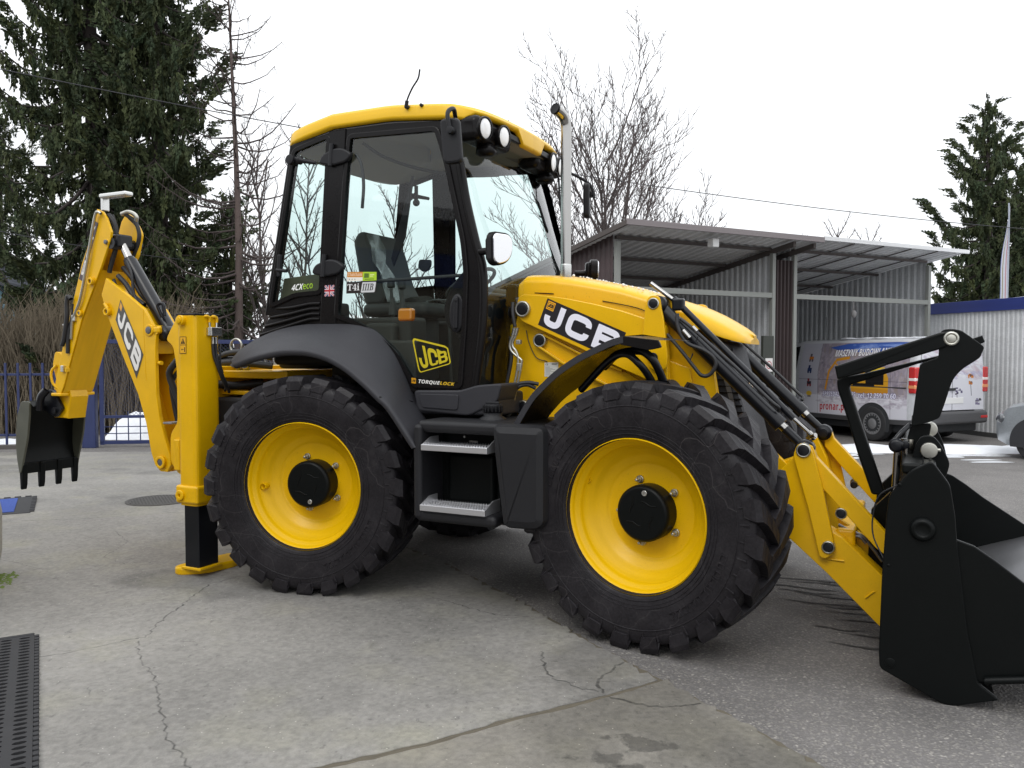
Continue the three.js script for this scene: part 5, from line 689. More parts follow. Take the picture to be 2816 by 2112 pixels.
{
  const p = group('planter', null, [-3.845, 0.012, -5.30]); tag(p, 'pale concrete planter with mossy foot at the left frame edge', 'planter');
  mesh('bowl', lathe([[0, 0], [0.40, 0], [0.43, 0.05], [0.455, 0.2], [0.46, 0.46], [0.44, 0.57], [0.40, 0.60], [0.38, 0.56], [0, 0.54]], 48, [0, 0, 0], [0, 1, 0]), std({ color: [0.42, 0.42, 0.38], roughness: 0.9, map: grime, bumpMap: fineGrain, bumpScale: 0.003 }), p);
  const r = rng(61), g = []; for (let i = 0; i < 420; i++) { const a = -0.9 + r() * 2.2, d = 0.40 + 0.16 * r() * r(), h = 0.004 + 0.008 * r(), b = new THREE.ConeGeometry(0.008 + 0.012 * r(), h, 4).translate(Math.cos(a) * d, h / 2, Math.sin(a) * d); g.push(b); }
  const mo = mesh('moss', g, std({ color: [0.10, 0.14, 0.03], roughness: 1 }), p); mo.userData.kind = 'stuff';
}

// ───────────────────────── fence and gate ─────────────────────────
const blue = std({ color: [0.024, 0.037, 0.125], roughness: 0.55, map: grime, roughnessMap: grime });
{
  const y0 = -0.15, A = [-7.62, -14.46];
  const f = group('picket_fence', null, [A[0], y0, A[1]]); f.rotation.y = 0.10; tag(f, 'blue steel picket fence left of the gate, behind the digging bucket', 'fence');
  mesh('rail', [box2(-6, 0, 0.22, 0.26, -0.02, 0.02, 0.004), box2(-6, 0, 1.28, 1.32, -0.02, 0.02, 0.004)], blue, f);
  const pk = box2(-0.018, 0.018, 0.08, 1.50, 0.02, 0.045, 0.004);
  for (let i = 0; i < 26; i++) { const q = mesh('picket', pk.clone().translate(-0.17 - i * 0.205, 0, 0), blue, f); }
  mesh('footing', box2(-6, 0, -0.05, 0.07, -0.08, 0.08, 0.01), std({ color: [0.11, 0.10, 0.095], roughness: 0.9, map: grime }), f);
  const p = group('gate_post', null, [-7.45, y0, -14.5]); tag(p, 'wide blue steel post between picket fence and mesh gate', 'post'); mesh('post', box2(-0.12, 0.12, 0, 1.92, -0.06, 0.06, 0.01), blue, p); mesh('post_cap', box2(-0.13, 0.13, 1.92, 1.94, -0.07, 0.07, 0.005), blue, p);
  const g = group('mesh_gate', null, [-7.28, y0, -14.52]); g.rotation.y = 0.17; tag(g, 'blue steel gate filled with wire mesh behind the boom', 'gate');
  mesh('gate_frame', [box2(0, 0.07, 0.05, 1.90, -0.03, 0.03, 0.004), box2(0, 5.2, 1.84, 1.91, -0.03, 0.03, 0.004), box2(0, 5.2, 0.06, 0.12, -0.03, 0.03, 0.004), box2(0, 5.2, 0.52, 0.57, -0.025, 0.025, 0.004), box2(2.55, 2.62, 0.05, 1.9, -0.03, 0.03, 0.004), box2(5.13, 5.2, 0.05, 1.9, -0.03, 0.03, 0.004)], blue, g);
  for (let i = 0; i < 24; i++) mesh('bar', box2(0.26 + i * 0.2, 0.275 + i * 0.2, 0.12, 0.64, -0.01, 0.01, 0), blue, g);
  mesh('rail', [box2(0.07, 5.13, 0.24, 0.255, -0.01, 0.01, 0), box2(0.07, 5.13, 0.36, 0.375, -0.01, 0.01, 0)], blue, g);
  const w = []; for (let i = -19; i < 74; i++) for (const d of [1, -1]) { let x0 = 0.07 + i * 0.07, x1 = x0 + 1.27, ya = 0.57, yb = 1.84; if (x1 < 0.07 || x0 > 5.13) continue; const k = (yb - ya) / (x1 - x0); let s0 = Math.max(x0, 0.07), s1 = Math.min(x1, 5.13); let u0 = ya + (s0 - x0) * k, u1 = ya + (s1 - x0) * k; if (d < 0) { u0 = ya + yb - u0; u1 = ya + yb - u1; } w.push(cyl([s0, u0, 0.004 * d], [s1, u1, 0.004 * d], 0.0028, 0.0028, 3)); }
  mesh('wire_mesh', w, std({ color: [0.05, 0.06, 0.12], roughness: 0.5, metalness: 0.3 }), g).userData.kind = 'stuff';
}

// ───────────────────────── vegetation ─────────────────────────
const bark = std({ color: [0.085, 0.070, 0.066], roughness: 0.95, map: grime, bumpMap: grime, bumpScale: 0.03 });
const barkRed = std({ color: [0.135, 0.102, 0.092], roughness: 0.95, map: grime, bumpMap: grime, bumpScale: 0.03 });
const barkDark = std({ color: [0.045, 0.036, 0.034], roughness: 0.95 });
const twigMat = std({ color: [0.085, 0.068, 0.066], roughness: 0.95 });
class Sticks { // collects thin tapered polyline branches into one mesh
  constructor() { this.p = []; this.n = []; this.ix = []; }
  add(pts, r0, r1, sides) {
    const base = this.p.length / 3, m = pts.length; const t = V(), a = V(), b = V();
    for (let i = 0; i < m; i++) {
      t.subVectors(pts[Math.min(m - 1, i + 1)], pts[Math.max(0, i - 1)]).normalize(); a.set(0.31, 0.17, 0.93).cross(t); if (a.lengthSq() < 0.01) a.set(1, 0, 0).cross(t); a.normalize(); b.crossVectors(t, a);
      const r = r0 + (r1 - r0) * i / (m - 1);
      for (let k = 0; k < sides; k++) { const q = k / sides * 6.2832, c = Math.cos(q), s = Math.sin(q), nx = a.x * c + b.x * s, ny = a.y * c + b.y * s, nz = a.z * c + b.z * s; this.p.push(pts[i].x + nx * r, pts[i].y + ny * r, pts[i].z + nz * r); this.n.push(nx, ny, nz); }
    }
    for (let i = 0; i < m - 1; i++) for (let k = 0; k < sides; k++) { const x = base + i * sides + k, y = base + i * sides + (k + 1) % sides; this.ix.push(x, y, y + sides, x, y + sides, x + sides); }
  }
  mesh(name, mat, parent) { const g = new THREE.BufferGeometry(); g.setAttribute('position', new THREE.Float32BufferAttribute(this.p, 3)); g.setAttribute('normal', new THREE.Float32BufferAttribute(this.n, 3)); g.setAttribute('uv', new THREE.Float32BufferAttribute(new Float32Array(this.p.length / 3 * 2).map((_, i) => this.p[(i >> 1) * 3 + (i & 1)] * 0.7), 2)); g.setIndex(this.ix); const m = new THREE.Mesh(g, mat); m.name = name; m.castShadow = m.receiveShadow = true; parent.add(m); return m; }
}
function bareTree(o, seed, c) { // c: { trunkH, r, levels, len, up, spread, kids, lean, matT, matB, twigs }
  const r = rng(seed), big = new Sticks(), small = new Sticks();
  const grow = (p, d, len, rad, lv) => {
    const n = lv === 0 ? 7 : 5, pts = [p.clone()], q = p.clone(), dir = d.clone();
    for (let i = 1; i <= n; i++) { dir.add(V((r() - 0.5) * c.wob, (r() - 0.5) * c.wob * 0.5 + c.up * (lv > 0 ? 1 : 0.1), (r() - 0.5) * c.wob)).normalize(); q.addScaledVector(dir, len / n); pts.push(q.clone()); }
    (lv < 2 ? big : small).add(pts, rad, rad * (lv === 0 ? 0.12 : lv >= c.levels - 1 ? 0.35 : 0.45), lv < 2 ? 7 : lv === 2 ? 4 : 3);
    if (lv >= c.levels - 1) return;
    const kids = Math.round(c.kids[lv] * (0.8 + 0.4 * r()));
    for (let k = 0; k < kids; k++) {
      const t = (lv === 0 ? c.first : 0.22) + (1 - (lv === 0 ? c.first : 0.22)) * (k + r()) / kids, f = Math.min(n - 0.01, t * n), i = Math.floor(f), s = pts[i].clone().lerp(pts[i + 1], f - i);
      const ax = pts[i + 1].clone().sub(pts[i]).normalize(), a = (k * 2.4 + r() * 1.2), side = V(Math.cos(a), 0, Math.sin(a)); side.addScaledVector(ax, -side.dot(ax)).normalize();
      const sp = c.spread * (0.7 + 0.6 * r()), nd = ax.clone().multiplyScalar(Math.cos(sp)).addScaledVector(side, Math.sin(sp)).normalize();
      grow(s, nd, len * c.shrink * (0.65 + 0.5 * r()) * (lv === 0 ? 1.25 - 0.55 * t : 1 - 0.3 * t), Math.max(c.min, rad * (0.62 - 0.25 * t) * (0.7 + 0.4 * r()) * (c.thin ?? 1)), lv + 1);
    }
  };
  for (const [bx, bz, h, rad, lx, lz] of c.stems) grow(V(bx, -0.1, bz), V(lx, 1, lz).normalize(), h, rad, 0);
  big.mesh('trunk', c.matT, o); small.mesh('twigs', c.matB, o).userData.kind = 'stuff';
  return o;
}
// spruces: drooping limbs hung with needle sprays
const sprays = [0, 1, 2].map((s) => { // a hanging curtain of needle tufts, about 1 m long
  const r = rng(100 + s), p = [], uv = [];
  for (let i = 0; i < 46; i++) {
    const t = r(), y = -t, w = (0.022 + 0.045 * (1 - t)) * (0.6 + 0.8 * r()), a = r() * 6.28, l = 0.09 + 0.14 * r(), ox = (r() - 0.5) * 0.20 * (1.15 - t), oz = (r() - 0.5) * 0.20 * (1.15 - t);
    const A = [ox, y + l * 0.3, oz], B = [ox + Math.cos(a) * w, y - l * 0.45, oz + Math.sin(a) * w], C = [ox + Math.cos(a + 0.5) * w * 0.25, y - l, oz + Math.sin(a + 0.5) * w * 0.25], D = [ox - Math.cos(a) * w * 0.5, y - l * 0.4, oz - Math.sin(a) * w * 0.5];
    p.push(...A, ...B, ...C, ...A, ...C, ...D); for (let k = 0; k < 6; k++) uv.push(r(), r());
  }
  const g = new THREE.BufferGeometry(); g.setAttribute('position', new THREE.Float32BufferAttribute(p, 3)); g.setAttribute('uv', new THREE.Float32BufferAttribute(uv, 2)); g.computeVertexNormals(); return g;
});
const needle = std({ color: [1, 1, 1], roughness: 0.85 });
function spruce(o, seed, H, R, c = {}) {
  const r = rng(seed), st = new Sticks(), put = [[], [], []], low = c.low ?? 1.2, top = V(0, H, 0);
  st.add([0, 0.25, 0.5, 0.75, 1].map((t) => V(Math.sin(t * 5 + seed) * 0.08, -0.2 + t * H, Math.cos(t * 4 + seed) * 0.08)), c.rad ?? 0.22, 0.02, 9);
  const m = new THREE.Matrix4(), q = new THREE.Quaternion(), e = new THREE.Euler(), nb = Math.round((H - low) * (c.dens ?? 11));
  for (let i = 0; i < nb; i++) {
    const t = Math.pow((i + r()) / nb, 0.92), h = low + (H - low) * t, L = (R * Math.pow(1 - t, c.pow ?? 0.75) * (0.45 + 0.65 * r()) + 0.15), a = i * 2.39996 + r() * 0.9;
    if (r() < (c.gap ?? 0.10)) continue;
    const dx = Math.cos(a), dz = Math.sin(a), droop = (0.38 + 0.34 * r()) * (1 - t * 0.9), up = 0.30 + 0.35 * t; const pts = [];
    for (let k = 0; k <= 5; k++) { const s = k / 5; pts.push(V(dx * L * s, h + L * (-droop * Math.sin(s * 2.3) + up * s * s * s + 0.25 * t * s), dz * L * s)); }
    st.add(pts, 0.012 + 0.016 * L, 0.006, 4);
    const ns = Math.ceil(L / (c.step ?? 0.085));
    for (let k = 0; k < ns; k++) {
      const s = 0.16 + 0.86 * (k + r()) / ns, f = Math.min(4.99, s * 5), b = Math.floor(f), P = pts[b].clone().lerp(pts[b + 1], f - b), off = (r() - 0.5) * 0.62 * Math.min(1, L * 0.45) * (1.15 - s);
      P.x += -dz * off; P.z += dx * off; P.y -= Math.abs(off) * 0.25;
      const len = (0.22 + 0.42 * r() * (1 - 0.6 * t)) * (c.hang ?? 1), tip = s > 0.82 ? 1.1 * r() : 0; e.set((r() - 0.5) * 0.7 + tip * dz, r() * 6.28, (r() - 0.5) * 0.7 + tip * dx * -1); e.order = 'YXZ'; q.setFromEuler(e);
      if (tip) q.setFromUnitVectors(V(0, -1, 0), V(dx, 0.25, dz).normalize());
      const wd = len * (1.15 + 0.8 * r()); m.compose(P, q, V(wd, len, wd)); put[Math.floor(r() * 3)].push([m.clone(), 0.7 + 0.6 * r(), r()]);
    }
  }
  st.mesh('trunk', barkDark, o);
  put.forEach((l, k) => { const im = new THREE.InstancedMesh(sprays[k], needle, l.length); im.name = 'crown'; im.userData.kind = 'stuff'; im.castShadow = im.receiveShadow = true; const col = new THREE.Color(); l.forEach(([mm, b, y], i) => { im.setMatrixAt(i, mm); const g = c.tone ?? 1; col.setRGB((0.030 + 0.026 * y) * b * g, (0.050 + 0.018 * y) * b * g, (0.022) * b * g); im.setColorAt(i, col); }); o.add(im); });
  return o;
}
const place = (name, x, z, y = -0.2) => group(name, null, [x, y, z]);
tag(spruce(place('spruce_tree', -9.9, -19.6), 1, 19.5, 3.0, { rad: 0.26, low: 1.4, gap: 0.10, dens: 13.5, step: 0.045 }), 'tall dark spruce, left one of the two behind the digging arm', 'tree');
tag(spruce(place('spruce_tree', -8.15, -19.2), 2, 18.5, 1.6, { rad: 0.22, low: 1.0, gap: 0.11, dens: 14, step: 0.045, pow: 0.33 }), 'tall dark spruce, right one of the two behind the digging arm', 'tree');
tag(spruce(place('spruce_tree', -6.75, -19.9), 3, 5.6, 1.3, { rad: 0.10, low: 0.3, dens: 15, tone: 1.2 }), 'small low spruce at the foot of the bare larch', 'tree');
tag(spruce(place('spruce_tree', -16.4, -26.5), 4, 9.6, 3.2, { rad: 0.22, low: 1.0, gap: 0.06, dens: 14, step: 0.065 }), 'dark spruce at the far left frame edge', 'tree');
tag(spruce(place('spruce_tree', 16.9, -29.5), 5, 10.6, 3.1, { rad: 0.22, low: 0.8, gap: 0.10, dens: 12, step: 0.034, pow: 0.78, hang: 1.1 }), 'ragged spruce standing behind the blue and grey building', 'tree');
tag(spruce(place('spruce_tree', 19.6, -30.5), 6, 9.4, 3.3, { rad: 0.22, low: 0.8, gap: 0.10, dens: 11, step: 0.04, pow: 0.5, hang: 1.3 }), 'broad spruce at the right frame edge behind the flag', 'tree');
{ // bare larch: straight reddish trunk, thin near-level branches with short hanging twigs
  const o = place('larch_tree', -6.30, -18.8), r = rng(8), t = new Sticks(), b = new Sticks(), H = 10.4;
  t.add([0, 0.2, 0.4, 0.6, 0.8, 1].map((k) => V(0.10 * Math.sin(k * 4), -0.2 + k * H, 0)), 0.125, 0.012, 9);
  for (let i = 0; i < 96; i++) {
    const k = 0.12 + 0.86 * (i + r()) / 96, h = k * H - 0.2, L = (2.6 * Math.pow(1 - k, 0.55) + 0.25) * (0.5 + 0.6 * r()), a = r() * 6.28, dx = Math.cos(a), dz = Math.sin(a), up = 0.15 + 0.45 * k; const pts = [];
    for (let s = 0; s <= 5; s++) { const q = s / 5; pts.push(V(0.10 * Math.sin(k * 4) + dx * L * q + (r() - 0.5) * 0.06, h + L * (-0.22 * Math.sin(q * 2.6) * (1 - k) + up * q * q) + (r() - 0.5) * 0.05, dz * L * q)); }
    b.add(pts, 0.012 + 0.008 * L, 0.0065, 4);
    for (let s = 0; s < L * 7; s++) { const f = Math.min(4.99, (0.2 + 0.8 * r()) * 5), j = Math.floor(f), P = pts[j].clone().lerp(pts[j + 1], f - j), l = 0.08 + 0.28 * r(), an = r() * 6.28; b.add([P, P.clone().add(V(Math.cos(an) * l * 0.6, -l * 0.25, Math.sin(an) * l * 0.6)), P.clone().add(V(Math.cos(an) * l * 0.8, -l, Math.sin(an) * l * 0.8))], 0.0062, 0.003, 3); }
  }
  t.mesh('trunk', barkRed, o); b.mesh('branches', std({ color: [0.075, 0.058, 0.055], roughness: 0.95 }), o).userData.kind = 'stuff'; tag(o, 'bare larch with reddish trunk between the spruces and the cab', 'tree');
}
tag(bareTree(place('bare_tree', 2.62, -21.5), 17, { stems: [[-0.17, 0, 6.3, 0.105, 0.0, 0], [0.15, 0.1, 6.6, 0.115, 0.0, 0], [0.26, -0.1, 4.4, 0.07, 0.26, 0.05], [-0.24, 0.1, 4.6, 0.06, -0.26, -0.05]], first: 0.22, levels: 5, kids: [12, 6, 4, 3], shrink: 0.58, up: 0.10, spread: 0.58, wob: 0.11, min: 0.0098, thin: 0.68, matT: bark, matB: twigMat }), 'large leafless tree with several stems behind the open shed', 'tree');
{
  const src = bareTree(place('bare_shrub', -1.5, -19.0), 31, { stems: [[0, 0, 3.4, 0.05, 0.15, 0], [0.3, 0.2, 3.0, 0.05, 0.35, 0.1], [-0.4, 0, 3.2, 0.045, -0.3, 0], [0.9, 0.1, 2.9, 0.04, 0.1, 0], [-0.9, 0.3, 2.8, 0.04, -0.1, 0]], first: 0.12, levels: 4, kids: [8, 5, 4], shrink: 0.46, up: 0.09, spread: 0.6, wob: 0.22, min: 0.004, matT: bark, matB: twigMat });
  tag(src, 'bare branching shrub seen through the cab side glass', 'shrub', 'bare shrubs behind the machine');
  const spots = [[-3.0, -19.4, 1.4, 1.1, 'bare branching shrub seen through the rear side window of the cab'], [0.2, -19.6, 2.5, 1.02, 'bare branching shrub seen through the cab door near its pillar'], [-4.6, -20.5, 4.0, 1.35, 'bare shrub between the larch trunk and the back of the cab'], [1.4, -20.2, 5.2, 0.95, 'bare shrub seen through the lower windscreen beside the exhaust']];
  for (const [x, z, a, s, l] of spots) { const c = src.clone(); c.name = numbered('bare_shrub'); c.position.set(x, -0.2, z); c.rotation.y = a; c.scale.setScalar(s); c.userData = { ...src.userData, label: l }; scene.add(c); }
}
{ // thin birches far behind
  const bc = (h, m) => ({ stems: [[0, 0, h, 0.09, 0.02, 0]], first: 0.2, levels: 4, kids: [22, 7, 4], shrink: 0.26, up: 0.05, spread: 0.62, wob: 0.16, min: 0.008, matT: m, matB: m });
  const a = bareTree(place('birch_tree', -9.0, -31), 51, bc(9.5, twigMat)); tag(a, 'thin bare birch right of the larch trunk', 'tree', 'thin birches far behind');
  const put = (src, x, z, rot, s, l) => { const c = src.clone(); c.name = numbered(src.name.replace(/_\d+$/, '')); c.position.set(x, -0.2, z); c.rotation.y = rot; c.scale.setScalar(s); c.userData = { ...src.userData, label: l }; scene.add(c); return c; };
  put(a, -7.6, -30, 2, 0.94, 'thin bare birch just left of the cab roof'); put(a, -10.6, -32, 4, 0.9, 'thin bare birch glimpsed between spruce and larch'); put(a, -4.5, -33, 1, 0.8, 'thin bare birch hidden partly by the cab');
  const f = bareTree(place('skyline_tree', 18.3, -47), 52, bc(8.6, twigMat)); tag(f, 'thin bare tree above the right half of the shed roof', 'tree', 'bare trees on the skyline');
  put(f, 20.6, -48, 1, 0.96, 'thin bare tree next to the ragged spruce'); put(f, 16.9, -48, 2, 0.9, 'thin bare tree left of two others on the skyline'); put(f, 22.2, -47, 3, 0.75, 'low thin bare tree against the ragged spruce'); put(f, 11.2, -45, 4, 0.78, 'thin bare tree above the left half of the shed roof'); put(f, 13.4, -45, 5, 0.66, 'short thin bare tree above the step of the shed roof'); put(f, 8.6, -45, 0.4, 0.7, 'thin bare tree beside the big leafless tree');
}
{ // dry hedge: one brown mass of twigs behind the picket fence
  const r = rng(71), s = new Sticks(); const o = group('dry_hedge', null, [0, -0.2, 0]);
  for (let i = 0; i < 6800; i++) {
    const x = -16 + r() * 8.9, z = -17.4 + (r() - 0.5) * 1.6 - (x + 9) * 0.06, H = (1.7 + 1.25 * r()) * (0.86 + 0.30 * fbm((x + 20) / 16, 0.3, 16, 2)) * (x > -6.4 ? 0.75 : 1), lx = (r() - 0.5) * 1.1, lz = (r() - 0.5) * 0.4, y = r() < 0.5 ? 0 : 0.4 * r() * H, pts = [V(x, y, z), V(x + lx * 0.3, y + (H - y) * 0.4, z + lz * 0.3), V(x + lx * 0.8 + (r() - 0.5) * 0.1, y + (H - y) * 0.75, z + lz), V(x + lx * 1.3, H, z + lz * 1.2)];
    s.add(pts, 0.011, 0.003, 3);
    for (let k = 0; k < 3; k++) { const P = pts[1].clone().lerp(pts[3], r()), l = 0.15 + 0.3 * r(), a = r() * 6.28; s.add([P, P.clone().add(V(Math.cos(a) * l * 0.6, l * 0.8, Math.sin(a) * l * 0.6))], 0.006, 0.002, 3); }
  }
  s.mesh('twigs', std({ color: [0.165, 0.135, 0.095], roughness: 1 }), o); o.children[0].userData.kind = 'stuff';
  tag(o, 'brown leafless hedge behind the blue picket fence', 'hedge');
}
// snow ------------------------------------------------------------------------------
const snowMat = std({ color: [0.86, 0.88, 0.92], roughness: 0.9, bumpMap: grime, bumpScale: 0.04 });
function snowPatch(cx, cz, rx, rz, h, seed, rough = 0.35) {
  const n = 72, rows = []; for (let i = 0; i <= 8; i++) { const q = i / 8, row = []; for (let j = 0; j <= n; j++) { const a = (j % n) / n * 6.2832, k = 1 + rough * 2.6 * (fbm((j % n) / n, seed * 0.137, 8, 4) - 0.5), e = q; row.push([cx + Math.cos(a) * rx * k * e, gy(cz) + 0.004 + h * (1 - q * q) * (0.7 + 0.6 * fbm(seed * 0.31 + Math.cos(a) * e * 0.08 + 0.3, Math.sin(a) * e * 0.08 + 0.3, 32, 3)), cz + Math.sin(a) * rz * k * e]); } rows.push(row); } return loft(rows);
}
{
  const sn = mesh('snow_bank', [snowPatch(7.4, -14.0, 1.7, 0.5, 0.11, 1, 0.5), snowPatch(5.95, -14.15, 0.9, 0.42, 0.10, 2, 0.5), snowPatch(8.9, -14.0, 0.9, 0.36, 0.1, 3, 0.5)], snowMat); tag(sn, 'ridge of old snow on the asphalt in front of the van', 'snow', null, 'stuff');
  const sp = mesh('snow_patch', [snowPatch(6.9, -13.25, 0.35, 0.06, 0.012, 4), snowPatch(7.22, -12.55, 0.32, 0.05, 0.012, 5), snowPatch(7.15, -12.25, 0.34, 0.05, 0.012, 6), snowPatch(7.05, -13.0, 0.14, 0.05, 0.012, 7), snowPatch(5.4, -13.4, 0.22, 0.06, 0.015, 8), snowPatch(4.7, -12.2, 0.12, 0.04, 0.01, 9), ...Array.from({ length: 16 }, (_, i) => { const q = rng(300 + i); return snowPatch(5.2 + 4.2 * q(), -13.6 + 1.7 * q() * q(), 0.10 + 0.28 * q(), 0.03 + 0.05 * q(), 0.012, 20 + i, 0.6); })], snowMat); tag(sp, 'thin scraps of snow on the asphalt near the silver car', 'snow', null, 'stuff');
  const hp = mesh('snow_heap', [snowPatch(-7.35, -16.2, 0.75, 0.5, 0.50, 11, 0.3), snowPatch(-6.7, -16.3, 0.8, 0.5, 0.78, 12, 0.3), snowPatch(-11.2, -15.9, 1.5, 0.35, 0.2, 13), snowPatch(-9.4, -15.3, 0.9, 0.3, 0.12, 14)], snowMat); hp.position.y = -0.05; tag(hp, 'heaped dirty snow seen through the fence and gate', 'snow', null, 'stuff');
  structure(mesh('road', sheet(-14, 0, -16.9, -15.25, 0.0, 1 / 2.6), matAsphalt));
}
// overhead wires ------------------------------------------------------------------------
{
  const wm = std({ color: [0.03, 0.03, 0.035], roughness: 0.6 });
  const wire = (a, b, sag, label, r = 0.011) => { const p = []; for (let i = 0; i <= 12; i++) { const t = i / 12; p.push([a[0] + (b[0] - a[0]) * t, a[1] + (b[1] - a[1]) * t - sag * 4 * t * (1 - t), a[2] + (b[2] - a[2]) * t]); } tag(mesh('overhead_wire', tube(p, r, 40, 5), wm), label, 'wire', 'overhead cables'); };
  wire([-11.5, 7.2, -15.5], [19, 5.2, -26], 0.55, 'overhead cable crossing the spruces and passing behind the cab and big tree');
  wire([-11.2, 4.15, -15.5], [-6.62, 3.55, -18.7], 0.12, 'lower overhead cable running past the digging arm to the larch', 0.009);
}

// ───────────────────────── open shed ─────────────────────────
const tinGrey = std({ color: [0.56, 0.575, 0.59], roughness: 0.6, metalness: 0.0, map: grime, roughnessMap: grime });
const tinBrown = std({ color: [0.075, 0.05, 0.052], roughness: 0.6, map: grime, roughnessMap: grime });
const tinRoof = std({ color: [0.80, 0.805, 0.815], roughness: 0.7, metalness: 0.0, map: grime });
const steelPaint = std({ color: [0.30, 0.31, 0.29], roughness: 0.6, map: grime });
const woodGrey = std({ color: [0.10, 0.085, 0.08], roughness: 0.85, map: grime });
function corrugated(w, h, pitch, depth) { // sheet in x-y with vertical ribs
  const n = Math.round(w / pitch), top = [], bot = []; for (let i = 0; i < n; i++) for (const [f, d] of [[0, 0], [0.32, 0], [0.5, 1], [0.82, 1]]) { const x = (i + f) / n * w; top.push([x, h, d * depth]); bot.push([x, 0, d * depth]); } top.push([w, h, 0]); bot.push([w, 0, 0]);
  const g = loft([bot, top]).toNonIndexed(); g.deleteAttribute('normal'); g.computeVertexNormals(); return g;
}
const shed = group('open_shed', null, [1.68, -0.15, -13.2]); shed.rotation.y = Math.atan2(3.8, 6.93); // local x along the front, -z into the shed
tag(shed, 'open-fronted corrugated steel shed with two bays and sloping roof', 'shed');
{
  const Hb = 2.84, roofY = (t) => 3.67 - 0.155 * (t + 0.6), D = 5.2, P = [0, 3.42, 3.96, 7.82];
  for (const x of P) mesh('post', box2(x - 0.04, x + 0.04, 0, roofY(0) - 0.12, -0.04, 0.04, 0.006), steelPaint, shed);
  mesh('beam', box2(0.04, 3.38, 2.66, 2.75, -0.035, 0.035, 0.006), steelPaint, shed); mesh('beam', box2(4.0, 7.78, 2.66, 2.75, -0.035, 0.035, 0.006), steelPaint, shed);
  const wall = (name, g, mat) => mesh(name, g, mat, shed);
  const slope = (g) => { const p = g.attributes.position; for (let i = 0; i < p.count; i++) if (p.getY(i) > 2) p.setY(i, roofY(-p.getZ(i)) + 0.01); g.computeVertexNormals(); return g; };
  wall('side_wall', slope(corrugated(D, 3, 0.14, 0.03).rotateY(Math.PI / 2).translate(-0.05, 0, -0.05)), tinBrown);
  wall('back_wall', corrugated(7.9, roofY(D) + 0.01, 0.14, 0.03).translate(0, 0, -D), tinGrey);
  wall('partition', [slope(corrugated(D, 3, 0.14, 0.03).rotateY(Math.PI / 2).translate(3.42, 0, -0.05)), slope(corrugated(D, 3, 0.14, 0.03).rotateY(Math.PI / 2).translate(3.90, 0, -0.05))], tinGrey);
  wall('front_panel', corrugated(0.46, 3.35, 0.092, 0.035).translate(3.47, 0, -0.02), std({ color: [0.035, 0.02, 0.02], roughness: 0.65, map: grime }));
  wall('end_wall', slope(corrugated(D, 3, 0.14, 0.03).rotateY(Math.PI / 2).translate(7.84, 0, -0.05)), tinGrey);
  // roofs: ribbed sheets running down the slope, purlins below
  const roofSheet = (x0, x1, dy) => { const g = corrugated(x1 - x0, 1, 0.19, 0.03), p = g.attributes.position; for (let i = 0; i < p.count; i++) { const t = p.getY(i) * (D + 0.8) - 0.6, up = p.getZ(i); p.setXYZ(i, p.getX(i) + x0, roofY(t) + dy + up, -t); } g.computeVertexNormals(); return g; };
  wall('roof', roofSheet(-0.25, 4.02, 0), tinRoof); wall('roof', roofSheet(4.0, 8.2, 0.02), tinRoof);
  const fas = (x0, x1, dy, mat, hh) => wall('fascia', (() => { const g = box2(x0, x1, roofY(-0.6) - hh + dy, roofY(-0.6) + 0.045 + dy, 0.58, 0.615, 0.006); return g; })(), mat);
  fas(-0.27, 4.04, 0, std({ color: [0.25, 0.22, 0.225], roughness: 0.7, map: grime }), 0.05); fas(4.04, 8.22, 0.02, tinRoof, 0.03);
  wall('verge', plate([[-0.6, 0], [D, 0], [D, 0.08], [-0.6, 0.08]].map(([t, d]) => [t, roofY(t) - 0.06 + d]), -0.02, 0.02).rotateY(Math.PI / 2).translate(-0.27, 0, 0), woodGrey);
  for (const t of [0.05, 1.2, 2.4, 3.6, 4.8]) { wall('purlin', box2(0, 3.42, roofY(t) - 0.07, roofY(t) - 0.015, -t - 0.03, -t + 0.03, 0.004), woodGrey); wall('purlin', box2(3.96, 7.82, roofY(t) - 0.05, roofY(t) - 0.0, -t - 0.03, -t + 0.03, 0.004), woodGrey); }
  for (const x of [4.9, 5.7, 6.5, 7.3]) wall('rafter', plate([[-0.55, 0], [D, 0], [D, 0.02], [-0.55, 0.02]].map(([t, d]) => [t, roofY(t) - 0.012 + d]), -0.008, 0.008, 0).rotateY(Math.PI / 2).translate(x, 0, 0), woodGrey);
  wall('raker', [3.42, 3.92].map((x) => plate([[-0.5, 0], [D, 0], [D, 0.09], [-0.5, 0.09]].map(([t, d]) => [t, roofY(t) - 0.13 + d]), -0.03, 0.03).rotateY(Math.PI / 2).translate(x, 0, 0)), woodGrey);
  wall('lamp', [box2(1.62, 1.76, 3.42, 3.56, 0.28, 0.42, 0.015)], M.white);
  wall('hanging_bulb', [cyl([5.55, 2.66, 0.02], [5.55, 2.50, 0.02], 0.012), new THREE.SphereGeometry(0.055, 12, 8).scale(0.9, 1.4, 0.9).translate(5.56, 2.42, 0.02)], M.trimLight);
  const eb = group('electric_panel', shed, [3.30, 0, 0.02]); const pm = std({ color: [0.05, 0.055, 0.045], roughness: 0.6, map: grime });
  mesh('board', box2(-0.16, 0.10, 1.0, 1.98, -0.01, 0.05, 0.008), pm, eb); mesh('socket', box2(-0.06, 0.05, 1.05, 1.18, 0.05, 0.09, 0.008), std({ color: [0.5, 0.45, 0.33], roughness: 0.6 }), eb); mesh('rail', box2(-0.7, -0.16, 1.32, 1.36, 0.0, 0.03, 0.004), pm, eb);
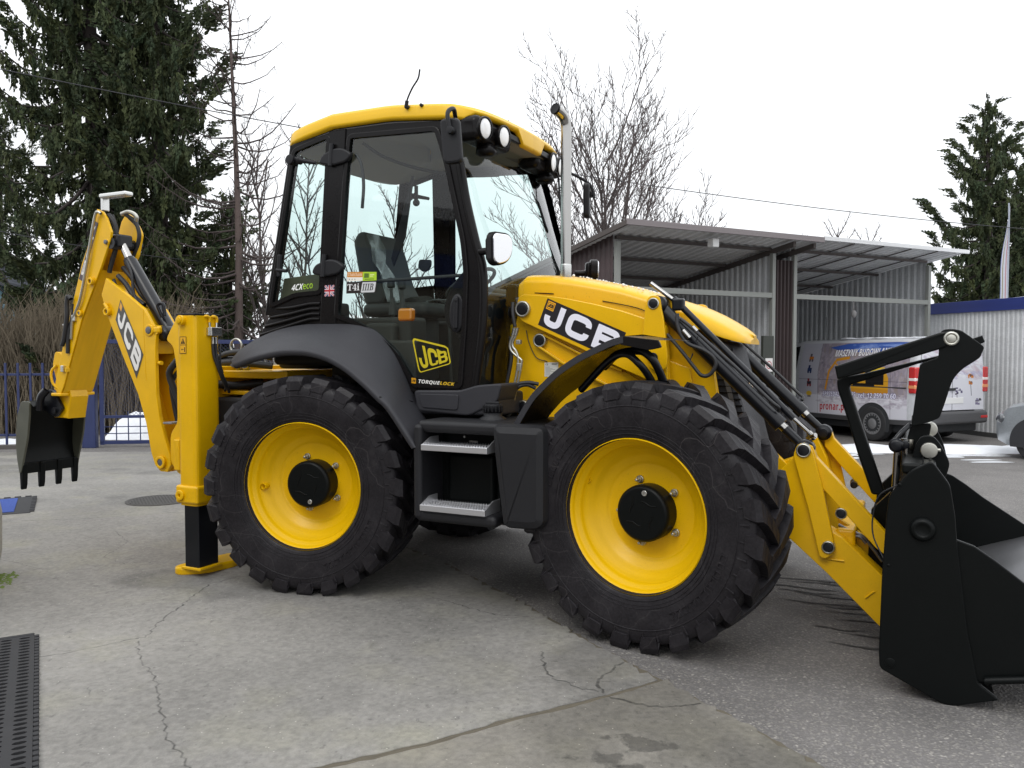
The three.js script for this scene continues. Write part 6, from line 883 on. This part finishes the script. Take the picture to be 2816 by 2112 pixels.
  mesh('sign', quad([-0.11, 1.58, 0.0535], [0.07, 1.58, 0.0535], [0.07, 1.34, 0.0535], [-0.11, 1.34, 0.0535]), decalMat(canvasTex(128, 170, (x, w, h) => { x.fillStyle = '#d8d4d2'; x.fillRect(0, 0, w, h); x.strokeStyle = '#2a2a2a'; x.lineWidth = 9; x.beginPath(); x.moveTo(36, 100); x.lineTo(92, 74); x.stroke(); x.strokeStyle = '#a32a34'; x.lineWidth = 10; x.beginPath(); x.arc(64, 86, 44, 0, 7); x.moveTo(34, 56); x.lineTo(94, 116); x.stroke(); })), eb);
}
// ───────────────────────── low building on the right ─────────────────────────
const whiteTin = std({ color: [0.70, 0.71, 0.72], roughness: 0.55, metalness: 0.1, map: grime, roughnessMap: grime });
{
  const b = group('low_building', null, [9.0, -0.15, -18.4]); b.rotation.y = Math.atan2(-0.97, 0.24); // local x runs towards the camera along the wall
  tag(b, 'low pale corrugated building with blue fascia at the right edge', 'building');
  mesh('wall', corrugated(7.5, 2.52, 0.11, 0.018), whiteTin, b);
  mesh('gable', corrugated(5, 2.52, 0.13, 0.025).rotateY(Math.PI / 2).translate(0, 0, 0), whiteTin, b);
  mesh('plinth', box2(0, 7.5, -0.05, 0.09, -0.03, 0.045, 0.005), std({ color: [0.05, 0.05, 0.05], roughness: 0.9 }), b);
  mesh('fascia', [box2(-0.1, 7.55, 2.50, 2.73, -0.04, 0.07, 0.006), box2(-0.12, -0.08, 2.5, 2.73, -5, 0.07, 0.006)], std({ color: [0.022, 0.038, 0.20], roughness: 0.5, map: grime }), b);
  mesh('roof', box2(-0.05, 7.5, 2.66, 2.70, -5, 0.0, 0), tinRoof, b);
  mesh('roof_snow', (() => { const rows = []; for (let i = 0; i <= 14; i++) { const row = []; for (let j = 0; j <= 8; j++) { const x = 1.6 + 5.9 * i / 14, z = -0.06 - 4.7 * j / 8, e = Math.min(1, i / 2.5) * Math.min(1, 0.3 + j / 2, (8 - j) / 2 + 0.01); row.push([x, 2.705 + 0.14 * e * (0.8 + 0.4 * fbm(x / 8, z / 8 + 1, 16, 2)), z]); } rows.push(row); } return loft(rows); })(), snowMat, b);
}
{ // feather flag
  const f = group('feather_flag', null, [14.75, -0.2, -24.6]); tag(f, 'tall narrow advertising flag on a pole above the blue fascia', 'flag');
  mesh('flag_pole', tube([[0, 0, 0], [0, 2.5, 0], [0.0, 5.2, 0], [-0.02, 6.15, 0]], 0.022, 30, 7), std({ color: [0.35, 0.38, 0.45], roughness: 0.5 }), f);
  const A = [], B = []; for (let i = 0; i <= 16; i++) { const t = i / 16, y = 2.6 + 3.45 * t; A.push([0.02, y, 0]); B.push([0.02 - 0.34 * Math.pow(1 - t, 1.1) - 0.05 + 0.03 * Math.sin(t * 9), y - 0.12 * (1 - t), 0.05 * Math.sin(t * 7)]); }
  mesh('flag_cloth', loft([A, B]), std({ map: canvasTex(64, 256, (x, w, h) => { x.fillStyle = '#c9ccd6'; x.fillRect(0, 0, w, h); x.fillStyle = '#5a6aa8'; x.fillRect(0, 0, w, 14); x.fillStyle = '#b9808a'; x.fillRect(8, 150, w - 16, 30); x.fillStyle = '#8a7a52'; x.fillRect(8, 60, w - 16, 24); }), roughness: 0.8, transmission: 0.3, thickness: 0 }), f);
}
tag(mesh('fence_stub', box2(12.62, 12.82, -0.2, 2.9, -25.1, -24.9, 0.01), std({ color: [0.22, 0.21, 0.20], roughness: 0.9, map: grime })), 'grey concrete post beside the shed above the blue fascia', 'post');
{ // house at the left edge
  const h = group('house', null, [-14.95, -0.2, -22]); h.rotation.y = 0.25; h.scale.setScalar(0.8); tag(h, 'pale blue house end with dark roof at the left frame edge', 'house');
  mesh('wall', plate([[-6, 0], [0.55, 0], [0.55, 4.9], [-2.7, 7.2], [-6, 4.9]], -8, 0), std({ color: [0.26, 0.46, 0.58], roughness: 0.8, map: grime }), h);
  mesh('roof', plate([[-2.7, 7.35], [0.95, 4.72], [0.95, 4.55], [-2.7, 7.17], [-6.4, 4.55], [-6.4, 4.72]], -8.3, 0.35), std({ color: [0.03, 0.035, 0.05], roughness: 0.7 }), h);
  mesh('window', [box2(-1.6, -0.4, 2.6, 3.9, -0.02, 0.04, 0.01)], M.cabBlack, h);
}
{ // shop front beside the camera on the left: it shows mirrored in the cab glass
  const s = group('shop_building', null, [-4.6, -0.02, 8.5]); s.rotation.y = Math.PI / 2; tag(s, 'low shop building left of the camera, mirrored in the cab glass', 'building');
  mesh('wall', box2(0, 12.6, 0, 3.1, -6, 0, 0.01), std({ color: [0.36, 0.31, 0.25], roughness: 0.9, map: grime }), s);
  mesh('fascia', box2(-0.1, 12.7, 2.35, 2.75, 0, 0.06, 0.01), std({ color: [0.03, 0.05, 0.2], roughness: 0.5 }), s);
  mesh('roof', box2(-0.3, 12.9, 3.1, 3.25, -6.3, 0.4, 0.02), tinRoof, s);
  mesh('shop_window', [box2(2.0, 4.6, 0.9, 2.2, -0.03, 0.012, 0.01), box2(6.6, 9.0, 0.9, 2.2, -0.03, 0.012, 0.01)], M.cabBlack, s);
}

// ───────────────────────── van ─────────────────────────
const van = group('panel_van', null, [7.22, -0.15, -14.75]); // origin: rear left corner on the ground, local -x runs forward
{
  tag(van, 'white van covered in printed machine pictures parked before the shed', 'van');
  const b = THREE.MathUtils.degToRad(66); van.rotation.y = -b; // local -x = (-cos b, -sin b): forward, away to the left
  const vw = std({ color: [0.62, 0.63, 0.66], roughness: 0.3, clearcoat: 0.6, map: grime }), dk = std({ color: [0.03, 0.032, 0.035], roughness: 0.6 }), grey = std({ color: [0.10, 0.10, 0.105], roughness: 0.6, map: grime });
  // body cross-sections along the length, w in [-1.9, 0] (0 = visible left side)
  const xs = [[-4.86, 0.62, 0.95, 0.12], [-4.75, 0.45, 1.05, 0.05], [-4.3, 0.36, 1.16, 0.02], [-3.85, 0.35, 1.28, 0.0], [-3.25, 0.35, 1.88, 0.03], [-2.9, 0.35, 1.93, 0.0], [-0.5, 0.35, 1.95, 0.0], [-0.12, 0.36, 1.94, 0.01], [-0.03, 0.38, 1.88, 0.03], [0.0, 0.42, 1.80, 0.06]];
  const sec = ([x, y0, y1, ins]) => { const h = y1 - y0, r = [], one = [[ins + 0.03, y0], [ins, y0 + 0.08], [ins - 0.008, y0 + h * 0.35], [ins, y0 + h * 0.6], [ins + 0.05 * h, y0 + h * 0.82], [ins + 0.085 * h, y1 - 0.07], [ins + 0.085 * h + 0.06, y1 - 0.02], [ins + 0.085 * h + 0.2, y1]]; for (const p of one) r.push([x, p[1], -p[0]]); for (const p of one.slice().reverse()) r.push([x, p[1], -1.9 + p[0]]); return r; };
  const rows = []; for (let i = 0; i < xs.length - 1; i++) for (let k = 0; k < 3; k++) { const t = k / 3; rows.push(sec(xs[i].map((v, q) => v + (xs[i + 1][q] - v) * t))); } rows.push(sec(xs[xs.length - 1])); const last = rows[rows.length - 1], c0 = rows[0];
  mesh('body', [loft(rows), loft([last, last.map((p) => [p[0] + 0.002, 1.1, -0.95])]), loft([c0, c0.map((p) => [p[0], 0.8, -0.95])])], vw, van);
  // printed side: follows the flank, 4 mm proud
  const texSide = canvasTex(1536, 640, (x, w, h) => {
    const r = rng(5); x.fillStyle = '#b4b3bd'; x.fillRect(0, 0, w, h); // x: 0 front … w rear; y: roof … sill
    x.fillStyle = '#948b94'; x.fillRect(300, 0, w, h);
    for (let i = 0; i < 900; i++) { x.fillStyle = ['#857c8a', '#a098a2', '#736a78', '#bab3ba', '#968474'][Math.floor(r() * 5)]; x.globalAlpha = 0.35; x.beginPath(); x.ellipse(300 + r() * 1236, r() * h, 6 + r() * 34, 4 + r() * 18, r() * 3, 0, 7); x.fill(); } x.globalAlpha = 1;
    const sky = [[430, 0, '#2b3f8f'], [560, 0, '#34509f'], [800, 0, '#3b5eb4']]; x.fillStyle = '#3c5aa6'; x.beginPath(); x.moveTo(420, 40); x.lineTo(700, 6); x.lineTo(w, 0); x.lineTo(w, 80); x.lineTo(900, 84); x.lineTo(600, 70); x.fill(); x.fillStyle = '#8fa6d8'; for (let i = 0; i < 60; i++) { x.globalAlpha = 0.3; x.beginPath(); x.ellipse(760 + r() * 760, 20 + r() * 40, 20 + r() * 50, 5 + r() * 8, 0, 0, 7); x.fill(); } x.globalAlpha = 1;
    x.fillStyle = '#cfced6'; x.fillRect(0, 470, w, h); for (let i = 0; i < 260; i++) { x.globalAlpha = 0.25; x.fillStyle = r() < 0.5 ? '#8a7d8e' : '#e2e0e6'; x.beginPath(); x.ellipse(300 + r() * 1236, 440 + r() * 110, 8 + r() * 40, 4 + r() * 12, 0, 0, 7); x.fill(); } x.globalAlpha = 1;
    x.strokeStyle = '#c98a22'; x.lineWidth = 26; x.beginPath(); x.moveTo(420, 420); x.lineTo(470, 250); x.lineTo(560, 150); x.lineTo(740, 130); x.stroke(); x.lineWidth = 14; x.beginPath(); x.moveTo(520, 170); x.lineTo(640, 230); x.lineTo(760, 180); x.stroke(); // digger arm
    x.fillStyle = '#d29a28'; x.beginPath(); x.moveTo(760, 410); x.lineTo(840, 300); x.lineTo(1060, 220); x.lineTo(1240, 210); x.lineTo(1300, 300); x.lineTo(1300, 410); x.fill(); x.fillStyle = '#1d1a1a'; x.fillRect(1000, 250, 240, 110); x.fillRect(820, 350, 300, 30); x.fillStyle = '#e6c23a'; x.fillRect(1040, 214, 200, 34); x.fillStyle = '#c58a2a'; x.fillRect(760, 396, 540, 40);
    const mini = (X, Y, c, d) => { x.fillStyle = c; x.fillRect(X, Y, 66, 30); x.fillStyle = d; x.fillRect(X + 8, Y - 26, 30, 28); x.beginPath(); x.arc(X + 14, Y + 36, 14, 0, 7); x.arc(X + 52, Y + 36, 14, 0, 7); x.fill(); }; mini(130, 120, '#c27426', '#5b5560'); mini(130, 226, '#2c3a63', '#23305a'); mini(130, 350, '#3a2f3a', '#8a3438'); x.fillStyle = '#d8b13a'; x.beginPath(); x.ellipse(165, 462, 44, 22, 0, 0, 7); x.fill(); x.fillStyle = '#74707c'; x.fillRect(140, 482, 52, 14);
    const T = (s, X, Y, W, f, col, sk, edge) => { x.font = f; x.save(); x.translate(X, Y); x.transform(1, -0.02, sk, 1, 0, 0); x.scale(W / x.measureText(s).width, 1); if (edge) { x.strokeStyle = edge; x.lineWidth = 6; x.strokeText(s, 0, 0); } x.fillStyle = col; x.fillText(s, 0, 0); x.restore(); };
    T('MASZYNY BUDOWLANE', 510, 122, 780, 'bold 84px sans-serif', '#f1f0f4', -0.18, '#4a4250');
    T('SPRZEDAŻ · SERWIS', 380, 478, 480, 'bold 54px sans-serif', '#e7e6f0', -0.15, '#47407e'); T('tel. 12 259 70 60', 900, 478, 500, 'bold 58px sans-serif', '#eceaf4', -0.1, '#47407e');
    T('pronar.pl', 330, 606, 400, 'bold 92px sans-serif', '#b3202c', 0, null);
    x.strokeStyle = 'rgba(50,46,56,0.7)'; x.lineWidth = 3; x.beginPath(); x.moveTo(0, 330); x.lineTo(w, 330); x.moveTo(300, 0); x.lineTo(300, h); x.moveTo(1330, 40); x.lineTo(1330, h); x.stroke();
  });
  const flank = (x0, x1, f0, f1, off, n = 10) => { // strip of the side between two heights fractions, uv 0..1
    const R = []; for (let j = 0; j <= n; j++) { const row = []; for (let i = 0; i <= 16; i++) { const x = x0 + (x1 - x0) * i / 16; let k = 0; while (k < xs.length - 2 && xs[k + 1][0] < x) k++; const t = (x - xs[k][0]) / (xs[k + 1][0] - xs[k][0]), s = xs[k].map((v, q) => v + (xs[k + 1][q] - v) * t), h = s[2] - s[1], f = f0 + (f1 - f0) * j / n, y = s[1] + h * f; const pr = [[0, 0.03], [0.05, 0], [0.35, -0.008], [0.6, 0], [0.82, 0.05 * h], [0.955, 0.085 * h]]; let m = 0; while (m < pr.length - 2 && pr[m + 1][0] < f) m++; const ins = s[3] + pr[m][1] + (pr[m + 1][1] - pr[m][1]) * (f - pr[m][0]) / (pr[m + 1][0] - pr[m][0]); row.push([x, y, -ins + off]); } R.push(row); } return loft(R); };
  mesh('lower_flank', flank(-4.2, -2.85, 0.02, 0.055, 0.012), grey, van); mesh('side_print', flank(-2.85, -0.16, 0.06, 0.955, 0.006), std({ map: texSide, roughness: 0.5, specularIntensity: 0.4 }), van);
  mesh('door_window', flank(-3.72, -2.95, 0.60, 0.93, 0.008), M.cabBlack, van); mesh('side_skirt', flank(-4.2, -0.05, 0.0, 0.055, 0.014), grey, van);
  const texRear = canvasTex(512, 512, (x, w, h) => { const r = rng(8); x.fillStyle = '#d3d3da'; x.fillRect(0, 0, w, h); for (let i = 0; i < 240; i++) { x.globalAlpha = 0.28; x.fillStyle = ['#8d86ae', '#b39aa6', '#a9a3bb', '#e9e8ee'][Math.floor(r() * 4)]; x.beginPath(); x.ellipse(r() * w, r() * 260, 8 + r() * 36, 4 + r() * 12, r(), 0, 7); x.fill(); } x.globalAlpha = 1; const bit = (X, Y, c, s) => { for (let i = 0; i < 9; i++) { x.fillStyle = i % 3 ? c : '#4a4650'; x.fillRect(X + r() * s, Y + r() * s, 8 + r() * 16, 6 + r() * 14); } }; bit(210, 190, '#55604f', 30); bit(110, 390, '#9c4a44', 60); bit(270, 330, '#5b5470', 60); bit(390, 220, '#c47a36', 30); bit(396, 280, '#c47a36', 16); bit(90, 120, '#6d5f7e', 50); bit(440, 420, '#7d7790', 40); x.strokeStyle = '#3d3a44'; x.lineWidth = 4; x.beginPath(); x.moveTo(300, 390); x.lineTo(300, 460); x.moveTo(412, 300); x.lineTo(416, 400); x.stroke(); });
  mesh('rear_print', quad([0.012, 1.80, -0.16], [0.012, 1.80, -1.74], [0.012, 0.62, -1.80], [0.012, 0.62, -0.10]), std({ map: texRear, roughness: 0.5, specularIntensity: 0.5 }), van);
  mesh('sliding_rail', box2(-1.5, -0.18, 1.02, 1.045, -0.015, 0.012, 0.004), dk, van); mesh('door_handle', box2(0.0, 0.035, 0.98, 1.03, -1.02, -0.86, 0.01), dk, van); mesh('door_gap', box2(0.0, 0.0145, 0.62, 1.80, -0.957, -0.949, 0), dk, van); mesh('number_plate', box2(0.0, 0.02, 0.74, 0.85, -1.25, -0.73, 0.004), M.white, van);
  mesh('rear_bumper', [box2(-0.16, 0.07, 0.36, 0.60, -1.88, -0.02, 0.06)], grey, van);
  for (const z of [-0.06, -1.84]) { mesh('tail_lamp', [box2(-0.13, 0.022, 0.94, 1.42, z - 0.08, z + 0.08, 0.03)], std({ color: [0.5, 0.02, 0.02], roughness: 0.15, clearcoat: 1 }), van); mesh('indicator', box2(-0.13, 0.0235, 1.02, 1.10, z - 0.0815, z + 0.0815, 0.02), std({ color: [0.75, 0.3, 0.12], roughness: 0.2, clearcoat: 1 }), van); mesh('reversing_lamp', box2(-0.13, 0.0238, 1.16, 1.23, z - 0.082, z + 0.082, 0.02), std({ color: [0.8, 0.72, 0.7], roughness: 0.2, clearcoat: 1 }), van); }
  mesh('bumper_reflector', box2(0.05, 0.075, 0.46, 0.51, -1.85, -1.66, 0.01), M.red, van);
  const wheel = (x, z) => { const w = group('wheel', van, [x, 0.335, z]); mesh('tyre', lathe([[0.2, -0.1], [0.31, -0.11], [0.333, -0.08], [0.335, 0.0], [0.333, 0.08], [0.31, 0.11], [0.22, 0.105], [0.205, 0.09]], 40), std({ color: [0.03, 0.03, 0.032], roughness: 0.8, map: grime }), w); const g = [lathe([[0.215, 0.085], [0.205, 0.1], [0.185, 0.095], [0.16, 0.075], [0.11, 0.085], [0.08, 0.105], [0.04, 0.11], [0, 0.11]], 40)]; for (let k = 0; k < 18; k++) { const a = k / 18 * 6.283; g.push(box(0, 0.17, 0.092, 0.02, 0.036, 0.018, 0.004).rotateZ(a)); } mesh('hub_cap', g, std({ color: [0.30, 0.30, 0.31], roughness: 0.4, metalness: 0.4, map: grime }), w); return w; };
  for (const x of [-0.92, -3.92]) { wheel(x, -0.075); const o = wheel(x, -1.825); o.rotation.y = Math.PI; mesh('wheel_arch', [flankArch(x)], dk, van); }
  function flankArch(x) { const s = new THREE.Shape(); s.absarc(0, 0, 0.40, -0.35, Math.PI + 0.35, false); const g = new THREE.ShapeGeometry(s, 24); g.translate(x, 0.335, 0.0165); return g; }
  mesh('underbody', box2(-4.5, -0.1, 0.2, 0.42, -1.78, -0.14, 0.03), dk, van);
  mesh('roof_snow', (() => { const r = rng(4), g = []; for (let i = 0; i < 40; i++) g.push(new THREE.IcosahedronGeometry(0.06 + 0.06 * r(), 1).scale(1.8, 0.22, 1).translate(-0.3 - 1.6 * r(), 1.955, -0.3 - 1.2 * r())); return g; })(), snowMat, van).userData.kind = 'stuff';
  mesh('aerial', cyl([-3.0, 1.93, -0.9], [-3.03, 2.45, -0.9], 0.005), dk, van);
}
// ───────────────────────── silver car at the right edge ─────────────────────────
const car = group('parked_car', null, [7.60, -0.15, -13.2]); // origin: nose on the ground, local +x runs back along the car
{
  tag(car, 'silver grey car at the right frame edge before the low building', 'car'); car.rotation.y = -THREE.MathUtils.degToRad(64);
  const paint = std({ color: [0.40, 0.43, 0.46], roughness: 0.32, metalness: 0.35, clearcoat: 0.8, map: grime }), dk = std({ color: [0.025, 0.026, 0.03], roughness: 0.5 });
  const xs = [[0, 0.40, 0.62, 0.34], [0.06, 0.28, 0.74, 0.2], [0.3, 0.22, 0.86, 0.08], [0.7, 0.22, 0.95, 0.02], [1.15, 0.22, 1.02, 0.0], [1.3, 0.22, 1.04, 0.0], [1.95, 0.22, 1.46, 0.0], [2.5, 0.22, 1.52, 0.0], [3.6, 0.22, 1.47, 0.0], [4.0, 0.25, 1.1, 0.04], [4.15, 0.35, 0.95, 0.12]];
  const sec = ([x, y0, y1, ins]) => { const h = y1 - y0, cab = Math.max(0, y1 - 1.0), one = [[ins + 0.05, y0], [ins, y0 + 0.12], [ins, y0 + 0.3], [ins + 0.03, Math.min(0.92, y1 - 0.06)], [ins + 0.06 + cab * 0.35, y1 - 0.05], [ins + 0.16 + cab * 0.45, y1]], r = []; for (const p of one) r.push([x, p[1], -p[0]]); for (const p of one.slice().reverse()) r.push([x, p[1], -1.74 + p[0]]); return r; };
  const rows = []; for (let i = 0; i < xs.length - 1; i++) for (let k = 0; k < 3; k++) { const t = k / 3; rows.push(sec(xs[i].map((v, q) => v + (xs[i + 1][q] - v) * t))); } rows.push(sec(xs[xs.length - 1]));
  const c0 = rows[0], c1 = rows[rows.length - 1]; mesh('body', [loft(rows), loft([c0, c0.map((p) => [p[0], 0.5, -0.87])]), loft([c1, c1.map((p) => [p[0], 0.6, -0.87])])], paint, car);
  mesh('head_lamp', new THREE.SphereGeometry(0.12, 20, 12).scale(0.9, 0.7, 0.8).translate(0.17, 0.63, -0.20), std({ color: [0.06, 0.065, 0.075], roughness: 0.1, clearcoat: 1 }), car);
  mesh('side_window', plate([[1.45, 1.0], [1.98, 1.38], [2.5, 1.43], [2.5, 1.0]], -0.12, -0.06), dk, car);
  const tg = lathe([[0.19, -0.09], [0.29, -0.1], [0.31, -0.06], [0.31, 0.06], [0.29, 0.1], [0.2, 0.09]], 36), rg = lathe([[0.2, 0.08], [0.17, 0.07], [0.1, 0.06], [0, 0.085]], 32), ag = lathe([[0.40, 0], [0.40, 0.016], [0.30, 0.01]], 36);
  for (const x of [0.78, 3.3]) for (const z of [-0.12, -1.62]) { const w = group('wheel', car, [x, 0.31, z]); if (z < -1) w.rotation.y = Math.PI; mesh('tyre', tg, std({ color: [0.025, 0.025, 0.027], roughness: 0.85 }), w); mesh('rim', rg, std({ color: [0.4, 0.4, 0.42], roughness: 0.35, metalness: 0.6 }), w); }
  for (const x of [0.78, 3.3]) mesh('wheel_arch', (() => { const s = new THREE.Shape(); s.absarc(0, 0, 0.37, -0.25, Math.PI + 0.25, false); return new THREE.ShapeGeometry(s, 20).translate(x, 0.31, 0.004); })(), dk, car);
}

renderer.render(scene, camera);
